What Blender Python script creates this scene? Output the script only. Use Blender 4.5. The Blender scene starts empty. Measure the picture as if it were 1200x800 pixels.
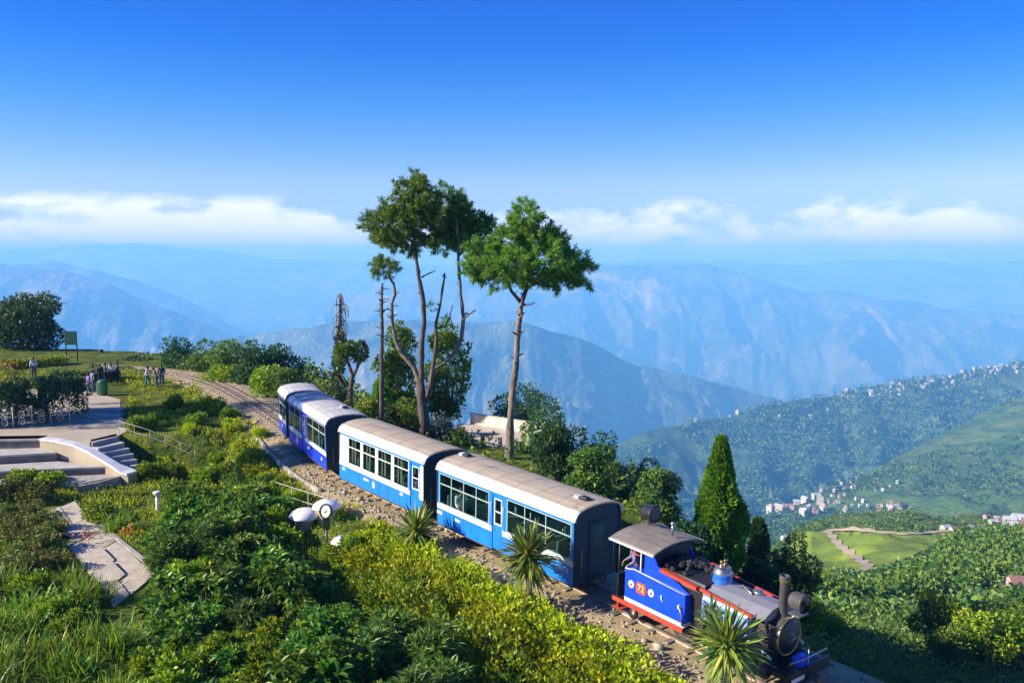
import bpy, bmesh, math, random
import numpy as np
from mathutils import Vector, Matrix
PI = math.pi
R = math.radians
random.seed(7)
rng = np.random.default_rng(11)
C = bpy.context.scene.collection
S = bpy.context.scene

# ------------------------------------------------------------------ camera, sky, sun, exposure
F, CX, CY, PITCH = 1000.0, 600.0, 400.0, math.atan(0.1)
EYE = np.array([0.0, 0.0, 10.5])
cam_data = bpy.data.cameras.new('camera')
cam = bpy.data.objects.new('camera', cam_data)
C.objects.link(cam)
cam.location = EYE
cam.rotation_euler = (PI / 2 - PITCH, 0, 0)
cam_data.sensor_width = 36.0
cam_data.lens = 36.0 * F / 1200.0
cam_data.clip_start = 0.1
cam_data.clip_end = 120000
S.camera = cam
S.view_settings.view_transform = 'Standard'
S.view_settings.look = 'None'
S.view_settings.gamma = 1.0
S.view_settings.use_curve_mapping = False
S.view_settings.exposure = 0.85
S.cycles.max_bounces = 8
S.cycles.diffuse_bounces = 4
S.cycles.transparent_max_bounces = 12
S.cycles.volume_bounces = 3

SUN_EL, SUN_AZ = R(27), math.atan2(-0.94, -0.20)      # azimuth clockwise from +Y
SUN_DIR = Vector((math.sin(SUN_AZ) * math.cos(SUN_EL), math.cos(SUN_AZ) * math.cos(SUN_EL), math.sin(SUN_EL)))
sl = bpy.data.lights.new('sun', 'SUN')
sl.energy = 5.0
sl.angle = R(0.5)
sl.color = (1.0, 0.95, 0.84)
so = bpy.data.objects.new('sun', sl)
C.objects.link(so)
so.rotation_euler = (-SUN_DIR).to_track_quat('-Z', 'Y').to_euler()


class NT:
    """short hand for building node trees"""
    def __init__(s, tree):
        s.t = tree
        s.n = tree.nodes
        s.n.clear()

    def new(s, typ, **kw):
        nd = s.n.new(typ)
        for k, v in kw.items():
            if k.startswith('i_'):
                key = k[2:]
                key = int(key) if key.isdigit() else key.replace('_', ' ')
                s.set(nd.inputs[key], v)
            else:
                setattr(nd, k, v)
        return nd

    def set(s, inp, v):
        if isinstance(v, bpy.types.NodeSocket):
            s.t.links.new(v, inp)
        elif isinstance(v, tuple) and inp.type == 'RGBA' and len(v) == 3:
            inp.default_value = (*v, 1)
        else:
            inp.default_value = v

    def math(s, op, a, b=0.0, c=0.0, clamp=False):
        nd = s.n.new('ShaderNodeMath')
        nd.operation = op
        nd.use_clamp = clamp
        s.set(nd.inputs[0], a)
        s.set(nd.inputs[1], b)
        s.set(nd.inputs[2], c)
        return nd.outputs[0]

    def mix(s, f, a, b, blend='MIX'):
        nd = s.n.new('ShaderNodeMix')
        nd.data_type = 'RGBA'
        nd.blend_type = blend
        s.set(nd.inputs[0], f)
        s.set(nd.inputs[6], a)
        s.set(nd.inputs[7], b)
        return nd.outputs[2]

    def noise(s, vec, scale, detail=5, rough=0.55, dist=0.0):
        nd = s.n.new('ShaderNodeTexNoise')
        if vec is not None:
            s.set(nd.inputs['Vector'], vec)
        nd.inputs['Scale'].default_value = scale
        nd.inputs['Detail'].default_value = detail
        nd.inputs['Roughness'].default_value = rough
        nd.inputs['Distortion'].default_value = dist
        return nd.outputs['Fac']

    def ramp(s, f, stops, interp='LINEAR'):
        nd = s.n.new('ShaderNodeValToRGB')
        cr = nd.color_ramp
        cr.interpolation = interp
        while len(cr.elements) < len(stops):
            cr.elements.new(0.5)
        for e, (p, c) in zip(cr.elements, stops):
            e.position = p
            e.color = (*c, 1) if len(c) == 3 else c
        s.set(nd.inputs[0], f)
        return nd.outputs[0]

    def maprange(s, v, a, b, c=0.0, d=1.0):
        nd = s.n.new('ShaderNodeMapRange')
        s.set(nd.inputs[0], v)
        for i, q in enumerate((a, b, c, d)):
            nd.inputs[i + 1].default_value = q
        return nd.outputs[0]


w = bpy.data.worlds.new('World')
S.world = w
w.use_nodes = True
q = NT(w.node_tree)
sky = q.new('ShaderNodeTexSky', sky_type='NISHITA')
sky.sun_disc = False
sky.sun_elevation = SUN_EL
sky.sun_rotation = SUN_AZ % (2 * PI)
sky.altitude = 2200
sky.air_density = 1.0
sky.dust_density = 0.3
sky.ozone_density = 3.0
tc = q.new('ShaderNodeTexCoord')
sep = q.new('ShaderNodeSeparateXYZ')
q.set(sep.inputs[0], tc.outputs['Generated'])
zz = sep.outputs[2]
hue = q.new('ShaderNodeHueSaturation', i_Saturation=1.2, i_Value=1.0, i_Color=sky.outputs[0])
deep = q.ramp(q.maprange(zz, 0.0, 0.5), [(0.0, (0.42, 0.43, 0.74)), (0.08, (0.50, 0.46, 0.64)), (0.157, (0.72, 0.56, 0.66)), (0.25, (0.46, 0.48, 0.66)), (0.345, (0.20, 0.41, 0.70)), (0.452, (0.04, 0.30, 0.75)), (0.56, (0.012, 0.265, 0.78)), (1.0, (0.03, 0.30, 0.84))])
skyc = q.mix(1.0, hue.outputs[0], deep, 'MULTIPLY')
# a bank of far cumulus round the whole horizon
mp = q.new('ShaderNodeMapping')
q.set(mp.inputs['Vector'], tc.outputs['Generated'])
mp.inputs['Scale'].default_value = (1, 1, 2.3)
n1 = q.noise(mp.outputs[0], 13.0, 9, 0.62, 0.2)
n2 = q.noise(mp.outputs[0], 3.0, 2, 0.5)
band = q.math('MULTIPLY', q.maprange(zz, -0.02, 0.012), q.maprange(zz, 0.070, 0.028), clamp=True)
thr = q.math('ADD', q.math('MULTIPLY', n1, 0.95), q.math('MULTIPLY', n2, 0.75))
thr = q.math('ADD', thr, q.math('MULTIPLY', band, 0.22))
mask = q.math('MULTIPLY', q.maprange(thr, 0.93, 1.09), q.maprange(band, 0.0, 0.35), clamp=True)
skyc2 = q.mix(q.math('MULTIPLY', mask, 0.82), skyc, (5.8, 6.0, 6.4, 1))
bg = q.new('ShaderNodeBackground', i_Color=skyc2, i_Strength=0.145)
out = q.new('ShaderNodeOutputWorld')
q.t.links.new(bg.outputs[0], out.inputs[0])


# ------------------------------------------------------------------ geometry helpers
def P(px, py, Y):
    """the point at forward distance Y that the photograph shows at (px, py)"""
    u, v = (px - CX) / F, (py - CY) / F
    d = np.array([u, math.cos(PITCH) - v * math.sin(PITCH), -math.sin(PITCH) - v * math.cos(PITCH)])
    return EYE + d * (Y / d[1])


def proj(V):
    V = np.asarray(V, float) - EYE
    cp, sp = math.cos(PITCH), math.sin(PITCH)
    f = V[..., 1] * cp - V[..., 2] * sp
    up = V[..., 1] * sp + V[..., 2] * cp
    return CX + F * V[..., 0] / f, CY - F * up / f


def sstep(a, b, x):
    t = np.clip((np.asarray(x, float) - a) / (b - a), 0, 1)
    return t * t * (3 - 2 * t)


def _hash(ix, iy, seed):
    n = (ix.astype(np.int64) * 374761393 + iy.astype(np.int64) * 668265263 + seed * 974711) & 0x7fffffff
    n = ((n ^ (n >> 13)) * 1274126177) & 0x7fffffff
    return ((n ^ (n >> 16)) & 0xffff) / 65535.0


def vnoise(x, y, seed=0):
    x = np.asarray(x, float)
    y = np.asarray(y, float)
    ix, iy = np.floor(x), np.floor(y)
    fx, fy = x - ix, y - iy
    fx, fy = fx * fx * fx * (fx * (fx * 6 - 15) + 10), fy * fy * fy * (fy * (fy * 6 - 15) + 10)
    a, b = _hash(ix, iy, seed), _hash(ix + 1, iy, seed)
    c, d = _hash(ix, iy + 1, seed), _hash(ix + 1, iy + 1, seed)
    return (a + (b - a) * fx) * (1 - fy) + (c + (d - c) * fx) * fy


def fbm(x, y, seed=0, oct=5, ridged=False):
    s, a, t = 0.0, 0.5, 0.0
    for k in range(oct):
        n = vnoise(x, y, seed + k * 17)
        if ridged:
            n = 1 - np.abs(2 * n - 1)
        s = s + a * n
        t += a
        a *= 0.5
        x, y = x * 1.97 + y * 0.35 + 3.1, y * 1.97 - x * 0.35 + 7.7
    return s / t


def np_mesh(name, V, Fq, mat, smooth=False):
    """mesh from arrays: V (n,3), Fq (m,4) or (m,3)"""
    V = np.ascontiguousarray(V, np.float32)
    Fq = np.ascontiguousarray(Fq, np.int32)
    me = bpy.data.meshes.new(name)
    me.vertices.add(len(V))
    me.vertices.foreach_set('co', V.ravel())
    k = Fq.shape[1]
    me.loops.add(len(Fq) * k)
    me.loops.foreach_set('vertex_index', Fq.ravel())
    me.polygons.add(len(Fq))
    me.polygons.foreach_set('loop_start', np.arange(0, len(Fq) * k, k, dtype=np.int32))
    if smooth:
        me.polygons.foreach_set('use_smooth', np.ones(len(Fq), bool))
    me.update(calc_edges=True)
    me.validate()
    for m in (mat if isinstance(mat, (list, tuple)) else [mat]):
        me.materials.append(m)
    return me


class MB:
    """collects simple solids into one mesh"""
    def __init__(s):
        s.v, s.f, s.sm = [], [], []

    def add(s, V, Fs, smooth=False):
        o = len(s.v)
        s.v += [tuple(map(float, p)) for p in V]
        s.f += [tuple(i + o for i in f) for f in Fs]
        s.sm += [smooth] * len(Fs)
        return s

    def box(s, x0, x1, y0, y1, z0, z1, M=None):
        x0, x1 = sorted((x0, x1))
        y0, y1 = sorted((y0, y1))
        z0, z1 = sorted((z0, z1))
        V = [(x, y, z) for z in (z0, z1) for y in (y0, y1) for x in (x0, x1)]
        if M is not None:
            V = [M @ Vector(p) for p in V]
        return s.add(V, [(0, 2, 3, 1), (4, 5, 7, 6), (0, 1, 5, 4), (2, 6, 7, 3), (0, 4, 6, 2), (1, 3, 7, 5)])

    def bbox(s, x0, x1, y0, y1, z0, z1, b=0.02):
        """box with chamfered vertical and top edges"""
        x0, x1 = sorted((x0, x1)); y0, y1 = sorted((y0, y1))
        def ring(i, z):
            c = b
            return [(x0 + i + c, y0 + i, z), (x1 - i - c, y0 + i, z), (x1 - i, y0 + i + c, z), (x1 - i, y1 - i - c, z),
                    (x1 - i - c, y1 - i, z), (x0 + i + c, y1 - i, z), (x0 + i, y1 - i - c, z), (x0 + i, y0 + i + c, z)]
        return s.loft([ring(0, z0), ring(0, z1 - b), ring(b * 0.7, z1)], cap=True)

    def loft(s, rings, cap=True, closed=True, smooth=False):
        n = len(rings[0])
        V = [p for r in rings for p in r]
        Fs = []
        for j in range(len(rings) - 1):
            for i in range(n if closed else n - 1):
                k = (i + 1) % n
                Fs.append((j * n + i, j * n + k, (j + 1) * n + k, (j + 1) * n + i))
        s.add(V, Fs, smooth)
        if cap:
            o = len(s.v) - len(V)
            s.f += [tuple(o + i for i in reversed(range(n))), tuple(o + (len(rings) - 1) * n + i for i in range(n))]
            s.sm += [False, False]
        return s

    def tube(s, pts, rad, n=8, cap=True, smooth=True):
        pts = [Vector(p) for p in pts]
        if not isinstance(rad, (list, tuple)):
            rad = [rad] * len(pts)
        rings, ref = [], None
        for i, p in enumerate(pts):
            d = (pts[min(i + 1, len(pts) - 1)] - pts[max(i - 1, 0)]).normalized()
            if ref is None:
                ref = Vector((0, 0, 1)) if abs(d.z) < 0.9 else Vector((1, 0, 0))
            a = d.cross(ref)
            if a.length < 1e-4:
                a = d.orthogonal()
            a.normalize()
            b = d.cross(a).normalized()
            ref = -b if False else ref
            rings.append([p + (a * math.cos(2 * PI * k / n) + b * math.sin(2 * PI * k / n)) * rad[i] for k in range(n)])
        return s.loft(rings, cap, True, smooth)

    def lathe(s, prof, n=20, M=None, smooth=True, cap=True):
        """profile [(r, z)] about the z axis, M moves it"""
        rings = [[Vector((r * math.cos(2 * PI * k / n), r * math.sin(2 * PI * k / n), z)) for k in range(n)] for r, z in prof]
        if M is not None:
            rings = [[M @ p for p in r] for r in rings]
        return s.loft(rings, cap, True, smooth)

    def torus(s, R0, r0, n=20, m=8, M=None):
        rings = []
        for k in range(n + 1):
            a = 2 * PI * k / n
            ring = [Vector(((R0 + r0 * math.cos(2 * PI * j / m)) * math.cos(a), (R0 + r0 * math.cos(2 * PI * j / m)) * math.sin(a), r0 * math.sin(2 * PI * j / m))) for j in range(m)]
            rings.append([M @ p for p in ring] if M is not None else ring)
        return s.loft(rings, False, True, True)

    def prism(s, poly, a, b, axis='x'):
        """2-D outline extruded from a to b along an axis"""
        def pt(u, v, t):
            return {'x': (t, u, v), 'y': (u, t, v), 'z': (u, v, t)}[axis]
        return s.loft([[pt(u, v, a) for u, v in poly], [pt(u, v, b) for u, v in poly]])

    def mesh(s, name, mat):
        me = bpy.data.meshes.new(name)
        me.from_pydata(s.v, [], s.f)
        me.polygons.foreach_set('use_smooth', np.array(s.sm, bool))
        bm = bmesh.new()
        bm.from_mesh(me)
        bmesh.ops.recalc_face_normals(bm, faces=bm.faces)
        bm.to_mesh(me)
        bm.free()
        me.materials.append(mat)
        return me

    def build(s, name, mat, parent=None, **kw):
        return link(name, s.mesh(name, mat), parent, **kw)


def link(name, me, parent=None, label=None, cat=None, group=None, kind=None, loc=None, rot=None, scale=None):
    o = bpy.data.objects.new(name, me)
    C.objects.link(o)
    if parent is not None:
        o.parent = parent
    for k, v in (('label', label), ('category', cat), ('group', group), ('kind', kind)):
        if v:
            o[k] = v
    if loc is not None:
        o.location = loc
    if rot is not None:
        o.rotation_euler = rot if isinstance(rot, (tuple, list, Vector)) else (0, 0, rot)
    if scale is not None:
        o.scale = (scale,) * 3 if isinstance(scale, (int, float)) else scale
    return o


def thing(name, label, cat, loc=(0, 0, 0), rot=0, group=None, scale=None):
    return link(name, None, None, label, cat, group, None, [float(a) for a in loc], rot, scale)


def copy_thing(root, label=None, loc=None, rot=None, scale=None):
    r = root.copy()
    C.objects.link(r)
    if label:
        r['label'] = label
    if loc is not None:
        r.location = loc
    if rot is not None:
        r.rotation_euler = (0, 0, rot)
    if scale is not None:
        r.scale = (scale,) * 3 if isinstance(scale, (int, float)) else scale
    for ch in list(root.children):
        c = ch.copy()
        C.objects.link(c)
        c.parent = r
        for g in list(ch.children):
            d = g.copy()
            C.objects.link(d)
            d.parent = c
    return r


# ------------------------------------------------------------------ materials
def mat(name, c1, c2=None, scale=4.0, rough=0.6, bump=0.0, bscale=None, metal=0.0, stretch=None, lo=0.35, hi=0.65, detail=6, spec=0.5, c3=None, s3=1.0, t3=(0.55, 0.7), coat=0.0):
    m = bpy.data.materials.new(name)
    m.use_nodes = True
    q = NT(m.node_tree)
    pb = q.new('ShaderNodeBsdfPrincipled', i_Roughness=rough, i_Metallic=metal)
    pb.inputs['Specular IOR Level'].default_value = spec
    pb.inputs['Coat Weight'].default_value = coat
    tc = q.new('ShaderNodeTexCoord')
    vec = tc.outputs['Object']
    if stretch:
        mp = q.new('ShaderNodeMapping')
        q.set(mp.inputs['Vector'], vec)
        mp.inputs['Scale'].default_value = stretch
        vec = mp.outputs[0]
    col = c1 if len(c1) == 4 else (*c1, 1)
    if c2 is not None:
        n = q.noise(vec, scale, detail)
        col = q.mix(q.maprange(n, lo, hi), (*c1, 1), (*c2, 1))
    if c3 is not None:
        col = q.mix(q.maprange(q.noise(vec, s3, 4, 0.6, 0.4), *t3), col, (*c3, 1))
    q.set(pb.inputs['Base Color'], col)
    if bump:
        bn = q.new('ShaderNodeBump', i_Strength=bump, i_Distance=0.05)
        q.set(bn.inputs['Height'], q.noise(vec, bscale or scale * 3, 6, 0.6))
        q.set(pb.inputs['Normal'], bn.outputs[0])
    out = q.new('ShaderNodeOutputMaterial')
    q.t.links.new(pb.outputs[0], out.inputs[0])
    return m


def foliage(name, stops, rough=0.45, trans=0.3, spec=0.4, vary=0.25):
    """leaf colour picked per leaf, brightness a little different per plant"""
    m = bpy.data.materials.new(name)
    m.use_nodes = True
    q = NT(m.node_tree)
    geo = q.new('ShaderNodeNewGeometry')
    oi = q.new('ShaderNodeObjectInfo')
    col = q.ramp(geo.outputs['Random Per Island'], stops)
    hv = q.new('ShaderNodeHueSaturation', i_Color=col)
    q.set(hv.inputs['Value'], q.maprange(oi.outputs['Random'], 0, 1, 1 - vary, 1 + vary))
    q.set(hv.inputs['Hue'], q.maprange(oi.outputs['Random'], 0, 1, 0.49, 0.515))
    col = hv.outputs[0]
    pb = q.new('ShaderNodeBsdfPrincipled', i_Roughness=rough, i_Base_Color=col)
    pb.inputs['Specular IOR Level'].default_value = spec
    tr = q.new('ShaderNodeBsdfTranslucent', i_Color=q.mix(1.0, col, (1.25, 1.2, 0.6, 1), 'MULTIPLY'))
    ms = q.new('ShaderNodeMixShader', i_0=trans)
    q.t.links.new(pb.outputs[0], ms.inputs[1])
    q.t.links.new(tr.outputs[0], ms.inputs[2])
    out = q.new('ShaderNodeOutputMaterial')
    q.t.links.new(ms.outputs[0], out.inputs[0])
    return m


def glass(name, tint, gloss=0.06):
    m = bpy.data.materials.new(name)
    m.use_nodes = True
    q = NT(m.node_tree)
    t = q.new('ShaderNodeBsdfTransparent', i_Color=tint)
    g = q.new('ShaderNodeBsdfGlossy', i_Roughness=gloss, i_Color=(1, 1, 1, 1))
    fr = q.new('ShaderNodeFresnel', i_IOR=1.5)
    bk = q.new('ShaderNodeNewGeometry')
    ms = q.new('ShaderNodeMixShader', i_0=q.math('MULTIPLY', fr.outputs[0], q.math('SUBTRACT', 1.0, bk.outputs['Backfacing']), clamp=True))
    q.t.links.new(t.outputs[0], ms.inputs[1])
    q.t.links.new(g.outputs[0], ms.inputs[2])
    out = q.new('ShaderNodeOutputMaterial')
    q.t.links.new(ms.outputs[0], out.inputs[0])
    return m


M = {}
M['bark'] = mat('bark', (0.15, 0.11, 0.08), (0.065, 0.05, 0.042), 6, 0.9, 0.9, 14, stretch=(1, 1, 0.3))
M['pale_bark'] = mat('pale_bark', (0.27, 0.21, 0.15), (0.12, 0.095, 0.07), 5, 0.9, 0.9, 14, stretch=(1, 1, 0.3))
M['stem'] = mat('stem', (0.12, 0.09, 0.05), (0.06, 0.05, 0.03), 6, 0.9)
M['concrete'] = mat('concrete', (0.46, 0.42, 0.36), (0.34, 0.30, 0.25), 1.5, 0.85, 0.25, 30, c3=(0.22, 0.20, 0.16), s3=0.5)
M['pale_concrete'] = mat('pale_concrete', (0.66, 0.60, 0.50), (0.50, 0.45, 0.38), 1.2, 0.85, 0.2, 25)
M['white_paint'] = mat('white_paint', (0.80, 0.80, 0.80), (0.70, 0.70, 0.70), 3, 0.5, 0.05, 40)
M['white_wall'] = mat('white_wall', (0.80, 0.77, 0.76), (0.62, 0.58, 0.56), 1.2, 0.8, 0.1, 30)
M['iron'] = mat('iron', (0.035, 0.035, 0.038), (0.06, 0.055, 0.05), 5, 0.5, 0.1, 30, metal=0.4)
M['black_paint'] = mat('black_paint', (0.018, 0.018, 0.020), (0.035, 0.033, 0.03), 4, 0.38, 0.05, 30)
M['steel'] = mat('steel', (0.45, 0.43, 0.40), (0.30, 0.27, 0.24), 8, 0.35, metal=0.8)
M['rail_steel'] = mat('rail_steel', (0.42, 0.34, 0.28), (0.25, 0.16, 0.10), 3, 0.45, metal=0.5)
M['red_paint'] = mat('red_paint', (0.55, 0.07, 0.03), (0.42, 0.05, 0.03), 4, 0.45, 0.05, 30)
M['galv_pipe'] = mat('galv_pipe', (0.55, 0.53, 0.48), (0.38, 0.34, 0.28), 4, 0.55, metal=0.2)
# ------------------------------------------------------------------ the line of the railway
TRK = np.array([(22.0, 4.0, -1.2), (17.5, 9.0, -0.95), (13.0, 14.0, -0.75), (9.7, 17.8, -0.55), (6.85, 21.1, -0.4), (3.6, 25.3, -0.2), (0.6, 29.0, 0.0),
                (-2.35, 32.5, 0.1), (-5.0, 35.4, 0.3), (-7.6, 38.6, 0.45), (-9.5, 41.9, 0.5), (-11.1, 45.2, 0.52), (-12.5, 48.4, 0.55),
                (-15.0, 53.0, 0.6), (-18.5, 58.9, 0.6), (-22.0, 64.6, 0.6), (-25.2, 68.8, 0.62), (-28.4, 71.9, 0.65), (-33, 74.6, 0.7), (-41, 77.0, 0.8), (-52, 78.5, 0.9), (-66, 79, 1.0)])


def _spline(pts, per=24):
    o = []
    p = np.vstack([2 * pts[0] - pts[1], pts, 2 * pts[-1] - pts[-2]])
    for i in range(1, len(p) - 2):
        for k in range(per):
            t = k / per
            a, b, c, d = p[i - 1], p[i], p[i + 1], p[i + 2]
            o.append(0.5 * ((2 * b) + (c - a) * t + (2 * a - 5 * b + 4 * c - d) * t * t + (3 * b - a - 3 * c + d) * t ** 3))
    o.append(pts[-1])
    return np.array(o)


LINE = _spline(TRK)
for _ in range(60):
    LINE[1:-1] = (LINE[:-2] + 2 * LINE[1:-1] + LINE[2:]) / 4
ARC = np.concatenate([[0], np.cumsum(np.linalg.norm(np.diff(LINE[:, :2], axis=0), axis=1))])
TOT = ARC[-1]


def on_line(s):
    """point, unit tangent towards the rear, unit normal to the far side"""
    p = np.array([np.interp(s, ARC, LINE[:, k]) for k in range(3)])
    a = np.array([np.interp(s - 0.4, ARC, LINE[:, k]) for k in range(3)])
    b = np.array([np.interp(s + 0.4, ARC, LINE[:, k]) for k in range(3)])
    t = b - a
    t /= np.linalg.norm(t)
    n = np.array([t[1], -t[0], 0.0])
    n /= np.linalg.norm(n)
    return p, t, n


def arc_at_y(Y):
    return float(np.interp(Y, LINE[:, 1], ARC))


_sub = LINE[::3]
_sarc = ARC[::3]
_tan = np.gradient(_sub[:, :2], axis=0)
_tan /= np.linalg.norm(_tan, axis=1)[:, None]


def track_dist(x, y):
    """signed distance to the line (positive on the far, valley side), arc length and rail height there"""
    x, y = np.asarray(x, float), np.asarray(y, float)
    sh = x.shape
    x, y = x.ravel(), y.ravel()
    dd, aa, zz_ = np.empty(len(x)), np.empty(len(x)), np.empty(len(x))
    for i in range(0, len(x), 20000):
        dx = x[i:i + 20000, None] - _sub[None, :, 0]
        dy = y[i:i + 20000, None] - _sub[None, :, 1]
        d2 = dx * dx + dy * dy
        j = d2.argmin(1)
        r = np.arange(len(j))
        side = dx[r, j] * _tan[j, 1] - dy[r, j] * _tan[j, 0]
        dd[i:i + 20000] = np.sqrt(d2[r, j]) * np.sign(side)
        aa[i:i + 20000] = _sarc[j]
        zz_[i:i + 20000] = _sub[j, 2]
    return dd.reshape(sh), aa.reshape(sh), zz_.reshape(sh)


A_LOCO, A_C3, A_C2, A_C1, A_C0 = (arc_at_y(v) for v in (21.0, 29.5, 35.5, 42.0, 46.4))


def gz(x, y):
    """height of the ground"""
    x, y = np.asarray(x, float), np.asarray(y, float)
    d, a, rz = track_dist(x, y)
    base = rz - 0.22
    u = x / np.maximum(y, 1)
    # garden side
    drop = np.interp(a, [0, A_LOCO, A_C3, A_C2, A_C1, A_C0, A_C0 + 8, A_C0 + 16, A_C0 + 24, TOT], [0.5, 0.6, 0.5, 0.7, 1.25, 1.5, 1.5, 1.0, 0.4, 0.3])
    near = base - drop * sstep(2.6, 4.6, -d) - 0.10 * sstep(1.4, 2.4, -d)
    near = near + 0.35 * (fbm(x / 5.0, y / 5.0, 3, 3) - 0.5) * sstep(2.5, 6, -d)
    # terrace of the plaza on the left
    plz = 0.30 * np.ones_like(near)
    pm = sstep(-15.5, -17.5, x) * sstep(47.3, 48.2, y)
    pm = np.maximum(pm, sstep(-0.33, -0.36, u) * sstep(55, 58, y))
    near = near * (1 - pm) + plz * pm
    # sunken steps in front of the plaza
    st = sstep(-13, -15, x) * sstep(36, 40, y) * sstep(48.3, 47.3, y)
    near = near - 0.25 * st
    # rise of the field beyond the plaza
    near = near + sstep(64, 90, y) * sstep(-20, -34, x) * 1.5
    near = near - 0.4 * sstep(120, 220, y) * (y - 120) * sstep(120, 140, y)
    # valley side
    shelf = np.interp(a, [0, A_LOCO, A_C3 - 3, A_C3 + 1, A_C2, A_C1, A_C0, A_C0 + 10, A_C0 + 22, TOT], [2.4, 2.4, 3.5, 9.0, 11.0, 9.0, 8.0, 7.0, 9.0, 16.0])
    e = np.maximum(d - shelf, 0)
    far = base - 0.05 * sstep(1.6, 2.4, d) - 0.80 * e - 0.1 * np.minimum(e, 2) ** 2 + (fbm(x / 6, y / 6, 9, 4) - 0.5) * np.minimum(e, 6) * 0.5
    V = np.interp(y, [10, 20, 45, 70, 110, 150, 220, 300, 420, 520, 650, 760, 900, 1200], [-9, -9.5, -13, -23, -38, -52, -72, -97, -128, -158, -196, -240, -330, -520])
    V = V - np.clip(0.36 - u, 0, 0.6) * y * 0.75 + np.clip(u - 0.5, 0, 1) * y * 0.05
    V = V + (fbm(x / 55.0, y / 80.0, 21, 4) - 0.5) * np.interp(y, [20, 100, 300, 700], [0.5, 6, 20, 34])
    k = np.interp(y, [20, 100, 400], [1.0, 4.0, 8.0])
    far = k * np.logaddexp(far / k, V / k)
    return np.where(d > 0, far, near)


def hit(px, py, lo=11.0, hi=1150.0):
    """where the view line through (px, py) meets the ground"""
    Y = np.geomspace(lo, hi, 900)
    q = np.array([P(px, py, t) for t in (1.0, 2.0)])
    d = q[1] - q[0]
    pts = EYE + (Y[:, None]) * d / d[1]
    below = pts[:, 2] < gz(pts[:, 0], pts[:, 1])
    if not below.any():
        return P(px, py, hi)
    i = int(np.argmax(below))
    a, b = (Y[i - 1] if i else Y[0]), Y[i]
    for _ in range(18):
        m = (a + b) / 2
        p = EYE + m * d / d[1]
        if p[2] < float(gz(p[0:1], p[1:2])[0]):
            b = m
        else:
            a = m
    p = EYE + b * d / d[1]
    return p


def on_ground(px, Y, dz=0.0):
    x = (px - CX) / F * Y * 1.0
    for _ in range(3):
        z = float(gz(np.array([x]), np.array([Y]))[0])
        f = Y * math.cos(PITCH) - (z - EYE[2]) * math.sin(PITCH)
        x = (px - CX) / F * f
    return np.array([x, Y, z + dz])


# ground sheet: rows get wider apart with distance
GY = np.concatenate([np.linspace(9, 60, 190), np.geomspace(60.5, 1200, 170)])
GU = np.linspace(-1.0, 1.0, 300)
gx = GU[None, :] * (GY[:, None] + 6)
gy = np.repeat(GY[:, None], len(GU), 1)
gzv = gz(gx, gy)
Vg = np.stack([gx, gy, gzv], -1).reshape(-1, 3)
nr, nc = len(GY), len(GU)
idx = np.arange(nr * nc).reshape(nr, nc)
Fg = np.stack([idx[:-1, :-1], idx[:-1, 1:], idx[1:, 1:], idx[1:, :-1]], -1).reshape(-1, 4)


def terrain_mat(name, grass, dark, soil, s, bump, soil_t=(0.60, 0.72), rock=None, patch=None):
    m = bpy.data.materials.new(name)
    m.use_nodes = True
    q = NT(m.node_tree)
    geo = q.new('ShaderNodeNewGeometry')
    pos = geo.outputs['Position']
    n1 = q.noise(pos, s, 8, 0.62, 0.3)
    n2 = q.noise(pos, s * 0.23, 5, 0.55, 0.5)
    n3 = q.noise(pos, s * 6, 5, 0.6)
    col = q.mix(q.maprange(n1, 0.38, 0.62), (*dark, 1), (*grass, 1))
    col = q.mix(q.maprange(n2, *soil_t), col, (*soil, 1))
    if patch:
        col = q.mix(q.math('MULTIPLY', q.maprange(q.noise(pos, patch[1], 3, 0.5, 1.0), patch[2], patch[2] + 0.05), q.maprange(n1, 0.3, 0.6)), col, (*patch[0], 1))
    col = q.mix(q.maprange(n3, 0.3, 0.7, 0.0, 0.5), col, (*[c * 0.6 for c in dark], 1))
    pb = q.new('ShaderNodeBsdfPrincipled', i_Roughness=0.95, i_Base_Color=col)
    pb.inputs['Specular IOR Level'].default_value = 0.1
    bn = q.new('ShaderNodeBump', i_Strength=1.0, i_Distance=bump * 1.5)
    q.set(bn.inputs['Height'], q.math('ADD', n1, q.math('MULTIPLY', n3, 0.35)))
    q.set(pb.inputs['Normal'], bn.outputs[0])
    out = q.new('ShaderNodeOutputMaterial')
    q.t.links.new(pb.outputs[0], out.inputs[0])
    return m


M['ground'] = terrain_mat('ground', (0.20, 0.23, 0.022), (0.05, 0.085, 0.015), (0.15, 0.11, 0.045), 0.9, 0.15)
link('ground', np_mesh('ground', Vg, Fg, M['ground'], True), kind='structure')

# ------------------------------------------------------------------ hills, from the next spur to the far ranges
HILLS = {}


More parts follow.
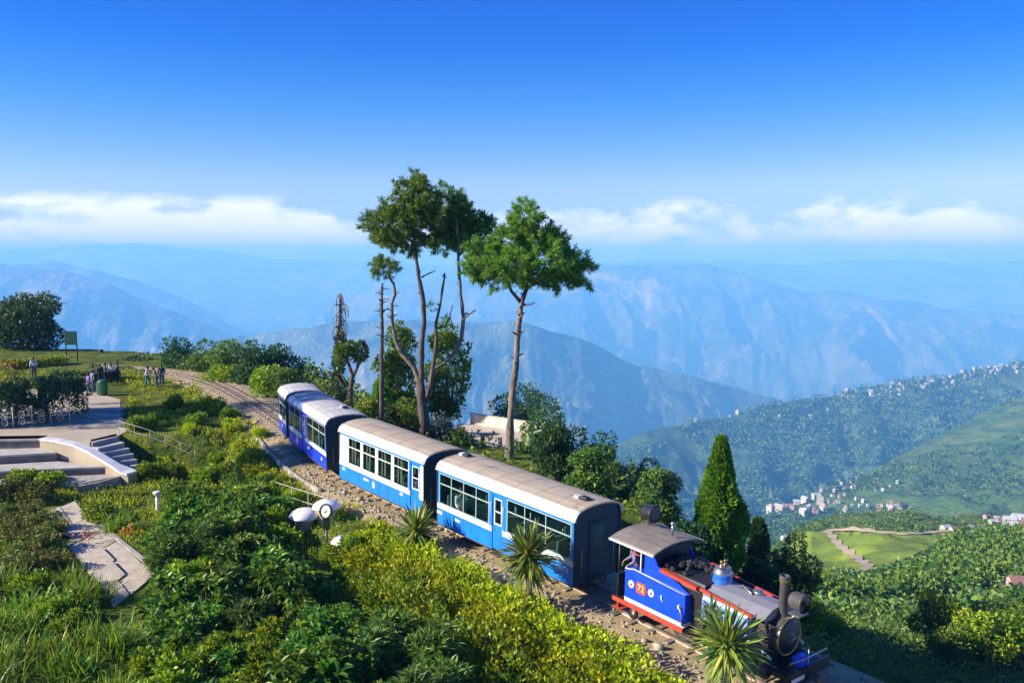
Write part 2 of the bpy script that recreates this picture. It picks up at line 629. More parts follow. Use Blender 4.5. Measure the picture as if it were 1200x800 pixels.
def hill(key, crest, foot, ncol, nrow, seed, spur, material, back=0.35, prof=1.1, crestn=0.0):
    """crest and foot: lists of (px, py, distance); the sheet between them carries spurs and gullies"""
    cr, ft = np.array(crest, float), np.array(foot, float)
    xs = np.linspace(cr[0, 0], cr[-1, 0], ncol)
    def pts(tab):
        Y = np.interp(xs, tab[:, 0], tab[:, 2])
        py = np.interp(xs, tab[:, 0], tab[:, 1])
        return np.array([P(a, b, c) for a, b, c in zip(xs, py, Y)])
    c, f = pts(cr), pts(ft)
    tt = np.concatenate([np.linspace(0, 1, nrow), 1 + np.linspace(0.04, back, max(4, nrow // 6))])
    rows = []
    span = np.abs(c[:, 1] - f[:, 1]).mean()
    width = abs(c[-1, 0] - c[0, 0])
    for t in tt:
        xy = f[:, :2] + (c[:, :2] - f[:, :2]) * t
        g = t ** prof if t <= 1 else 1 - (t - 1) * 1.6
        z = f[:, 2] + (c[:, 2] - f[:, 2]) * g if t <= 1 else c[:, 2] - (t - 1) * span * 0.6
        wx = xy[:, 0] + 0.25 * span * (fbm(xy[:, 0] / span * 1.3, xy[:, 1] / span * 1.3, seed + 5, 3) - 0.5)
        n = 0.6 * (fbm(wx / span * 3.2, xy[:, 1] / span * 1.1, seed, 6, True) - 0.55) + 0.62 * (fbm(wx / span * 8.5 + 3, xy[:, 1] / span * 5.5, seed + 9, 6, True) - 0.55)
        n2 = fbm(wx / span * 1.2, xy[:, 1] / span * 0.6, seed + 40, 3) - 0.5
        n = n - 0.34
        n2 = n2 - 0.25
        env = min(1.0, max(0.0, 1 - t) * 1.9) * min(1, t * 3 + 0.3) if t <= 1 else 0.0
        z = z + spur * (n * 1.1 + n2 * 0.9) * env
        if crestn:
            z = z + crestn * (fbm(xy[:, 0] / span * 9, xy[:, 1] / span * 9, seed + 70, 5) - 0.5) * min(1, 0.3 + t)
        rows.append(np.column_stack([xy, z]))
    V = np.array(rows)
    n, m_ = V.shape[:2]
    ii = np.arange(n * m_).reshape(n, m_)
    Fq = np.stack([ii[:-1, :-1], ii[:-1, 1:], ii[1:, 1:], ii[1:, :-1]], -1).reshape(-1, 4)
    me = np_mesh('hill', V.reshape(-1, 3), Fq, material, True)
    link('hill', me, kind='structure')
    HILLS[key] = V[:nrow]
    return V


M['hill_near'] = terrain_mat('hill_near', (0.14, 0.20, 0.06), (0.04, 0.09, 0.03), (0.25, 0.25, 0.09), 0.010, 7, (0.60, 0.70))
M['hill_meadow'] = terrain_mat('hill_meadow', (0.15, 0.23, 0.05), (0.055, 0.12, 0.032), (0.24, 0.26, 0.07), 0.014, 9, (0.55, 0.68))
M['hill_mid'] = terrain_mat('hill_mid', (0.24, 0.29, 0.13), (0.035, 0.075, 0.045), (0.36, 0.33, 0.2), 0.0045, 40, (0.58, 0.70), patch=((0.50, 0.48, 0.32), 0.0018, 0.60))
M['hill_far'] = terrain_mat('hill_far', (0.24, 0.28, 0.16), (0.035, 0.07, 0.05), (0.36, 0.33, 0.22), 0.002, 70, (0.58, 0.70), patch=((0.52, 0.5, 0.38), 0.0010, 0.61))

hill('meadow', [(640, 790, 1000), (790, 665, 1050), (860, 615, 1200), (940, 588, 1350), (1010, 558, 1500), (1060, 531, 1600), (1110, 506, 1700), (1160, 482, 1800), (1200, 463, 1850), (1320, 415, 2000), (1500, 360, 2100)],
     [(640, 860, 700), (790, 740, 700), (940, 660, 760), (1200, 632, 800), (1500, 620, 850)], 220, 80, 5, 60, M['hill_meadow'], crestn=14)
hill('forest', [(560, 600, 2300), (640, 556, 2400), (720, 522, 2500), (760, 505, 2550), (850, 488, 2700), (900, 476, 2750), (940, 468, 2800), (985, 462, 2850), (1010, 452, 2850), (1060, 448, 2850), (1100, 441, 2900), (1150, 431, 2950), (1200, 423, 3000), (1320, 398, 3100), (1500, 380, 3200)],
     [(560, 720, 1150), (700, 690, 1150), (1000, 640, 1200), (1200, 600, 1350), (1500, 580, 1500)], 360, 130, 13, 420, M['hill_near'], crestn=26)
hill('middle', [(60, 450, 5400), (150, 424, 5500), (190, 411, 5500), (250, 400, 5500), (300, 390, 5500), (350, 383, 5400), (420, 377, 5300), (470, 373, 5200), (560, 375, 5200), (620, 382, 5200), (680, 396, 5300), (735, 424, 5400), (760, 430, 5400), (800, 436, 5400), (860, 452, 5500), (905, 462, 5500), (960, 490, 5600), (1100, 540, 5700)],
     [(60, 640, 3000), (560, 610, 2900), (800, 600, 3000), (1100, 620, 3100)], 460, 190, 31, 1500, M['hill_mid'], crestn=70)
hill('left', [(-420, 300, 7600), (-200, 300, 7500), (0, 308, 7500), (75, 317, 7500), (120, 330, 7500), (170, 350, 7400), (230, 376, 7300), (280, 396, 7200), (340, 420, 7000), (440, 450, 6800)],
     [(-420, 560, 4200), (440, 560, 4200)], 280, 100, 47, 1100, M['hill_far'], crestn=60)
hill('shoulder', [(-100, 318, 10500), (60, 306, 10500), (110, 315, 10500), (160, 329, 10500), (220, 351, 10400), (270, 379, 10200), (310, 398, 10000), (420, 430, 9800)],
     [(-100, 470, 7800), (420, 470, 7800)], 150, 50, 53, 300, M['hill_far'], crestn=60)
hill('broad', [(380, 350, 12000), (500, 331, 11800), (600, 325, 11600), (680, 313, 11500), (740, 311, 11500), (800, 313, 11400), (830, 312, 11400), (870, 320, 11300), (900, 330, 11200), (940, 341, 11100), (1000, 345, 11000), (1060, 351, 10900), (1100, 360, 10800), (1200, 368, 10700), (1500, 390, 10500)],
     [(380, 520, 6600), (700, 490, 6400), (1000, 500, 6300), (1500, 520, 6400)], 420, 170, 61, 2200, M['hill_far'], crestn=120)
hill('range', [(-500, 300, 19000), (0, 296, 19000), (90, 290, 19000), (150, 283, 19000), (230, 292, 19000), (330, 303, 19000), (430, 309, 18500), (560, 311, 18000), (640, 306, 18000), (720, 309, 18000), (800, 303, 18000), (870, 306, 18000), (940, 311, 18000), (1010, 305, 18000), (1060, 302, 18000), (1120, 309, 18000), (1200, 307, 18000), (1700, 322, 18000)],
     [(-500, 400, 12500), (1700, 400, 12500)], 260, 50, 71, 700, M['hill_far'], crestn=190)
M['snow_peak'] = mat('snow_peak', (0.75, 0.76, 0.8), (0.10, 0.11, 0.14), 0.0012, 0.8, 0.0)
hill('peaks', [(560, 316, 30000), (820, 312, 30000), (870, 303, 30000), (910, 312, 30000), (1030, 307, 30000), (1060, 299, 30000), (1090, 304, 30000), (1130, 296, 30000), (1160, 301, 30000), (1190, 294, 30000), (1230, 298, 30000), (1300, 290, 30000), (1500, 310, 30000)],
     [(560, 340, 25000), (1500, 340, 25000)], 260, 24, 83, 500, M['snow_peak'], crestn=160)

# ------------------------------------------------------------------ air
hz = MB().box(-30000, 30000, -300, 36000, -2800, 330)
hm = bpy.data.materials.new('haze')
hm.use_nodes = True
q = NT(hm.node_tree)
pv = q.new('ShaderNodeVolumePrincipled', i_Density=2.0e-4, i_Anisotropy=0.0)
pv.inputs['Color'].default_value = (0.16, 0.49, 1.0, 1)
pv.inputs['Absorption Color'].default_value = (0.42, 0.42, 0.42, 1)
out = q.new('ShaderNodeOutputMaterial')
q.t.links.new(pv.outputs[0], out.inputs['Volume'])
hz.build('haze', hm, kind='stuff')
# ------------------------------------------------------------------ the track
def ribbon(name, mat_, s0, s1, offs, step=0.5, **kw):
    """sheet swept along the line: offs = [(lateral, height over the rail foot)]"""
    rings = []
    for s in np.arange(s0, s1, step):
        p, t, n = on_line(s)
        rings.append([p + n * a + np.array([0, 0, b]) for a, b in offs])
    mb = MB()
    mb.loft(rings, cap=False, closed=False, smooth=False)
    return mb.build(name, mat_, **kw)


M['ballast'] = mat('ballast', (0.48, 0.36, 0.19), (0.32, 0.24, 0.13), 2.2, 0.95, 0.8, 16, c3=(0.17, 0.15, 0.06), s3=0.35, t3=(0.58, 0.70))
M['stone'] = foliage('stone', [(0.0, (0.42, 0.34, 0.22)), (0.4, (0.32, 0.26, 0.17)), (0.7, (0.46, 0.41, 0.32)), (1.0, (0.22, 0.18, 0.12))], 0.9, 0.0, 0.2, 0.0)
M['sleeper'] = mat('sleeper', (0.30, 0.25, 0.19), (0.16, 0.13, 0.10), 4, 0.9, 0.3, 30)
END = arc_at_y(77.4) + 12
bed = ribbon('ballast_bed', M['ballast'], 1, END, [(-2.5, -0.42), (-1.75, -0.20), (-1.2, -0.13), (0, -0.11), (1.2, -0.13), (1.9, -0.19), (2.8, -0.36)], 0.4, kind='structure')
track = link('railway_track', None, kind='structure')
GAUGE = 0.72
for sgn in (-1, 1):
    rr = []
    for s in np.arange(2, END, 0.5):
        p, t, n = on_line(s)
        c = p + n * sgn * GAUGE / 2
        rr.append([c + n * a + np.array([0, 0, b]) for a, b in ((-0.045, -0.10), (0.045, -0.10), (0.02, -0.07), (0.03, 0.0), (-0.03, 0.0), (-0.02, -0.07))])
    MB().loft(rr).build('rail', M['rail_steel'], track)
slm = MB().bbox(-0.11, 0.11, -0.72, 0.72, -0.21, -0.075, 0.02).mesh('sleeper', M['sleeper'])
for s in np.arange(3, END - 1, 0.72):
    p, t, n = on_line(s)
    o = link('sleeper', slm, track, loc=p, rot=math.atan2(t[1], t[0]) + random.uniform(-0.03, 0.03))

# loose stones along the bed
ns = 3600
ss = np.concatenate([rng.uniform(2, A_C1, int(ns * 0.75)), rng.uniform(A_C1, END, ns - int(ns * 0.75))])
la = -np.abs(rng.normal(1.35, 0.4, ns)) * np.where(rng.random(ns) < 0.86, 1, -1)
sz = rng.gamma(2.0, 0.014, ns) + 0.016
pp = np.array([np.interp(ss, ARC, LINE[:, k]) for k in range(3)]).T
tg = np.array([np.interp(np.minimum(ss + 0.4, TOT), ARC, LINE[:, k]) for k in range(3)]).T - pp
tg /= np.linalg.norm(tg, axis=1)[:, None]
nn = np.column_stack([tg[:, 1], -tg[:, 0], np.zeros(ns)])
cen = pp + nn * la[:, None]
bedz = np.interp(la, [-2.5, -1.75, -1.2, 0, 1.2, 1.9, 2.8], [-0.42, -0.20, -0.13, -0.11, -0.13, -0.19, -0.36])
cen[:, 2] = np.maximum(pp[:, 2] + bedz, gz(cen[:, 0], cen[:, 1])) + sz * 0.2
box8 = np.array([(x, y, z) for z in (-1, 1) for y in (-1, 1) for x in (-1, 1)], float) * 0.6
Vs = box8[None] + rng.uniform(-0.35, 0.35, (ns, 8, 3))
Vs *= (sz[:, None] * rng.uniform(0.7, 1.2, (ns, 3)))[:, None, :]
an = rng.uniform(0, 2 * PI, ns)
cx_, sx_ = np.cos(an)[:, None], np.sin(an)[:, None]
Vs = np.stack([Vs[..., 0] * cx_ - Vs[..., 1] * sx_, Vs[..., 0] * sx_ + Vs[..., 1] * cx_, Vs[..., 2]], -1) + cen[:, None]
bf = np.array([(0, 2, 3, 1), (4, 5, 7, 6), (0, 1, 5, 4), (2, 6, 7, 3), (0, 4, 6, 2), (1, 3, 7, 5)])
link('track_stones', np_mesh('track_stones', Vs.reshape(-1, 3), (bf[None] + 8 * np.arange(ns)[:, None, None]).reshape(-1, 4), M['stone']), kind='stuff')

# ------------------------------------------------------------------ the coaches
M['coach_blue'] = mat('coach_blue', (0.012, 0.23, 0.72), (0.012, 0.17, 0.56), 3, 0.42, 0.08, 9, coat=0.1, stretch=(1.6, 1, 0.35), c3=(0.05, 0.13, 0.30), s3=1.3, t3=(0.60, 0.80))
M['royal_blue'] = mat('royal_blue', (0.010, 0.055, 0.64), (0.010, 0.04, 0.46), 3, 0.42, 0.08, 9, coat=0.1, stretch=(1.6, 1, 0.35), c3=(0.04, 0.06, 0.28), s3=1.3, t3=(0.60, 0.80))
M['coach_white'] = mat('coach_white', (0.72, 0.72, 0.72), (0.56, 0.56, 0.56), 2.5, 0.5, 0.05, 12, stretch=(1.6, 1, 0.5), c3=(0.46, 0.42, 0.36), s3=1.2, t3=(0.62, 0.82))
M['roof_side'] = mat('roof_side', (0.64, 0.64, 0.66), (0.50, 0.50, 0.51), 2.2, 0.5, 0.04, 12, stretch=(1.6, 1, 0.6), c3=(0.44, 0.40, 0.36), s3=1.1, t3=(0.60, 0.82))
M['roof_grey'] = mat('roof_grey', (0.47, 0.38, 0.27), (0.38, 0.305, 0.215), 1.1, 0.8, 0.15, 20, stretch=(1, 2.5, 1), c3=(0.155, 0.13, 0.11), s3=0.55, t3=(0.58, 0.72))
M['roof_pale'] = mat('roof_pale', (0.52, 0.49, 0.46), (0.44, 0.41, 0.385), 1.1, 0.75, 0.1, 20, stretch=(1, 2.5, 1), c3=(0.20, 0.17, 0.15), s3=0.6, t3=(0.62, 0.72))
M['frame_green'] = mat('frame_green', (0.36, 0.46, 0.42), (0.28, 0.38, 0.36), 3, 0.5)
M['end_shaded'] = mat('end_shaded', (0.012, 0.040, 0.058), (0.02, 0.05, 0.065), 2, 0.5, 0.05, 20)  # coach ends coloured dark to carry the shade on them
M['under'] = mat('under', (0.045, 0.040, 0.036), (0.08, 0.06, 0.045), 4, 0.85, 0.1, 20)
M['window_glass'] = glass('window_glass', (0.80, 0.88, 0.86, 1))
M['seat_cloth'] = mat('seat_cloth', (0.10, 0.24, 0.22), (0.06, 0.17, 0.16), 4, 0.8)
M['curtain'] = mat('curtain', (0.42, 0.38, 0.26), (0.30, 0.28, 0.20), 4, 0.9)
M['interior'] = mat('interior', (0.48, 0.54, 0.52), (0.40, 0.46, 0.44), 2, 0.7)
HW, Z0, ZL, ZB, ZT, ZG = 1.02, 0.36, 0.98, 1.17, 2.34, 2.47
ROOFP = [(-1.06, 2.45), (-1.05, 2.54), (-0.98, 2.66), (-0.86, 2.75), (-0.55, 2.83), (-0.2, 2.865), (0.2, 2.865), (0.55, 2.83), (0.86, 2.75), (0.98, 2.66), (1.05, 2.54), (1.06, 2.45)]


def roof_at(y):
    return float(np.interp(y, [a for a, b in ROOFP], [b for a, b in ROOFP]))


def wheelset(parent, x, r=0.3, n=24, spokes=True, material=None):
    for s in (-1, 1):
        Mx = Matrix.Translation((x, s * 0.36, r)) @ Matrix.Rotation(PI / 2 * (-s), 4, 'X')
        mb = MB().lathe([(0.04, 0.05), (0.07, 0.05), (0.075, 0.02), (r * 0.78, 0.01), (r * 0.8, 0.05), (r, 0.05), (r, -0.02), (r + 0.025, -0.035), (r + 0.025, -0.05), (0.04, -0.05)], n, Mx)
        mb.build('wheel', material or M['under'], parent)
    MB().tube([(x, -0.33, r), (x, 0.33, r)], 0.04, 10).build('axle', M['under'], parent)


def window(parent, side, x0, x1, z0, z1, frame_m, trans=0.34, mull=(), fw=0.035):
    """side -1 is the side towards the photograph; frame with bars, a pane behind it"""
    mb = MB()
    ya, yb = side * (HW - 0.035), side * (HW + 0.004)
    mb.box(x0, x1, ya, yb, z0, z0 + fw).box(x0, x1, ya, yb, z1 - fw, z1)
    mb.box(x0, x0 + fw, ya, yb, z0 + fw, z1 - fw).box(x1 - fw, x1, ya, yb, z0 + fw, z1 - fw)
    if trans:
        zt = z1 - (z1 - z0) * trans
        mb.box(x0 + fw, x1 - fw, ya, side * (HW + 0.001), zt - 0.02, zt + 0.02)
    for k in mull:
        xm = x0 + (x1 - x0) * k
        mb.box(xm - 0.018, xm + 0.018, ya, side * (HW - 0.004), z0 + fw, z1 - fw)
    f = mb.build('window_frame', frame_m, parent)
    MB().box(x0 + fw * 0.5, x1 - fw * 0.5, side * (HW - 0.026), side * (HW - 0.018), z0 + fw * 0.5, z1 - fw * 0.5).build('pane', M['window_glass'], f)
    return f


def door(parent, side, x0, x1, body, frame_m, handle=True):
    d = MB()
    y1, y0 = side * (HW - 0.03), side * (HW - 0.075)
    zw = 1.28
    d.box(x0, x1, y0, y1, Z0 + 0.03, zw).box(x0, x1, y0, y1, 2.2, ZT).box(x0, x0 + 0.09, y0, y1, zw, 2.2).box(x1 - 0.09, x1, y0, y1, zw, 2.2)
    dd = d.build('door', body, parent)
    fb = MB()
    ya, yb = side * (HW - 0.06), side * (HW - 0.018)
    fb.box(x0 + 0.085, x1 - 0.085, ya, yb, zw - 0.005, zw + 0.04).box(x0 + 0.085, x1 - 0.085, ya, yb, 2.165, 2.205).box(x0 + 0.085, x0 + 0.125, ya, yb, zw + 0.04, 2.165).box(x1 - 0.125, x1 - 0.085, ya, yb, zw + 0.04, 2.165)
    fb.box(x0 + 0.125, x1 - 0.125, ya, side * (HW - 0.021), 1.72, 1.75)
    fb.build('door_window_frame', frame_m, dd)
    MB().box(x0 + 0.1, x1 - 0.1, side * (HW - 0.055), side * (HW - 0.047), zw + 0.01, 2.19).build('door_pane', M['window_glass'], dd)
    MB().tube([(x0 + 0.06, side * (HW - 0.03), 1.12), (x0 + 0.06, side * (HW + 0.03), 1.12), (x0 + 0.14, side * (HW + 0.03), 1.12)], 0.012, 6).build('door_handle', M['steel'], dd)
    for xx in (x0 - 0.05, x1 + 0.05):
        MB().tube([(xx, side * (HW - 0.01), 1.05), (xx, side * (HW + 0.06), 1.08), (xx, side * (HW + 0.06), 2.0), (xx, side * (HW - 0.01), 2.03)], 0.014, 6).build('handrail', M['coach_white'], parent)
    MB().box(x0, x1, side * (HW - 0.1), side * (HW + 0.12), 0.22, 0.25).build('door_step', M['under'], parent)
    return dd


def marks(parent, side, x, z, ws, h=0.10, round_=False):
    """white lettering blocks and emblem patches as flat plates on the side panel"""
    for k, wd in enumerate(ws):
        mb = MB()
        if round_:
            mb.lathe([(h / 2, 0), (h / 2, 0.006)], 16, Matrix.Translation((x, side * (HW + 0.001), z)) @ Matrix.Rotation(PI / 2 * (1 if side < 0 else -1), 4, 'X') @ Matrix.Scale(wd / h, 4, (1, 0, 0)))
        else:
            mb.box(x, x + wd, side * (HW + 0.001), side * (HW + 0.007), z - h / 2, z + h / 2)
        mb.build('lettering', M['coach_white'], parent)
        x += wd + 0.03


def coach(name, label, s_front, s_rear, bays, body, pillar, roof_m, vents=(), marks_=(), side_white=True, bogies=True, upper=None, curtains=False):
    pf, _, _ = on_line(s_front)
    pr, _, _ = on_line(s_rear)
    L = float(np.linalg.norm((pf - pr)[:2]))
    d = (pf - pr) / np.linalg.norm(pf - pr)
    mid = (pf + pr) / 2
    root = thing(name, label, 'railway carriage', mid, 0, 'blue and white coaches of the hill train')
    root.rotation_euler = (0, -math.asin(d[2]), math.atan2(d[1], d[0]))
    h = L / 2
    for s in (-1, 1):
        # lower panels are left open where a door stands
        xs, x = [], h
        for b in bays:
            if b[0] == 'door':
                xs.append((x - b[1], x))
            x -= b[1]
        segs, a = [], -h
        for x0, x1 in sorted(xs):
            segs.append((a, x0))
            a = x1
        segs.append((a, h))
        for x0, x1 in segs:
            if x1 - x0 > 0.02:
                p_ = MB().box(x0, x1, s * (HW - 0.05), s * HW, Z0, ZL).build('side_panel', body, root)
                MB().box(x0 + 0.003, x1 - 0.003, s * (HW - 0.05), s * (HW + 0.012), ZL, ZB).build('belt_stripe', M['coach_white'], root)
                MB().box(x0, x1, s * (HW - 0.045), s * (HW + 0.008), Z0 - 0.04, Z0).build('sill', M['under'], p_)
                for kx in range(1, int((x1 - x0) / 0.9) + 1):
                    xs_ = x0 + kx * (x1 - x0) / (int((x1 - x0) / 0.9) + 1)
                    MB().box(xs_ - 0.022, xs_ + 0.022, s * (HW - 0.01), s * (HW + 0.007), Z0 + 0.004, ZL - 0.004).build('panel_seam', body, p_)
                rv = MB()
                for kx in range(int((x1 - x0) / 0.16)):
                    for zz0 in (Z0 + 0.05, ZL - 0.05):
                        xr = x0 + 0.08 + kx * 0.16
                        rv.box(xr - 0.010, xr + 0.010, s * HW, s * (HW + 0.007), zz0 - 0.010, zz0 + 0.010)
                if rv.v:
                    rv.build('rivets', body, p_, kind='stuff')
        MB().box(-h, h, s * (HW - 0.05), s * (HW + 0.003), ZT, ZG).build('cantrail', upper or body, root)
        x = h
        for b in bays:
            x0, x1 = x - b[1], x
            if b[0] == 'post':
                MB().box(x0, x1, s * (HW - 0.05), s * (HW + 0.002), ZB, ZT).build('pillar', b[2] if len(b) > 2 else pillar, root)
            elif b[0] == 'win':
                window(root, s, x0, x1, ZB, ZT, b[2] if len(b) > 2 else M['frame_green'], b[3] if len(b) > 3 else 0.34, b[4] if len(b) > 4 else ())
                if curtains:
                    for xx in (x0 + 0.12, x1 - 0.14, x0 + 0.36):
                        MB().loft([[(xx + dx, s * (HW - 0.13 + dy), z) for dx, dy in ((-.06, 0), (-.03, .02), (0, -.01), (.03, .02), (.06, 0), (.06, -.012), (-.06, -.012))] for z in (ZB + 0.05, ZT - 0.06)]).build('curtain', M['curtain'], root)
            elif b[0] == 'door':
                door(root, s, x0, x1, b[2] if len(b) > 2 else body, b[3] if len(b) > 3 else M['coach_white'])
            x = x0
        for mk in marks_:
            marks(root, s, *mk)
    # roof: pale eaves and a darker top
    top = [p for p in ROOFP if abs(p[0]) <= 0.87]
    inner = [(a * 0.97, b - 0.05) for a, b in reversed(top)]
    rf = MB()
    ov = 0.07
    rf.prism(top + inner, -h - ov, h + ov)
    rfo = rf.build('roof', roof_m, root)
    for s in (-1, 1):
        e = [(s * abs(a), b) for a, b in ROOFP[:4]]
        ei = [(s * (abs(a) - 0.05), b - 0.02) for a, b in reversed(ROOFP[:4])]
        MB().prism(e + ei, -h - ov, h + ov).build('roof_eave', M['roof_side'] if side_white else roof_m, root)
        MB().box(-h - ov, h + ov, s * 1.062, s * 1.085, 2.44, 2.475).build('gutter', M['roof_side'], root)
    # strips across the roof sheets
    for k in range(1, int(L / 1.0)):
        xx = -h + k * L / int(L / 1.0)
        up = [(a * 1.0, b + 0.008) for a, b in top]
        lo = [(a, b - 0.01) for a, b in reversed(top)]
        MB().prism(up + lo, xx - 0.02, xx + 0.02).build('roof_seam', roof_m, rfo)
    for vx, vy in vents:
        v = MB().bbox(vx - 0.16, vx + 0.16, vy - 0.12, vy + 0.12, roof_at(vy) - 0.03, roof_at(vy) + 0.10, 0.03).build('roof_vent', M['black_paint'], root)
        MB().bbox(vx - 0.42, vx - 0.2, vy - 0.11, vy + 0.11, roof_at(vy) - 0.03, roof_at(vy) + 0.07, 0.02).build('roof_vent', M['coach_white'], root)
    # ends, with a gangway door and two windows
    for s in (-1, 1):
        outl = [(-HW + 0.01, Z0), (HW - 0.01, Z0)] + [(a * 0.965, b - 0.03) for a, b in reversed(ROOFP)]
        e = MB().prism(outl, s * (h - 0.05), s * (h - 0.005)).build('end_panel', M['end_shaded'], root)
        MB().box(s * (h - 0.006), s * (h + 0.025), -0.36, 0.36, Z0 + 0.1, 2.3).build('end_door', M['end_shaded'], e)
        MB().box(s * (h + 0.02), s * (h + 0.032), -0.24, 0.24, 1.35, 2.15).build('end_pane', M['window_glass'], e)
        for y in (-0.72, 0.72):
            MB().tube([(s * (h + 0.05), y, 0.62), (s * (h + 0.05), y, 1.5)], 0.014, 6).build('end_handrail', M['steel'], e)
        brd = [(-HW, Z0)] + ROOFP[:] + [(HW, Z0)]
        inn = [(a * 0.93, max(b - 0.07, Z0)) for a, b in reversed(brd)]
        MB().prism(brd + inn, s * (h - 0.003), s * (h + 0.035)).build('end_border', M['black_paint'], root)
        MB().box(s * (h + 0.0), s * (h + 0.32), -0.06, 0.06, 0.42, 0.54).lathe([(0.13, 0), (0.15, 0.02), (0.15, 0.05), (0.1, 0.06)], 16, Matrix.Translation((s * (h + 0.3), 0, 0.48)) @ Matrix.Rotation(s * PI / 2, 4, 'Y')).build('coupling', M['under'], root)
    MB().box(-h + 0.06, h - 0.06, -HW + 0.06, HW - 0.06, 0.50, 0.58).build('floor', M['interior'], root)
    MB().prism([(a * 0.94, b - 0.09) for a, b in ROOFP] + [(a * 0.92, b - 0.11) for a, b in reversed(ROOFP)], -h + 0.06, h - 0.06).build('ceiling', M['interior'], root)
    x = -h + 0.7
    while x < h - 0.5:
        for y in (-0.58, 0.58):
            st = MB().bbox(x - 0.22, x + 0.22, y - 0.34, y + 0.34, 0.85, 1.0, 0.03).bbox(x - 0.24, x - 0.15, y - 0.34, y + 0.34, 1.0, 1.55, 0.03)
            st.box(x - 0.15, x + 0.15, y - 0.05, y + 0.05, 0.58, 0.85).build('seat', M['seat_cloth'], root)
        x += 0.86
    MB().box(-h + 0.2, h - 0.2, -0.45, 0.45, 0.34, 0.50).box(-0.7, 0.7, -0.8, -0.5, 0.16, 0.36).box(0.9, 1.3, 0.5, 0.8, 0.16, 0.36).build('underframe', M['under'], root)
    for bx in ((-h * 0.62, h * 0.62) if bogies else (0,)):
        bo = MB()
        for y in (-0.52, 0.52):
            bo.box(bx - 0.75, bx + 0.75, y - 0.04, y + 0.04, 0.24, 0.37).box(bx - 0.5, bx - 0.3, y - 0.07, y + 0.07, 0.12, 0.3).box(bx + 0.3, bx + 0.5, y - 0.07, y + 0.07, 0.12, 0.3)
        bo.box(bx - 0.1, bx + 0.1, -0.52, 0.52, 0.25, 0.36)
        bg_ = bo.build('bogie', M['under'], root)
        for ox in (-0.42, 0.42):
            wheelset(bg_, bx + ox, 0.26)
    return root, h


G_, W_ = M['frame_green'], M['coach_white']
s3f, s3r = arc_at_y(26.45), arc_at_y(32.15)
s2f, s2r = arc_at_y(32.85), arc_at_y(37.65)
s1f, s1r = arc_at_y(38.55), arc_at_y(44.55)
s0f, s0r = arc_at_y(45.1), arc_at_y(47.5)


def fit(bays, L):
    k = L / sum(b[1] for b in bays)
    return [(b[0], b[1] * k, *b[2:]) for b in bays]


def clen(a, b):
    return float(np.linalg.norm((on_line(a)[0] - on_line(b)[0])[:2]))


CB = M['coach_blue']
coach3, H3 = coach('passenger_coach', 'sky blue coach with dark framed picture windows coupled behind the engine', s3f, s3r,
                   fit([('post', 0.14), ('win', 3.35, G_, 0.36, (0.29, 0.62)), ('post', 0.22), ('door', 0.62), ('post', 0.20), ('win', 3.2, G_, 0.34, (0.25, 0.5, 0.75)), ('post', 0.12)], clen(s3f, s3r)),
                   CB, CB, M['roof_grey'], vents=((3.2, -0.1), (-3.3, 0.05)),
                   marks_=((2.95, 0.80, (0.09, 0.09, 0.09), 0.11), (3.4, 0.78, (0.07,), 0.13), (-2.6, 0.80, (0.34,), 0.10), (-3.75, 0.82, (0.10, 0.10, 0.10), 0.13)))
coach2, H2 = coach('passenger_coach', 'sky blue coach with four white framed windows, second behind the engine', s2f, s2r,
                   fit([('post', 0.26), ('door', 0.62, CB, W_), ('post', 0.12, CB), ('win', 1.05, W_, 0.36), ('post', 0.14, W_), ('win', 1.02, W_, 0.36), ('post', 0.14, W_), ('win', 1.0, W_, 0.36), ('post', 0.14, W_), ('win', 1.0, W_, 0.36), ('post', 0.10, W_), ('post', 0.42, W_), ('post', 0.2)], clen(s2f, s2r)),
                   CB, W_, M['roof_grey'], side_white=True, upper=CB, curtains=True,
                   marks_=((1.55, 0.86, (0.10, 0.08), 0.12), (-1.2, 0.80, (0.42,), 0.10), (-0.4, 0.72, (0.2,), 0.3, True), (-2.95, 0.84, (0.24,), 0.12)))
RB = M['royal_blue']
coach1, H1 = coach('passenger_coach', 'royal blue coach with a pale roof on the curve, third behind the engine', s1f, s1r,
                   fit([('post', 0.16), ('win', 3.1, G_, 0.34, (0.33, 0.66)), ('post', 0.30), ('door', 0.66), ('post', 0.30), ('win', 2.1, G_, 0.34, (0.5,)), ('post', 0.14)], clen(s1f, s1r)),
                   RB, RB, M['roof_pale'], vents=((1.9, 0.35),),
                   marks_=((2.5, 0.72, (0.2,), 0.16), (0.2, 0.76, (0.3,), 0.12), (-1.85, 0.74, (0.2,), 0.4), (-2.1, 0.6, (0.1,), 0.1)))
coach0, H0 = coach('guard_van', 'short royal blue van at the tail end of the train', s0f, s0r,
                   fit([('post', 0.12), ('win', 2.1, G_, 0.34, (0.5,)), ('post', 0.12)], clen(s0f, s0r)),
                   RB, RB, M['roof_pale'], bogies=False, marks_=((-0.3, 0.76, (0.3,), 0.13),))
coach0['group'] = 'rolling stock of the hill train'

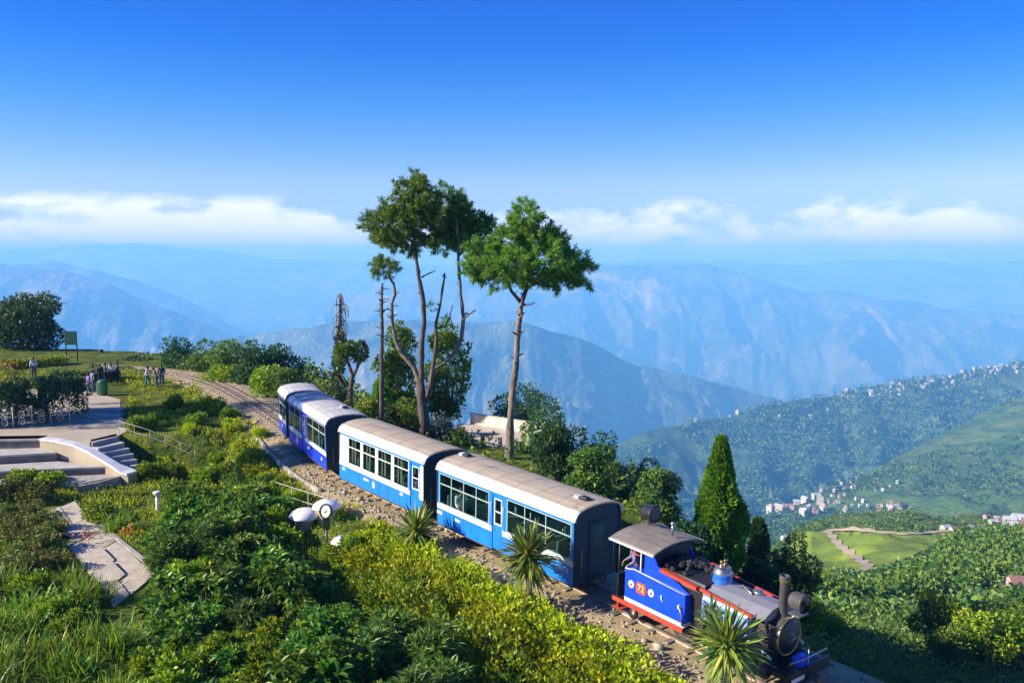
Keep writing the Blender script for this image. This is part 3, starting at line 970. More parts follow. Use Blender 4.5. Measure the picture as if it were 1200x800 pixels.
# ------------------------------------------------------------------ the engine
M['engine_blue'] = mat('engine_blue', (0.010, 0.075, 0.70), (0.008, 0.06, 0.60), 2, 0.28, 0.02, 20, coat=0.3)
M['cab_roof'] = mat('cab_roof', (0.25, 0.21, 0.16), (0.18, 0.15, 0.12), 2.5, 0.75, 0.2, 20, c3=(0.13, 0.10, 0.08), s3=2, t3=(0.55, 0.7))
M['brass'] = mat('brass', (0.55, 0.40, 0.16), (0.40, 0.28, 0.10), 4, 0.35, metal=0.8)
M['smokebox'] = mat('smokebox', (0.045, 0.042, 0.042), (0.085, 0.07, 0.06), 3, 0.55, 0.1, 20)
M['slate_tank'] = mat('slate_tank', (0.19, 0.19, 0.22), (0.25, 0.24, 0.26), 2, 0.6, 0.1, 20)
M['cream'] = mat('cream', (0.78, 0.72, 0.50), (0.70, 0.62, 0.42), 8, 0.5)
M['coal'] = mat('coal', (0.012, 0.012, 0.013), (0.03, 0.03, 0.03), 14, 0.6, 1.0, 20)
sLf, sLr = arc_at_y(20.45), arc_at_y(25.12)
pf, pr = on_line(sLf)[0], on_line(sLr)[0]
dL = (pf - pr) / np.linalg.norm(pf - pr)
LL = float(np.linalg.norm(pf - pr))
loco = thing('steam_locomotive', 'small blue steam engine with red trim and black chimney heading the train', 'steam engine', (pf + pr) / 2, 0, 'rolling stock of the hill train')
loco.rotation_euler = (0, -math.asin(dL[2]), math.atan2(dL[1], dL[0]))
h = LL / 2
EB, BP, RP = M['engine_blue'], M['black_paint'], M['red_paint']
MB().box(-h, h - 0.1, -0.42, -0.36, 0.30, 0.62).box(-h, h - 0.1, 0.36, 0.42, 0.30, 0.62).box(-h, -h + 0.1, -0.36, 0.36, 0.3, 0.62).build('frame', BP, loco)
MB().box(-h, -0.35, -0.93, 0.93, 0.62, 0.68).box(-0.35, h - 0.15, -0.80, 0.80, 0.62, 0.66).build('footplate', BP, loco)
for s in (-1, 1):
    MB().box(-h - 0.02, -0.3, s * 0.93, s * 0.965, 0.56, 0.685).build('valance', RP, loco)
    # side bunker with its white base line and red under-edge
    t0, t1, y = -h + 0.42, -0.30, 0.90
    tk = MB().prism([(t0, 0.80), (t1, 0.80), (t1, 1.62), (t0 + 0.42, 1.70), (t0 + 0.30, 1.72), (t0 + 0.12, 1.66), (t0, 1.66)], s * (y - 0.32), s * y, 'y').build('side_tank', EB, loco)
    MB().box(t0, t1, s * (y - 0.32), s * (y + 0.004), 0.685, 0.80).build('base_line', M['coach_white'], tk)
    MB().tube([(t0, s * y, 1.665), (t0 + 0.14, s * y, 1.672), (t0 + 0.34, s * y, 1.73), (t1, s * y, 1.635)], 0.018, 6).build('beading', M['coach_white'], tk)
    pl = MB().prism([(t0 + 0.50, 1.09), (t0 + 0.80, 1.09), (t0 + 0.84, 1.14), (t0 + 0.84, 1.36), (t0 + 0.80, 1.41), (t0 + 0.50, 1.41), (t0 + 0.46, 1.36), (t0 + 0.46, 1.14)], s * y, s * (y + 0.02), 'y').build('number_plate', mat('plate_red', (0.75, 0.09, 0.02), (0.65, 0.06, 0.02), 8, 0.45), tk)
    cu = bpy.data.curves.new('number', 'FONT')
    cu.body = '72'
    cu.size = 0.27
    cu.extrude = 0.004
    cu.align_x, cu.align_y = 'CENTER', 'CENTER'
    cu.materials.append(M['cream'])
    tmp = bpy.data.objects.new('number', cu)
    C.objects.link(tmp)
    bpy.context.view_layer.update()
    nme = bpy.data.meshes.new_from_object(tmp.evaluated_get(bpy.context.evaluated_depsgraph_get()))
    bpy.data.objects.remove(tmp)
    nb = link('number', nme, pl)
    nb.location = (t0 + 0.65, s * (y + 0.024), 1.25)
    nb.rotation_euler = (PI / 2, 0, 0 if s < 0 else PI)
    for ex in (0.26, 1.03):
        Mx = Matrix.Translation((t0 + ex, s * y, 1.25)) @ Matrix.Rotation(PI / 2 * (1 if s < 0 else -1), 4, 'X')
        em = MB().lathe([(0.115, -0.01), (0.115, 0.012), (0.10, 0.018), (0.0, 0.018)], 20, Mx).build('emblem', M['cream'], tk)
        MB().lathe([(0.045, 0.0), (0.045, 0.024), (0.0, 0.024)], 12, Mx).build('emblem_centre', RP, em)
    MB().tube([(t0 + 1.42, s * (y + 0.02), 1.34), (t0 + 1.44, s * (y + 0.03), 1.22), (t0 + 1.52, s * (y + 0.03), 1.18)], 0.02, 6).build('lamp_bracket', M['coach_white'], tk)
    MB().tube([(t1 - 0.16, s * (y + 0.02), 1.22), (t1 - 0.15, s * (y + 0.05), 1.30), (t1 - 0.05, s * (y + 0.06), 1.05), (t1 - 0.04, s * (y + 0.03), 0.75)], 0.025, 6).build('feed_pipe', M['steel'], loco)
    MB().lathe([(0.05, 0), (0.07, 0.03), (0.05, 0.06)], 12, Matrix.Translation((t1 - 0.16, s * y, 1.24)) @ Matrix.Rotation(PI / 2 * (1 if s < 0 else -1), 4, 'X')).build('valve_wheel', M['cream'], loco)
    # sloping cab front side sheet and the posts that carry the roof
    MB().prism([(t0 + 0.62, 1.66), (t1 + 0.05, 1.62), (t1 - 0.35, 1.80), (t0 + 1.12, 2.05), (t0 + 0.92, 2.40), (t0 + 0.62, 2.42)], s * (y - 0.16), s * (y - 0.12), 'y').build('cab_side', EB, loco)
    for xx in (-h + 0.12, t0 + 0.56):
        MB().tube([(xx, s * 0.86, 0.68), (xx, s * 0.86, 2.46)], 0.022, 8).build('cab_post', BP if xx < t0 else M['coach_white'], loco)
    MB().tube([(-h + 0.62, s * 0.86, 2.18), (t0 + 0.56, s * 0.86, 2.18)], 0.02, 6).build('cab_rail', RP, loco)
    # red-edged handrail boards along the top of the tank
    MB().prism([(t1 - 1.0, 1.955), (t1 - 0.98, 2.05), (t1 + 0.30, 1.95), (t1 + 0.30, 1.85)], s * 0.70, s * 0.84, 'y').build('coal_board', RP, loco)
    MB().prism([(t1 + 0.36, 1.86), (t1 + 0.36, 1.94), (t1 + 2.05, 1.80), (t1 + 2.05, 1.72)], s * 0.68, s * 0.76, 'y').build('tank_edge', RP, loco)
# boiler, saddle tank, smokebox
rot_x = Matrix.Rotation(PI / 2, 4, 'Y')
MB().lathe([(0.0, -0.9), (0.46, -0.9), (0.46, 1.75), (0.0, 1.75)], 32, Matrix.Translation((0, 0, 1.28)) @ rot_x).build('boiler', BP, loco)
tank_sec = [(-0.70, 1.02), (-0.74, 1.15), (-0.74, 1.66), (-0.68, 1.76), (-0.35, 1.93), (0, 1.97), (0.35, 1.93), (0.68, 1.76), (0.74, 1.66), (0.74, 1.15), (0.70, 1.02)]
x0, x1 = 0.15, 1.62
lo_ = [p for p in tank_sec if p[1] <= 1.77]
M['lit_tank_blue'] = mat('lit_tank_blue', (0.22, 0.33, 0.72), (0.12, 0.22, 0.66), 1.6, 0.22, 0.02, 20, coat=0.4)  # paler than the engine blue, sunlight on the tank mixed into it
for s in (-1, 1):
    side = [(s * abs(a), b) for a, b in tank_sec[:4]]
    MB().prism(side + [(s * 0.4, 1.70), (s * 0.4, 1.02)], x0, x1).build('saddle_tank', M['lit_tank_blue'], loco)
MB().prism([(-0.72, 1.765), (-0.35, 1.95), (0, 1.99), (0.35, 1.95), (0.72, 1.765), (0.6, 1.70), (-0.6, 1.70)], x0 - 0.02, x1 + 0.45).build('tank_top', M['slate_tank'], loco)
MB().lathe([(0.0, x1 + 0.02), (0.50, x1 + 0.02), (0.50, 2.30), (0.52, 2.30), (0.52, 2.36), (0.0, 2.36)], 36, Matrix.Translation((0, 0, 1.28)) @ rot_x).build('smokebox', M['smokebox'], loco)
sbd = MB().lathe([(0.47, 2.36), (0.46, 2.385), (0.38, 2.42), (0.2, 2.45), (0.0, 2.46)], 32, Matrix.Translation((0, 0, 1.28)) @ rot_x).build('smokebox_door', BP, loco)
MB().torus(0.485, 0.03, 36, 8, Matrix.Translation((2.365, 0, 1.28)) @ rot_x).build('door_ring', M['brass'], sbd)
MB().tube([(2.46, 0, 1.28), (2.53, 0, 1.28)], 0.03, 8).tube([(2.52, -0.14, 1.28), (2.52, 0.14, 1.28)], 0.015, 6).build('door_handle', M['steel'], sbd)
ch = MB().lathe([(0.19, 1.72), (0.135, 1.80), (0.115, 1.92), (0.115, 2.66), (0.13, 2.70), (0.14, 2.72), (0.14, 2.80), (0.13, 2.82), (0.09, 2.82), (0.09, 2.4)], 24, Matrix.Translation((2.14, 0, 0)), cap=False).build('chimney', M['smokebox'], loco)
MB().lathe([(0.13, 2.66), (0.145, 2.70), (0.145, 2.74)], 24, Matrix.Translation((2.14, 0, 0)), cap=False).build('chimney_band', M['brass'], ch)
dm = MB().lathe([(0.30, 1.85), (0.30, 1.95), (0.27, 2.0), (0.27, 2.16), (0.25, 2.27), (0.18, 2.36), (0.08, 2.40), (0.0, 2.41)], 28, Matrix.Translation((0.18, 0.05, 0)), cap=False)
dm.build('steam_dome', mat('dome_blue', (0.02, 0.11, 0.52), (0.03, 0.15, 0.5), 3, 0.15, coat=0.8), loco)
MB().lathe([(0.26, 2.19), (0.255, 2.28), (0.185, 2.37), (0.08, 2.412), (0.0, 2.42)], 28, Matrix.Translation((0.18, 0.05, 0)), cap=False).build('dome_cover', M['steel'], loco)
for vy in (-0.03, 0.13):
    MB().lathe([(0.05, 2.38), (0.05, 2.44), (0.035, 2.46), (0.035, 2.54), (0.05, 2.55), (0.02, 2.58)], 12, Matrix.Translation((0.18, vy, 0))).build('safety_valve', M['brass'], loco)
MB().tube([(0.0, 0.22, 2.35), (0.18, 0.2, 2.45), (0.4, 0.1, 2.40), (0.5, -0.05, 2.5)], 0.02, 6).tube([(0.18, -0.2, 2.42), (0.35, -0.22, 2.5)], 0.018, 6).build('steam_pipe', M['steel'], loco)
MB().tube([(0.75, 0.1, 1.98), (0.8, 0.1, 2.06), (1.2, -0.05, 2.02), (1.25, -0.05, 1.96)], 0.03, 8).build('tank_handle', M['steel'], loco)
MB().lathe([(0.14, 1.93), (0.14, 2.02), (0.11, 2.05), (0, 2.05)], 16, Matrix.Translation((1.25, 0.2, 0))).build('filler_cap', M['steel'], loco)
# coal bunker in front of the cab
MB().prism([(-0.62, 0.70), (-0.66, 1.75), (-0.58, 1.98), (0.58, 1.98), (0.66, 1.75), (0.62, 0.70)], t0 + 1.0, 0.12).build('coal_bunker', BP, loco)
cb = MB()
for k in range(70):
    a_, b_ = random.uniform(t0 + 1.05, 0.05), random.uniform(-0.5, 0.5)
    r_ = random.uniform(0.05, 0.11)
    cb.lathe([(0, -r_), (r_ * 0.8, -r_ * 0.5), (r_, r_ * 0.2), (r_ * 0.5, r_ * 0.8), (0, r_)], 6, Matrix.Translation((a_, b_, 2.0 + 0.16 * (1 - (b_ / 0.5) ** 2))) @ Matrix.Rotation(random.uniform(0, 3), 4, 'X'), smooth=False)
cb.build('coal', M['coal'], loco, kind='stuff')
# cab: roof, back sheet, front sheet
cr_ = [(-1.06, 2.42), (-1.02, 2.48), (-0.7, 2.57), (-0.35, 2.62), (0, 2.635), (0.35, 2.62), (0.7, 2.57), (1.02, 2.48), (1.06, 2.42)]
rx0, rx1 = -h - 0.12, t0 + 1.20
cro = MB().prism(cr_ + [(a * 0.97, b - 0.05) for a, b in reversed(cr_)], rx0, rx1).build('cab_roof', M['cab_roof'], loco)
for s in (-1, 1):
    MB().box(rx0 - 0.005, rx1 + 0.005, s * 1.055, s * 1.09, 2.40, 2.455).build('roof_edge', M['coach_white'], cro)
MB().tube([(t0 + 0.85, 0.1, 2.70), (t0 + 0.85, 0.1, 3.02)], 0.035, 8).lathe([(0.05, 3.0), (0.08, 3.04), (0.04, 3.1)], 10, Matrix.Translation((t0 + 0.85, 0.1, 0))).build('whistle', M['steel'], loco)
MB().box(-h + 0.05, -h + 0.09, -0.84, 0.84, 0.68, 1.35).build('cab_back', BP, loco)
MB().box(t0 + 0.98, t0 + 1.02, -0.72, 0.72, 0.68, 2.45).build('cab_front', BP, loco)
MB().tube([(-h + 0.1, 0.40, 2.60), (-h + 0.1, 0.40, 2.80)], 0.03, 6).build('lamp_post', BP, loco)
hl = MB().lathe([(0.0, -0.22), (0.20, -0.22), (0.25, -0.15), (0.25, 0.16), (0.28, 0.2), (0.22, 0.22), (0.0, 0.20)], 24, Matrix.Translation((-h + 0.1, 0.40, 2.98)) @ rot_x).build('rear_lamp', BP, loco)
# front lamp on its bracket over the smokebox
MB().tube([(2.3, -0.12, 1.76), (2.5, -0.14, 1.86), (2.62, -0.14, 2.0)], 0.03, 6).tube([(2.3, 0.12, 1.76), (2.5, 0.14, 1.86), (2.62, 0.14, 2.0)], 0.03, 6).box(2.42, 2.75, -0.2, 0.2, 1.96, 2.0).build('lamp_bracket', M['steel'], loco)
hl = MB().lathe([(0.0, -0.18), (0.18, -0.18), (0.225, -0.1), (0.235, 0.16), (0.26, 0.2), (0.225, 0.22)], 28, Matrix.Translation((2.55, 0, 2.28)) @ rot_x, cap=False).build('headlamp', M['smokebox'], loco)
MB().lathe([(0.22, 0.205), (0.13, 0.24), (0.0, 0.25)], 24, Matrix.Translation((2.55, 0, 2.28)) @ rot_x, cap=False).build('lens', glass('lamp_glass', (0.5, 0.55, 0.55, 1)), hl)
# buffer beam, step plates, coupling
bb = MB().box(h - 0.02, h + 0.08, -0.85, 0.85, 0.50, 0.80).build('buffer_beam', BP, loco)
MB().box(h + 0.08, h + 0.09, -0.84, -0.30, 0.55, 0.66).build('white_panel', M['coach_white'], bb)
MB().box(h - 0.25, h + 0.0, -0.35, 0.02, 0.80, 1.0).build('tool_box', EB, loco)
MB().tube([(h - 0.05, -0.75, 1.0), (h + 0.05, -0.2, 1.02), (h + 0.05, 0.7, 1.02)], 0.02, 6).tube([(h + 0.04, -0.1, 0.5), (h + 0.04, -0.1, 1.3)], 0.018, 6).tube([(h + 0.04, -0.85, 0.1), (h + 0.04, -0.85, 0.5)], 0.016, 6).build('front_rail', M['steel'], loco)
MB().box(h + 0.05, h + 0.35, -0.07, 0.07, 0.46, 0.58).lathe([(0.14, 0), (0.17, 0.02), (0.17, 0.05), (0.12, 0.06)], 18, Matrix.Translation((h + 0.33, 0, 0.52)) @ rot_x).build('coupling', M['smokebox'], loco)
MB().tube([(h + 0.08, 0.18, 0.5), (h + 0.16, 0.2, 0.3), (h + 0.1, 0.22, 0.15)], 0.035, 8).build('brake_hose', RP, loco)
MB().prism([(h - 0.1, 0.12), (h + 0.3, 0.12), (h + 0.05, 0.5), (h - 0.05, 0.5)], -0.75, 0.75, 'y').build('cow_catcher', BP, loco)
# wheels, rods, cylinders
wr = 0.33
for wx in (-0.75, 0.95):
    wheelset(loco, wx, wr, 28)
for s in (-1, 1):
    cyl = MB().lathe([(0.0, -0.35), (0.21, -0.35), (0.21, 0.35), (0.0, 0.35)], 20, Matrix.Translation((1.95, s * 0.72, 0.52)) @ rot_x).box(1.65, 2.25, s * 0.5, s * 0.86, 0.7, 0.98).build('cylinder', BP, loco)
    MB().tube([(-0.75, s * 0.50, 0.22), (0.95, s * 0.50, 0.22)], 0.035, 6).build('coupling_rod', M['steel'], loco)
    MB().tube([(0.95, s * 0.56, 0.22), (1.62, s * 0.66, 0.52)], 0.03, 6).build('connecting_rod', M['steel'], loco)
    MB().tube([(1.4, s * 0.76, 1.15), (2.1, s * 0.76, 1.02), (2.35, s * 0.7, 0.86)], 0.035, 6).build('steam_pipe', M['cream'], loco)
    MB().box(-h - 0.05, -h + 0.3, s * 0.62, s * 0.90, 0.30, 0.34).box(-h + 0.1, -h + 0.14, s * 0.70, s * 0.86, 0.30, 0.62).build('cab_step', RP, loco)
    MB().lathe([(0, -0.04), (0.16, -0.04), (0.17, 0), (0.16, 0.04), (0, 0.04)], 18, Matrix.Translation((-h + 0.55, s * 0.62, 0.22)) @ Matrix.Rotation(PI / 2, 4, 'X')).build('brake_drum', BP, loco)

# ------------------------------------------------------------------ leaves, needles, blades
def unit(v):
    return v / np.maximum(np.linalg.norm(v, axis=-1, keepdims=True), 1e-9)


def rdir(n, r=rng):
    return unit(r.normal(size=(n, 3)))


def leaf_arrays(p, d, L, W, fold=0.12, droop=0.15):
    """one folded four-cornered leaf per row: base p, direction d"""
    n = len(p)
    s = unit(np.cross(d, rdir(n)))
    nrm = np.cross(s, d)
    nrm *= np.sign(nrm[:, 2:3] + 1e-6)
    L, W = np.broadcast_to(L, n)[:, None], np.broadcast_to(W, n)[:, None]
    V = np.stack([p, p + d * L * 0.5 + s * W / 2 + nrm * W * fold, p + d * L - np.array([0, 0, 1.0]) * L * droop, p + d * L * 0.5 - s * W / 2 + nrm * W * fold], 1)
    return V.reshape(-1, 3), np.arange(4 * n).reshape(n, 4)


def blade_arrays(p, d, L, W, bend, seg=3):
    """long strap leaves that arch over: each a strip of seg quads ending in a point"""
    n = len(p)
    d = unit(d)
    s = unit(np.cross(d, np.array([0, 0, 1.0]) + rng.normal(size=(n, 3)) * 0.25))
    L, W, bend = (np.broadcast_to(v, n)[:, None] for v in (L, W, bend))
    rows = []
    for k in range(seg + 1):
        t = k / seg
        c = p + d * L * t - np.array([0, 0, 1.0]) * L * bend * t ** 2.2
        wv = W * (0.75 + 0.6 * t * (1 - t) if t < 0.7 else (1 - t) / 0.3 * 0.9 + 0.04) * 0.5
        rows += [c - s * wv, c + s * wv]
    V = np.stack(rows, 1)
    m_ = 2 * (seg + 1)
    Fq = np.array([(2 * k, 2 * k + 1, 2 * k + 3, 2 * k + 2) for k in range(seg)])
    return V.reshape(-1, 3), (Fq[None] + m_ * np.arange(n)[:, None, None]).reshape(-1, 4)


def join(parts):
    Vs, Fs, o = [], [], 0
    for v, f in parts:
        Vs.append(v)
        Fs.append(f + o)
        o += len(v)
    return np.vstack(Vs), np.vstack(Fs)


def shell_points(blobs, n, r, inner=0.55, lump=0.35):
    """points spread through ellipsoids (centre, radii), denser towards the outside, with uneven lumps and gaps"""
    b = np.array([list(c) + list(q) for c, q in blobs], float)
    wgt = (b[:, 3] * b[:, 4] + b[:, 4] * b[:, 5] + b[:, 3] * b[:, 5])
    k = r.choice(len(b), n, p=wgt / wgt.sum())
    d = unit(r.normal(size=(n, 3)))
    q = inner + (1 - inner) * r.random(n) ** 0.5
    lob = 1 + lump * (fbm(d[:, 0] * 2.3 + k * 3.7, d[:, 1] * 2.3 + d[:, 2] * 2.9 + k, 5, 3) - 0.5) * 2
    pos = b[k, :3] + d * b[k, 3:] * (q * lob)[:, None]
    return pos, d, k


def leafy(name, blobs, n, L, W, material, seed, up=0.25, spread=0.7, inner=0.55, lump=0.35, gap=0.0, fold=0.12, droop=0.15):
    r = np.random.default_rng(seed)
    pos, d, k = shell_points(blobs, n, r, inner, lump)
    if gap:
        g = fbm(pos[:, 0] * 1.6 + pos[:, 2], pos[:, 1] * 1.6 - pos[:, 2] * 1.3, seed, 3)
        keep = g > gap
        pos, d = pos[keep], d[keep]
    n = len(pos)
    dd = unit(d + r.normal(size=(n, 3)) * spread + np.array([0, 0, up]))
    V, Fq = leaf_arrays(pos, dd, L * r.uniform(0.7, 1.25, n), W * r.uniform(0.7, 1.25, n), fold, droop)
    return np_mesh(name, V, Fq, material)


def whorls(name, blobs, nw, per, L, W, material, seed, inner=0.6, lump=0.3, up=0.5, droop=0.2, open_=0.8):
    """leaves gathered in rosettes at the twig ends, as on rhododendron and frangipani"""
    r = np.random.default_rng(seed)
    pos, d, k = shell_points(blobs, nw, r, inner, lump)
    ax = unit(d + r.normal(size=(nw, 3)) * 0.35 + np.array([0, 0, up]))
    P_, D_ = [], []
    for j in range(per):
        a = unit(np.cross(ax, rdir(nw, r)))
        D_.append(unit(a * open_ * r.uniform(0.5, 1.2, (nw, 1)) + ax * r.uniform(0.25, 0.9, (nw, 1))))
        P_.append(pos + ax * 0.03 * (j % 3))
    p, dd = np.vstack(P_), np.vstack(D_)
    n = len(p)
    V, Fq = leaf_arrays(p, dd, L * r.uniform(0.65, 1.2, n), W * r.uniform(0.7, 1.2, n), 0.15, droop)
    return np_mesh(name, V, Fq, material)


def needles(name, blobs, ncl, per, L, W, material, seed, inner=0.35, lump=0.4, up=0.35):
    """bottle-brush tufts of long needles at the ends of the twigs"""
    r = np.random.default_rng(seed)
    pos, d, k = shell_points(blobs, ncl, r, inner, lump)
    ax = unit(d * np.array([1, 1, 0.6]) + r.normal(size=(ncl, 3)) * 0.4 + np.array([0, 0, up]))
    tl = L * r.uniform(0.9, 1.7, (ncl, 1))
    P_, D_ = [], []
    for j in range(per):
        t = r.random((ncl, 1))
        P_.append(pos + ax * tl * t)
        D_.append(unit(rdir(ncl, r) * 0.8 + ax * (0.5 + 0.5 * t)))
    p, dd = np.vstack(P_), np.vstack(D_)
    n = len(p)
    V, Fq = leaf_arrays(p, dd, L * r.uniform(0.7, 1.2, n), W, 0.0, 0.05)
    return np_mesh(name, V, Fq, material)


# leaf colours: albedo of the living leaf, darker and lighter ones mixed
FM = {}
FM['broad'] = foliage('leaf_broad', [(0.0, (0.03, 0.11, 0.025)), (0.45, (0.075, 0.20, 0.027)), (0.8, (0.18, 0.31, 0.03)), (1.0, (0.36, 0.44, 0.05))], 0.42, 0.36, 0.35)
FM['yellow'] = foliage('leaf_yellow', [(0.0, (0.13, 0.24, 0.010)), (0.4, (0.34, 0.43, 0.012)), (0.8, (0.54, 0.57, 0.015)), (1.0, (0.68, 0.60, 0.03))], 0.5, 0.35, 0.3)
FM['lime'] = foliage('leaf_lime', [(0.0, (0.055, 0.15, 0.014)), (0.5, (0.20, 0.33, 0.018)), (0.85, (0.38, 0.47, 0.02)), (1.0, (0.58, 0.50, 0.03))], 0.46, 0.35, 0.35)
FM['grass'] = foliage('grass_blade', [(0.0, (0.10, 0.18, 0.014)), (0.5, (0.27, 0.33, 0.018)), (0.85, (0.46, 0.44, 0.03)), (1.0, (0.48, 0.38, 0.09))], 0.55, 0.35, 0.25)
FM['reed'] = foliage('reed_blade', [(0.0, (0.06, 0.17, 0.018)), (0.5, (0.17, 0.29, 0.022)), (1.0, (0.38, 0.42, 0.05))], 0.42, 0.35, 0.4)
FM['yucca'] = foliage('yucca_blade', [(0.0, (0.06, 0.13, 0.03)), (0.5, (0.16, 0.23, 0.035)), (0.85, (0.38, 0.40, 0.06)), (1.0, (0.52, 0.46, 0.13))], 0.4, 0.25, 0.4)
FM['dry'] = foliage('leaf_dry', [(0.0, (0.06, 0.12, 0.02)), (0.5, (0.17, 0.21, 0.03)), (0.85, (0.29, 0.27, 0.06)), (1.0, (0.34, 0.24, 0.08))], 0.6, 0.2, 0.3)
FM['pine'] = foliage('pine_needle', [(0.0, (0.04, 0.13, 0.032)), (0.5, (0.13, 0.27, 0.034)), (1.0, (0.32, 0.44, 0.05))], 0.5, 0.4, 0.3)
FM['cypress'] = foliage('cypress_spray', [(0.0, (0.04, 0.13, 0.024)), (0.5, (0.14, 0.30, 0.026)), (1.0, (0.32, 0.46, 0.035))], 0.55, 0.36, 0.25)
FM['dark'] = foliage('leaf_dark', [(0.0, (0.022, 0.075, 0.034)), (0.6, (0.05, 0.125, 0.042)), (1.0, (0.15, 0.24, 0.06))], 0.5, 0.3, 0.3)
FM['mid'] = foliage('leaf_mid', [(0.0, (0.04, 0.11, 0.028)), (0.5, (0.11, 0.20, 0.034)), (1.0, (0.27, 0.35, 0.05))], 0.48, 0.32, 0.35)
FM['grey'] = foliage('leaf_grey', [(0.0, (0.06, 0.10, 0.09)), (0.6, (0.11, 0.16, 0.14)), (1.0, (0.2, 0.25, 0.2))], 0.5, 0.2, 0.4)
FM['ivy'] = foliage('ivy', [(0.0, (0.02, 0.055, 0.02)), (0.6, (0.05, 0.095, 0.022)), (1.0, (0.13, 0.16, 0.03))], 0.45, 0.2, 0.4)
FM['flower'] = foliage('petal', [(0.0, (0.62, 0.10, 0.04)), (0.6, (0.75, 0.22, 0.05)), (1.0, (0.8, 0.35, 0.25))], 0.5, 0.2, 0.3, 0.1)
FM['orange'] = foliage('petal_orange', [(0.0, (0.60, 0.25, 0.03)), (1.0, (0.80, 0.42, 0.05))], 0.5, 0.2, 0.3, 0.1)


def limb_path(pts, Y, dy=None, sway=0.0):
    return [Vector(P(x, y, Y + (dy[i] if dy else 0))) + Vector((random.uniform(-sway, sway), random.uniform(-sway, sway), 0)) for i, (x, y) in enumerate(pts)]


def rough(path, rad, k=4, j=0.018):
    """finer, slightly crooked path with an uneven girth"""
    o, r = [], []
    for i in range(len(path) - 1):
        for t in range(k):
            u = t / k
            o.append(path[i].lerp(path[i + 1], u) + (Vector((random.uniform(-j, j), random.uniform(-j, j), 0)) if i + t else Vector()))
            r.append((rad[i] + (rad[i + 1] - rad[i]) * u) * random.uniform(0.88, 1.14))
    return o + [path[-1]], r + [rad[-1]]


def knobs(mb, path, rad, n):
    """short broken branch stubs along a trunk"""
    for _ in range(n):
        i = random.randrange(len(path) - 1)
        t = random.random()
        p = path[i].lerp(path[i + 1], t)
        a = random.uniform(0, 2 * PI)
        d = Vector((math.cos(a), math.sin(a), random.uniform(0.1, 0.7)))
        ln = random.uniform(0.12, 0.45)
        mb.tube([p, p + d * ln * 0.6, p + d * ln], [rad * 0.42, rad * 0.3, rad * 0.12], 5)


def px_blobs(lst, Y, depth=0.8, jitter=0.7, seed=1):
    r = random.Random(seed)
    k = Y / F
    return [(tuple(P(x, y, Y + r.uniform(-jitter, jitter))), (rx * k, max(rx, ry) * k * depth, ry * k)) for x, y, rx, ry in lst]


# ------------------------------------------------------------------ the tall trees behind the train
YP = 43.0
pine = thing('pine_tree', 'x', 'tree', on_ground(598, YP), 0, None)
pine['label'] = 'tall single trunked pine with spreading crown standing clear of the forked one'


def child_world(name, me, parent, **kw):
    o = link(name, me, parent, **kw)
    o.matrix_parent_inverse = Matrix.Translation(parent.location).inverted()
    return o


base = Vector(on_ground(597, YP)) - Vector((0, 0, 0.4))
tr = [base] + limb_path([(598, 500), (601, 460), (605, 425), (606, 395), (609, 370), (612, 352)], YP, sway=0.02)
mb = MB().tube(*rough(tr, [0.24, 0.19, 0.165, 0.15, 0.14, 0.13, 0.12], 6), 12)
knobs(mb, tr[1:], 0.15, 22)
knobs(mb, tr[2:], 0.17, 22)
child_world('trunk', mb.mesh('trunk', M['pale_bark']), pine)
for lp, r0 in (([(612, 356), (600, 342), (590, 325), (578, 310)], 0.11), ([(612, 352), (617, 338), (619, 318), (617, 285), (616, 255)], 0.13), ([(617, 338), (632, 330), (652, 322), (672, 318)], 0.08), ([(618, 320), (640, 308), (655, 296)], 0.06), ([(617, 300), (600, 288), (590, 280)], 0.05), ([(611, 358), (622, 357), (628, 354)], 0.045)):
    pth = limb_path(lp, YP, [random.uniform(-0.5, 0.5) * i * 0.4 for i in range(len(lp))])
    pth[0] = Vector(P(*lp[0], YP))
    m_ = MB().tube(pth, [r0 * (1 - 0.75 * i / (len(pth) - 1)) for i in range(len(pth))], 7)
    knobs(m_, pth, r0 * 0.7, 4)
    child_world('branch', m_.mesh('branch', M['bark']), pine)
R_BLOBS = [(616, 258, 14, 16), (600, 284, 22, 17), (630, 282, 24, 17), (570, 303, 24, 17), (556, 318, 14, 13), (600, 311, 30, 16), (640, 308, 30, 17), (665, 312, 24, 17), (684, 326, 12, 12), (655, 331, 22, 8), (582, 326, 18, 10), (617, 243, 6, 7), (650, 292, 16, 12), (572, 290, 14, 9), (690, 314, 6, 7), (608, 330, 14, 6)]
child_world('crown', needles('crown', px_blobs(R_BLOBS, YP, 1.0, 1.0, 3), 760, 52, 0.30, 0.045, FM['pine'], 5), pine)

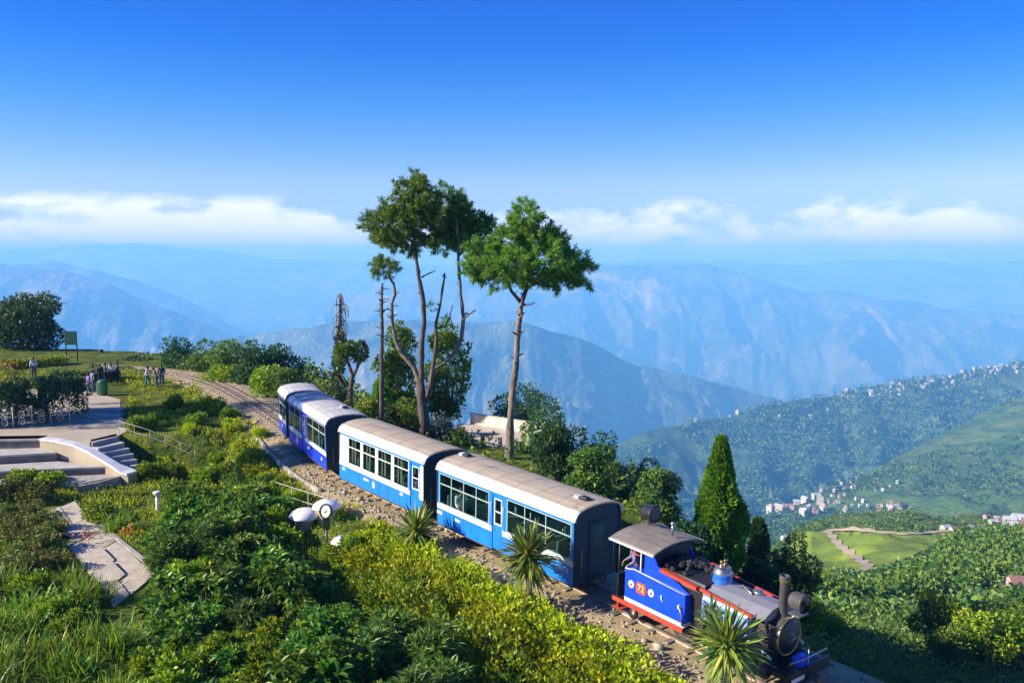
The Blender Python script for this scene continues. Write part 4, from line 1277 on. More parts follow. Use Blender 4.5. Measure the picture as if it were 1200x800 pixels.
YL = 47.0
pine2 = thing('pine_tree', 'forked pine with four bare curving stems and two dark crowns', 'tree', on_ground(497, YL))
base = Vector(on_ground(498, YL)) - Vector((0, 0, 0.4))
mb = MB().tube([base] + limb_path([(497, 490), (494, 466), (492, 448)], YL), [0.36, 0.30, 0.27, 0.24], 12)
child_world('trunk', mb.mesh('trunk', M['bark']), pine2)
STEMS = [([(492, 450), (485, 430), (471, 415), (463, 398), (459, 375), (459, 355), (463, 345), (461, 332), (454, 322)], 0.15, M['pale_bark']),
         ([(493, 452), (494, 425), (494, 400), (497, 378), (495, 345), (491, 325), (487, 300), (484, 270), (485, 235)], 0.17, M['bark']),
         ([(499, 470), (505, 448), (508, 425), (511, 400), (511, 378), (517, 350), (521, 320)], 0.14, M['bark']),
         ([(503, 452), (505, 435), (520, 425), (533, 413), (541, 395), (543, 372), (540, 345), (538, 318), (537, 290), (535, 255)], 0.15, M['pale_bark']),
         ([(511, 385), (521, 382), (527, 372), (530, 357)], 0.06, M['bark']), ([(542, 375), (550, 368), (558, 363)], 0.06, M['bark']),
         ([(494, 325), (503, 320), (509, 318)], 0.05, M['bark']), ([(538, 300), (552, 283), (566, 272)], 0.06, M['bark']), ([(486, 285), (470, 275), (452, 268), (440, 264)], 0.06, M['bark']), ([(484, 268), (500, 256)], 0.05, M['bark'])]
for k, (lp, r0, bm_) in enumerate(STEMS):
    pth = limb_path(lp, YL, [0.0] + [math.sin(k * 2.1 + i * 0.5) * 0.35 for i in range(1, len(lp))])
    m_ = MB().tube(*rough(pth, [r0 * (1 - 0.6 * i / (len(pth) - 1)) for i in range(len(pth))]), 9)
    knobs(m_, pth[1:] if len(pth) > 2 else pth, r0 * 0.7, 10 if r0 > 0.1 else 2)
    child_world('stem' if r0 > 0.1 else 'branch', m_.mesh('stem', bm_), pine2)
L_BLOBS = [(484, 228, 17, 14), (465, 244, 16, 10), (440, 263, 13, 11), (466, 262, 26, 15), (492, 256, 24, 18), (480, 284, 22, 9), (455, 281, 14, 8), (486, 214, 6, 8), (500, 236, 12, 14), (470, 230, 8, 6), (505, 282, 10, 6)]
L_BLOBS2 = [(525, 247, 20, 18), (540, 265, 24, 15), (522, 283, 20, 9), (558, 270, 15, 14), (524, 226, 10, 9), (572, 266, 7, 9), (545, 287, 16, 7), (512, 262, 14, 14), (540, 240, 9, 8)]
child_world('crown', needles('crown', px_blobs(L_BLOBS, YL, 1.0, 1.0, 4), 430, 46, 0.32, 0.048, FM['pine'], 6), pine2)
child_world('crown', needles('crown', px_blobs(L_BLOBS2, YL + 1.2, 1.0, 1.0, 5), 400, 46, 0.32, 0.048, FM['pine'], 7), pine2)
child_world('crown', needles('crown', px_blobs([(450, 314, 11, 9), (443, 312, 6, 6), (458, 318, 6, 6)], YL, 1.0, 0.3, 6), 50, 46, 0.28, 0.035, FM['pine'], 8), pine2)
child_world('twig_tuft', needles('twig_tuft', px_blobs([(501, 361, 4, 3)], YL, 1.0, 0.2, 9), 5, 30, 0.2, 0.03, FM['pine'], 81), pine2)

YT = 45.5
pole = thing('bare_trunk', 'thin dead straight trunk with short stubs, beside the forked pine', 'tree', on_ground(447, YT))
base = Vector(on_ground(447, YT)) - Vector((0, 0, 0.4))
pth = [base] + limb_path([(447, 480), (447, 430), (448, 390), (447, 360), (448, 332)], YT)
mb = MB().tube(*rough(pth, [0.14, 0.13, 0.12, 0.10, 0.085, 0.05], 6), 9)
knobs(mb, pth, 0.10, 26)
for a, b in ((385, -9), (352, 10), (345, -8), (366, -10), (340, 9)):
    mb.tube(limb_path([(447, a), (447 + b * 0.6, a - 2), (447 + b, a - 1)], YT), [0.03, 0.025, 0.015], 5)
child_world('trunk', mb.mesh('trunk', M['bark']), pole)

YD = 56.0
dead = thing('dead_tree', 'dead pole-like tree with ragged drooping twigs at its top', 'tree', on_ground(397, YD))
base = Vector(on_ground(396, YD)) - Vector((0, 0, 0.4))
pth = [base] + limb_path([(396, 450), (397, 420), (398, 385), (399, 344)], YD)
mb = MB().tube(pth, [0.24, 0.20, 0.17, 0.14, 0.07], 9)
for k in range(46):
    y0 = random.uniform(346, 400)
    sx_ = random.choice((-1, 1)) * random.uniform(4, 13) * (0.5 + 0.5 * (400 - y0) / 54 if y0 > 352 else 0.4)
    dz_ = random.uniform(-1, 1)
    mb.tube(limb_path([(398, y0), (398 + sx_ * 0.6, y0 - 1), (398 + sx_, y0 + 4), (398 + sx_ * 1.02, y0 + random.uniform(8, 18))], YD, [0, dz_ * 0.4, dz_, dz_]), [0.04, 0.03, 0.022, 0.01], 4)
child_world('trunk', mb.mesh('trunk', M['bark']), dead)
child_world('ivy', leafy('ivy', px_blobs([(396, 455, 7, 22), (397, 425, 5, 20), (399, 400, 4, 14), (392, 462, 8, 10)], YD, 1.0, 0.1), 1500, 0.22, 0.16, FM['ivy'], 12), dead)
fork = thing('forked_tree', 'low forked tree with two round green tufts beside the dead pole', 'tree', on_ground(411, YD - 1))
base = Vector(on_ground(410, YD - 1)) - Vector((0, 0, 0.4))
mb = MB().tube([base] + limb_path([(411, 455), (413, 440), (408, 425), (404, 412)], YD - 1), [0.2, 0.17, 0.13, 0.1, 0.05], 8)
mb.tube(limb_path([(412, 445), (418, 432), (424, 418), (425, 405)], YD - 1), [0.12, 0.1, 0.07, 0.04], 7).tube(limb_path([(411, 455), (404, 445), (399, 436)], YD - 1), [0.1, 0.08, 0.04], 6)
child_world('trunk', mb.mesh('trunk', M['bark']), fork)
child_world('crown', leafy('crown', px_blobs([(403, 412, 11, 9), (398, 420, 7, 6), (411, 406, 7, 6)], YD - 1, 0.9, 0.3), 1500, 0.22, 0.11, FM['mid'], 13, up=0.8), fork)
child_world('crown', leafy('crown', px_blobs([(424, 411, 6, 12), (420, 418, 6, 7)], YD - 1, 0.9, 0.3), 900, 0.22, 0.11, FM['dark'], 14, up=0.8), fork)


def conifer(name, label, px, ytop, ybot, wpx, Y, material, seed, n=7000, L=0.24, W=0.11, blunt=0.75, group=None, lumpy=0.95):
    """dense cypress: sprays that point up and out over an uneven cone"""
    r = np.random.default_rng(seed)
    g = on_ground(px, Y)
    top, bot = P(px, ytop, Y), P(px, ybot, Y)
    root = thing(name, label, 'tree', (top[0], Y, g[2]), 0, group)
    H = top[2] - bot[2]
    R0 = wpx * Y / F / 2
    t = r.random(n) ** 0.75
    a = r.uniform(0, 2 * PI, n)
    rad = R0 * np.clip((1 - t), 0, 1) ** blunt * (1 - 0.45 * np.exp(-t * 14))
    lump = 1 + lumpy * (fbm(np.cos(a) * 1.7 + 9, np.sin(a) * 1.7 + t * H * 1.0 + seed, seed, 3) - 0.5) * 2
    q_ = r.uniform(0.62, 1.0, n) ** 0.6
    pos = np.column_stack([np.cos(a) * rad * lump * q_, np.sin(a) * rad * lump * q_, t * H * 0.98 + (bot[2] - g[2])])
    d = unit(np.column_stack([np.cos(a), np.sin(a), np.full(n, 0.95)]) + r.normal(size=(n, 3)) * 0.4)
    V, Fq = leaf_arrays(pos, d, L * r.uniform(0.6, 1.3, n), W * r.uniform(0.7, 1.2, n), 0.1, 0.0)
    link('crown', np_mesh('crown', V, Fq, material), root)
    MB().tube([(0, 0, -0.5), (0, 0, H * 0.5), (0, 0, H * 0.9 + bot[2] - g[2])], [R0 * 0.16 + 0.08, R0 * 0.1 + 0.05, 0.03], 8).build('trunk', M['bark'], root)
    return root


def tree(name, label, px, ytop, ybot, wpx, Y, material, seed, n=4200, L=0.2, W=0.11, nb=9, group=None, trunk=True, up=0.3, gap=0.33, style='leaf'):
    """broad crown of uneven clumps on a forked trunk"""
    r = np.random.default_rng(seed)
    g = on_ground(px, Y)
    top, bot = P(px, ytop, Y), P(px, ybot, Y)
    root = thing(name, label, 'tree' if 'tree' in name else 'shrub', (top[0], Y, g[2]), 0, group)
    big = 'tree' in name
    H, R0 = (top[2] - bot[2]) * (1.2 if big else 1.08), wpx * Y / F / 2 * (1.42 if big else 1.22)
    n = int(n * (1.4 if big else 1.1))
    z0 = bot[2] - g[2]
    blobs = []
    for k in range(nb):
        a, q_ = r.uniform(0, 2 * PI), r.uniform(0.15, 0.72)
        t = r.uniform(0.15, 0.86)
        e = math.sqrt(max(0.05, 1 - (2 * t - 1) ** 2 * 0.75))
        rr = R0 * r.uniform(0.3, 0.5)
        blobs.append(((math.cos(a) * R0 * q_ * e, math.sin(a) * R0 * q_ * e, z0 + H * t), (rr, rr, min(rr * r.uniform(0.55, 0.85), H * 0.33))))
    blobs.append(((0, 0, z0 + H * 0.8), (R0 * 0.4, R0 * 0.4, H * 0.2)))
    blobs.append(((0, 0, z0 + H * 0.4), (R0 * 0.7, R0 * 0.7, H * 0.34)))
    if style == 'needle':
        me = needles('crown', blobs, n // 40, 40, L * 1.3, 0.035, material, seed)
    elif style == 'whorl':
        me = whorls('crown', blobs, n // 8, 8, L, W, material, seed)
    else:
        me = leafy('crown', blobs, n, L, W, material, seed, up=up, gap=gap)
    link('crown' if 'tree' in name else 'foliage', me, root)
    mb = MB().tube([(0, 0, -0.6), (0.05, 0, max(0.3, z0 + H * 0.2)), (0, 0.05, z0 + H * 0.6)], [R0 * 0.09 + 0.04, R0 * 0.07 + 0.03, 0.03], 7)
    for c, q_ in blobs[:6]:
        mb.tube([(0.04, 0, max(0.2, z0 + H * 0.1)), (c[0] * 0.5, c[1] * 0.5, z0 + (c[2] - z0) * 0.6), c], [R0 * 0.045 + 0.02, R0 * 0.03 + 0.015, 0.012], 5)
    mb.build('trunk' if 'tree' in name else 'stem', M['bark'], root)
    return root


conifer('cypress_tree', 'low cypress bush beneath the broad dark cypress', 446, 446, 505, 36, 52, FM['cypress'], 23, 4000, 0.25, 0.12, 0.5)
conifer('cypress_tree', 'pointed bright green cypress standing alone behind the engine', 846, 511, 668, 78, 36, FM['cypress'], 24, 20000, 0.24, 0.11, 0.82, lumpy=0.5)
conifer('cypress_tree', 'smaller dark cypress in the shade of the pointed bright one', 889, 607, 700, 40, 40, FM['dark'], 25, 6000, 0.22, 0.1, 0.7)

tree('cypress_tree', 'broad dark cypress behind the dead trunk, left of the forked pine', 466, 398, 500, 44, 58, FM['cypress'], 21, 6500, 0.28, 0.13, 16, up=0.7, gap=0.36)
tree('cypress_tree', 'round topped cypress seen between the stems of the forked pine', 523, 396, 505, 46, 60, FM['cypress'], 22, 7500, 0.28, 0.13, 18, up=0.7, gap=0.34)
for a in [
    ('shrub', 'feathery pale green shrub at the foot of the forked pine', 474, 470, 512, 46, 48.5, FM['lime'], 31, 2600, 0.2, 0.07),
    ('shrub', 'grey blue shrub right of the forked pine trunk', 515, 484, 520, 40, 47.5, FM['grey'], 32, 1800, 0.16, 0.07),
    ('shrub', 'bright green bush growing right below the cypress pair', 540, 503, 535, 26, 45.5, FM['mid'], 33, 1500, 0.18, 0.09),
    ('shrub', 'yellowish bush at the left foot of the low cypress', 428, 470, 500, 34, 51, FM['lime'], 34, 1600, 0.2, 0.1),
    ('shrub', 'dark bush beside the bare straight trunk', 455, 478, 515, 34, 47, FM['ivy'], 35, 1600, 0.18, 0.1),
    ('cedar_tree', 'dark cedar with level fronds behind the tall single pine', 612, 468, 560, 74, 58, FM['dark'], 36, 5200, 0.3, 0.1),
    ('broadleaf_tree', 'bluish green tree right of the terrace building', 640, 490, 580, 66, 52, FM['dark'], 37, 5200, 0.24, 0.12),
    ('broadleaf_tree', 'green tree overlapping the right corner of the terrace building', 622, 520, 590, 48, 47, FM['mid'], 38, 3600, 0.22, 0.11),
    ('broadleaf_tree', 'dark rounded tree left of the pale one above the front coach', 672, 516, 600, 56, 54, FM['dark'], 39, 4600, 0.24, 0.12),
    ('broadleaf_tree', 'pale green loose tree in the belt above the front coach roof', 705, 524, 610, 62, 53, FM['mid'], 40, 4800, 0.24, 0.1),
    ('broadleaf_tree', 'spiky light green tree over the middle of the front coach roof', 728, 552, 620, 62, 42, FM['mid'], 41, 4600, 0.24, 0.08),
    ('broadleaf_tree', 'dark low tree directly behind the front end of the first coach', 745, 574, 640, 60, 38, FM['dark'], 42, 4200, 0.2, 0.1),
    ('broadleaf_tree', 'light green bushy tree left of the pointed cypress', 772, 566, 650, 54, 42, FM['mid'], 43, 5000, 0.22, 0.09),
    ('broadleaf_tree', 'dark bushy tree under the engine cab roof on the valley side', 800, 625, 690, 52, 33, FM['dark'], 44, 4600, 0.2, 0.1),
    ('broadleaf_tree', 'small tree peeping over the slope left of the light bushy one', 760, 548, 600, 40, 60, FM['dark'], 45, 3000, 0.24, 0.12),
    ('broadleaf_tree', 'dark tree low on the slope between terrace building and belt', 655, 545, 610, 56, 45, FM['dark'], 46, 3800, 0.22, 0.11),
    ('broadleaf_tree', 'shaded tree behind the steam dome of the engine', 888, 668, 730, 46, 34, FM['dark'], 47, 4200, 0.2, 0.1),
    ('broadleaf_tree', 'leafy tree behind the black chimney of the engine', 932, 640, 720, 46, 42, FM['mid'], 48, 3600, 0.22, 0.1),
]:
    tree(*a)

# bushes on the bank right of the curve
for k, a in enumerate([
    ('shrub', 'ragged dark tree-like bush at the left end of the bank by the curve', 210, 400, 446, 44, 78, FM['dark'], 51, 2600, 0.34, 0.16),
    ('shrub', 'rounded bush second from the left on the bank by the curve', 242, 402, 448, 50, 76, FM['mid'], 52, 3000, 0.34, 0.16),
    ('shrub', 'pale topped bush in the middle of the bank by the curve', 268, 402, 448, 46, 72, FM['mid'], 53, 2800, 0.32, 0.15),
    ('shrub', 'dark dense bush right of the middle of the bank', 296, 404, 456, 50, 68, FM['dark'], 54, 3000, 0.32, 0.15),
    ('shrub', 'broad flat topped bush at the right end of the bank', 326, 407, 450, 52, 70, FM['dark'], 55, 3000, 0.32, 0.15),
    ('shrub', 'low yellowish bush along the foot of the bank beside the rails', 262, 432, 456, 54, 69, FM['lime'], 56, 2200, 0.26, 0.12),
    ('shrub', 'low bush below the flat topped one, near the tail van', 312, 436, 462, 44, 61, FM['lime'], 57, 2000, 0.24, 0.12),
    ('shrub', 'small green bush at the lower right of the bank, above the tail van roof', 338, 434, 460, 36, 60, FM['mid'], 58, 1800, 0.24, 0.12),
    ('shrub', 'dark low bush between the walkers and the curve', 158, 420, 446, 50, 82, FM['dark'], 59, 2000, 0.3, 0.14),
    ('shrub', 'dark hedge-like bush behind the group of walkers', 118, 419, 440, 54, 88, FM['dark'], 60, 2000, 0.3, 0.14),
]):
    tree(*a)
tree('round_tree', 'big dark round tree at the far left beyond the plaza', 26, 355, 412, 66, 92, FM['dark'], 61, 9000, 0.36, 0.2, 16, gap=0.25)

for a in [
    ('broadleaf_tree', 'dark tree tight behind the front coach roof, below the cedar', 650, 505, 580, 44, 40, FM['dark'], 71, 3600, 0.2, 0.1),
    ('broadleaf_tree', 'light tree tight behind the front coach roof, near its middle', 690, 538, 610, 46, 37, FM['mid'], 72, 3600, 0.2, 0.1),
    ('broadleaf_tree', 'feathery light tree rising over the front end of the first coach roof', 762, 566, 640, 50, 36, FM['mid'], 73, 3800, 0.2, 0.07),
]:
    tree(*a)
# two unseen trees added left of the view to shade the bank and kerb
tree('added_shade_tree', 'added tall dark tree beyond the left edge that shades the hedge bank', -320, 190, 390, 120, 50, FM['dark'], 76, 7000, 0.3, 0.16, 14)
tree('added_shade_tree', 'added tall dark tree beyond the left edge that shades the track kerb', -347, 139, 310, 120, 38, FM['dark'], 77, 6000, 0.3, 0.16, 12)
# ------------------------------------------------------------------ plaza, steps, walls
def Pz(px, py, z):
    """the point at height z on the view line through (px, py)"""
    a, b = P(px, py, 10.0), P(px, py, 20.0)
    t = (z - a[2]) / (b[2] - a[2])
    return a + (b - a) * t


def hits(px, py, lo=12.0, hi=1150.0, steps=170):
    px, py = np.asarray(px, float), np.asarray(py, float)
    Y = np.geomspace(lo, hi, steps)
    a = np.array([P(x, y, 1.0) for x, y in zip(px, py)]) - EYE
    pts = EYE + a[:, None, :] * Y[None, :, None]
    g = gz(pts[..., 0], pts[..., 1])
    dif = pts[..., 2] - g
    i = np.clip(np.argmax(dif < 0, 1), 1, steps - 1)
    r = np.arange(len(px))
    d0, d1 = dif[r, i - 1], dif[r, i]
    t = np.clip(d0 / np.where(np.abs(d0 - d1) < 1e-9, 1, d0 - d1), 0, 1)
    Yh = Y[i - 1] + (Y[i] - Y[i - 1]) * t
    o = EYE + a * Yh[:, None]
    o[:, 2] = gz(o[:, 0], o[:, 1])
    return o


M['plaza'] = mat('plaza', (0.50, 0.41, 0.28), (0.42, 0.34, 0.23), 0.5, 0.9, 0.2, 20, c3=(0.34, 0.27, 0.18), s3=0.25, t3=(0.5, 0.7))
M['flag'] = mat('flag', (0.60, 0.50, 0.37), (0.45, 0.37, 0.27), 2.4, 0.9, 0.5, 10, c3=(0.26, 0.23, 0.13), s3=0.9, t3=(0.58, 0.72))
M['shaded_riser'] = mat('shaded_riser', (0.20, 0.19, 0.17), (0.13, 0.125, 0.115), 2, 0.9, 0.2, 20)  # risers darker than the treads, their shade put into the colour
M['grey_step'] = mat('grey_step', (0.50, 0.46, 0.40), (0.38, 0.35, 0.30), 2, 0.85, 0.2, 20)
pl = [Pz(x, y, 0.33) for x, y in ((-90, 516), (52, 513.5), (105, 517.5), (138, 510.5), (160, 499), (141, 488), (141, 468), (120, 462), (100, 457), (52, 454), (15, 459), (-90, 461))]
MB().add([p for p in pl] + [p - np.array([0, 0, 0.5]) for p in pl], [tuple(range(len(pl)))] + [(i, (i + 1) % len(pl), (i + 1) % len(pl) + len(pl), i + len(pl)) for i in range(len(pl))]).build('plaza', M['plaza'], kind='structure')


def slab(name, quad, z, th, material, parent=None, **kw):
    """quad: four plan points (front left, front right, back right, back left)"""
    return MB().loft([[(*p[:2], z - th) for p in quad], [(*p[:2], z) for p in quad]]).build(name, material, parent, **kw)


terr = thing('seating_steps', 'broad sunken seating steps with pale edges in front of the plaza', 'steps', Pz(40, 540, -0.6))


def local(o):
    o.matrix_parent_inverse = Matrix.Translation(o.parent.location).inverted()
    return o


LN = [((-120, 517.5), (52, 514), 0.33), ((-120, 540), (66, 530), -0.18), ((-120, 557), (124, 546.5), -0.66)]
prev = [Pz(-120, 512, 0.33), Pz(56, 510, 0.33)]
for a, b, z in LN:
    f = [Pz(*a, z), Pz(*b, z)]
    local(slab('tread', [f[0], f[1], prev[1], prev[0]], z, 0.10, M['grey_step'], terr))
    bk = [p + np.array([0, 0.06, 0]) for p in f]
    local(slab('riser', [bk[0], bk[1], prev[1], prev[0]], z - 0.102, 0.75, M['shaded_riser'], terr))
    prev = f
stair = thing('stairs', 'narrow dark garden stairs beside the white sloping wall', 'steps', Pz(140, 535, -0.4))
SL = [((108, 518.5), (138, 511), 0.33), ((115, 525), (146, 518.5), 0.10), ((121, 530.5), (152, 525), -0.13), ((127, 536), (157, 531.5), -0.36), ((133, 541.5), (161, 538), -0.59), ((139, 547), (165, 545), -0.82)]
prev = [Pz(106, 515, 0.33), Pz(136, 508, 0.33)]
for a, b, z in SL:
    f = [Pz(*a, z), Pz(*b, z)]
    local(slab('step', [f[0], f[1], prev[1], prev[0]], z, 0.9, M['grey_step'], stair))
    prev = f
cw = [(Pz(x, y, z)) for x, y, z in ((50, 512.5, 0.44), (70, 515, 0.40), (90, 519.5, 0.28), (107, 527, 0.04), (122, 536, -0.26), (136, 544.5, -0.54), (148, 550.5, -0.74), (155, 553, -0.80))]
rings = []
for i, p in enumerate(cw):
    t = cw[min(i + 1, len(cw) - 1)] - cw[max(i - 1, 0)]
    n = np.array([t[1], -t[0], 0])
    n /= np.linalg.norm(n)
    wd = 0.26 if i < 6 else (0.40 if i == 6 else 0.34)
    rings.append([p + n * wd, p + n * wd + (0, 0, -1.5), p - n * wd + (0, 0, -1.5), p - n * wd])
cwt = thing('coping_wall', 'white curving wall that slopes down beside the seating steps', 'wall', cw[0])
local(MB().loft([[r_[0], r_[0] - (0, 0, .13), r_[3] - (0, 0, .13), r_[3]] for r_ in rings]).build('coping', M['white_wall'], cwt))
local(MB().loft([[r_[0] * .9 + r_[3] * .1 - (0, 0, .132), r_[1] * .9 + r_[2] * .1, r_[2] * .9 + r_[1] * .1, r_[3] * .9 + r_[0] * .1 - (0, 0, .132)] for r_ in rings]).build('wall_body', M['plaza'], cwt))
kb = [Pz(x, y, -1.0) for x, y in ((92, 569), (118, 564), (140, 557.5), (158, 553))]
MB().loft([[p + (0, -.12, 0), p + (0, -.12, -.5), p + (0, .12, -.5), p + (0, .12, 0)] for p in kb]).build('low_wall', M['concrete'], label='low pale edging wall below the end of the white curving wall', cat='wall')
fl = [Pz(x, y, -1.08) for x, y in ((-120, 562), (95, 566), (150, 555), (124, 546), (-120, 556))]
MB().add([*fl, *[p - np.array([0, 0, .3]) for p in fl]], [(0, 1, 2, 3, 4)] + [(i, (i + 1) % 5, (i + 1) % 5 + 5, i + 5) for i in range(5)]).build('pit_floor', M['concrete'], kind='structure')
for k, (y0, z) in enumerate(((479.5, 0.50), (486, 0.42))):
    f0, f1 = Pz(96, y0 + 1, z), Pz(141, y0, z)
    slab('low_step', [f0, f1, f1 + (0, 0.8, 0), f0 + (0, 0.8, 0)], z, 0.25, M['grey_step'], label='low pale step across the plaza, %s of two' % ('farther' if k == 0 else 'nearer'), cat='step')

# flagged path in the foreground
pz_ = -1.05
path = link('stone_path', None, kind='structure')
L0, L1 = [(52, 606), (80, 641), (107, 676), (134, 712)], [(88, 596), (120, 622), (152, 648), (184, 674)]
def pl_at(tab, t):
    x = np.interp(t, np.linspace(0, 1, len(tab)), [q_[0] for q_ in tab])
    y = np.interp(t, np.linspace(0, 1, len(tab)), [q_[1] for q_ in tab])
    return hit(x, y)
NR = 6
for i in range(NR):
    t0_, t1_ = i / NR, (i + 1) / NR
    cuts = [0, 0.50 + 0.16 * math.sin(i * 2.3), 1]
    for j in range(2):
        def pt(t, s):
            a, b = pl_at(L0, t), pl_at(L1, t)
            return a + (b - a) * s
        g_ = 0.006
        qd = [pt(t1_ - g_, cuts[j] + g_ * 1.5), pt(t1_ - g_, cuts[j + 1] - g_ * 1.5), pt(t0_ + g_, cuts[j + 1] - g_ * 1.5), pt(t0_ + g_, cuts[j] + g_ * 1.5)]
        qd = [p + np.array([random.uniform(-.02, .02), random.uniform(-.02, .02), 0]) for p in qd]
        pz_ = max(float(gz(np.array([p[0]]), np.array([p[1]]))[0]) for p in qd)
        slab('flagstone', qd, pz_ + random.uniform(0.02, 0.04), 0.25, M['flag'], path)
ed = [pl_at(L1, t) for t in np.linspace(0, 1, 8)]
MB().loft([[p + (0.05, 0, 0.08), p + (0.05, 0, -.4), p + (0.28, 0, -.4), p + (0.28, 0, 0.08)] for p in ed]).build('path_kerb', M['concrete'], path)
fn = [pl_at(L0, 0), *[pl_at(L0, t) for t in (.33, .66, 1)], *[pl_at(L1, t) for t in (1, .66, .33, 0)]]
MB().add([p - np.array([0, 0, 0.05]) for p in fn], [tuple(range(len(fn)))]).build('path_bed', mat('path_bed', (0.16, 0.13, 0.09), (0.10, 0.09, 0.06), 5, 0.95), path)

# concrete kerb that runs along the inside of the curve
kp = [Pz(x, y, 0.38) for x, y in ((262, 474), (270, 481), (279, 489), (297, 506), (312, 524), (327, 540), (343, 553), (358, 563.5), (374, 572))]
kk = []
for a, b in zip(kp[:-1], kp[1:]):
    kk += [a + (b - a) * t for t in (0, .34, .67)]
MB().loft([[p + (-.07, 0, 0), p + (-.07, 0, -.9), p + (.07, 0, -.9), p + (.07, 0, 0)] for p in kk + [kp[-1]]]).build('track_kerb', M['concrete'], label='pale concrete kerb curving along the inside of the railway', cat='kerb')


def pipe_fence(label, pts, rails=(1.0, 0.5), z=None, r=0.015, nposts=6):
    """posts and pipes over ground points"""
    g = []
    for x, y in pts:
        p = hit(x, y) if z is None else Pz(x, y, z)
        g.append(np.array([p[0], p[1], float(gz(p[0:1], p[1:2])[0])]))
    root = thing('pipe_fence', label, 'fence', g[0], 0, 'thin pale pipe fences in the garden')
    T = np.linspace(0, len(g) - 1, nposts)
    def at(t):
        i = min(int(t), len(g) - 2)
        return g[i] + (g[i + 1] - g[i]) * (t - i)
    o = g[0]
    for hh in rails:
        MB().tube([at(t) - o + (0, 0, hh) for t in np.linspace(0, len(g) - 1, 14)], r, 7).build('rail', M['galv_pipe'], root)
    for t in T:
        p = at(t) - o
        MB().tube([p + (0, 0, -0.3), p + (0, 0, max(rails) + 0.03)], r * 0.9, 7).build('post', M['galv_pipe'], root)
    return root


pipe_fence('pipe fence crossing the garden slope from the plaza steps', [(140, 508), (170, 517), (200, 528), (229, 541)], (0.75, 0.35))
pipe_fence('pipe fence by the white domes near the coach', [(305, 582), (330, 592), (355, 601), (382, 610)], (0.95, 0.5), nposts=5)

# ------------------------------------------------------------------ garden pieces
M['dome_white'] = mat('dome_white', (0.84, 0.81, 0.82), (0.74, 0.71, 0.72), 2.5, 0.65, 0.1, 30)
DOME = 'white mushroom domes in the garden'
for lab, px, py, yb, wpx in (('white domed garden canopy farthest left of the three, touching its neighbour', 357, 604, 618, 37), ('white domed garden canopy directly behind the round black floodlight', 383, 593, 608, 34), ('white domed garden canopy standing alone right of the floodlight post', 402, 634, 647, 29)):
    b_ = hit(px, yb)
    r_ = wpx * b_[1] / F / 2
    zz0 = P(px, py + 1, b_[1])[2] - b_[2]
    dt = thing('garden_dome', lab, 'canopy', b_, 0, DOME)
    MB().lathe([(r_ * 0.86, zz0 - 0.04), (r_ * 0.98, zz0 - 0.02), (r_, zz0 + 0.02), (r_ * 0.95, zz0 + r_ * 0.14), (r_ * 0.80, zz0 + r_ * 0.32), (r_ * 0.55, zz0 + r_ * 0.46), (r_ * 0.25, zz0 + r_ * 0.54), (0, zz0 + r_ * 0.56)], 28).build('cap', M['dome_white'], dt)
    MB().lathe([(r_ * 0.70, -0.4), (r_ * 0.62, zz0 * 0.5), (r_ * 0.72, zz0 - 0.045)], 20).build('stem', M['plaza'], dt)
c = Pz(383, 636, -0.2)
g = float(gz(c[0:1], c[1:2])[0])
fl_ = thing('garden_floodlight', 'round black floodlight with a pale lens on a black post', 'lamp', (c[0], c[1], g))
sc_ = c[1] / F
zc = Pz(383, 598, 0)[2] * 0 + (P(383, 598.5, c[1])[2] - g)
MB().tube([(0, 0, -0.3), (0, 0, zc - 0.62)], 0.045, 10).build('post', M['black_paint'], fl_)
MB().bbox(-0.13, 0.13, -0.1, 0.1, zc - 0.66, zc - 0.2, 0.03).build('ballast_box', M['black_paint'], fl_)
dirn = Matrix.Translation((0, 0, zc)) @ Matrix.Rotation(R(-24), 4, 'Z') @ Matrix.Rotation(PI / 2 - 0.25, 4, 'X')
MB().lathe([(0.05, -0.24), (0.19, -0.18), (0.27, -0.02), (0.285, 0.05), (0.225, 0.06), (0.22, 0.0)], 28, dirn, cap=False).build('housing', M['black_paint'], fl_)
MB().lathe([(0.225, 0.03), (0.1, 0.045), (0, 0.05)], 24, dirn, cap=False).build('lens', mat('lens', (0.72, 0.70, 0.56), (0.60, 0.60, 0.5), 9, 0.2), fl_)
MB().lathe([(0.06, 0.05), (0.05, 0.062), (0, 0.065)], 14, dirn, cap=False).build('bulb_cap', M['steel'], fl_)

c = Pz(185, 604, -1.0)
g = float(gz(c[0:1], c[1:2])[0])
hh = P(185, 576, c[1])[2] - g
lp = thing('garden_lamp', 'short white post with a flared cap, by the lawn', 'lamp', (c[0], c[1], g))
MB().tube([(0, 0, -0.3), (0, 0, hh - 0.2)], [0.075, 0.065], 12).build('post', M['white_paint'], lp)
MB().lathe([(0.07, hh - 0.22), (0.10, hh - 0.14), (0.17, hh - 0.04), (0.17, hh), (0.11, hh + 0.02), (0, hh + 0.03)], 18).build('cap', M['white_paint'], lp)

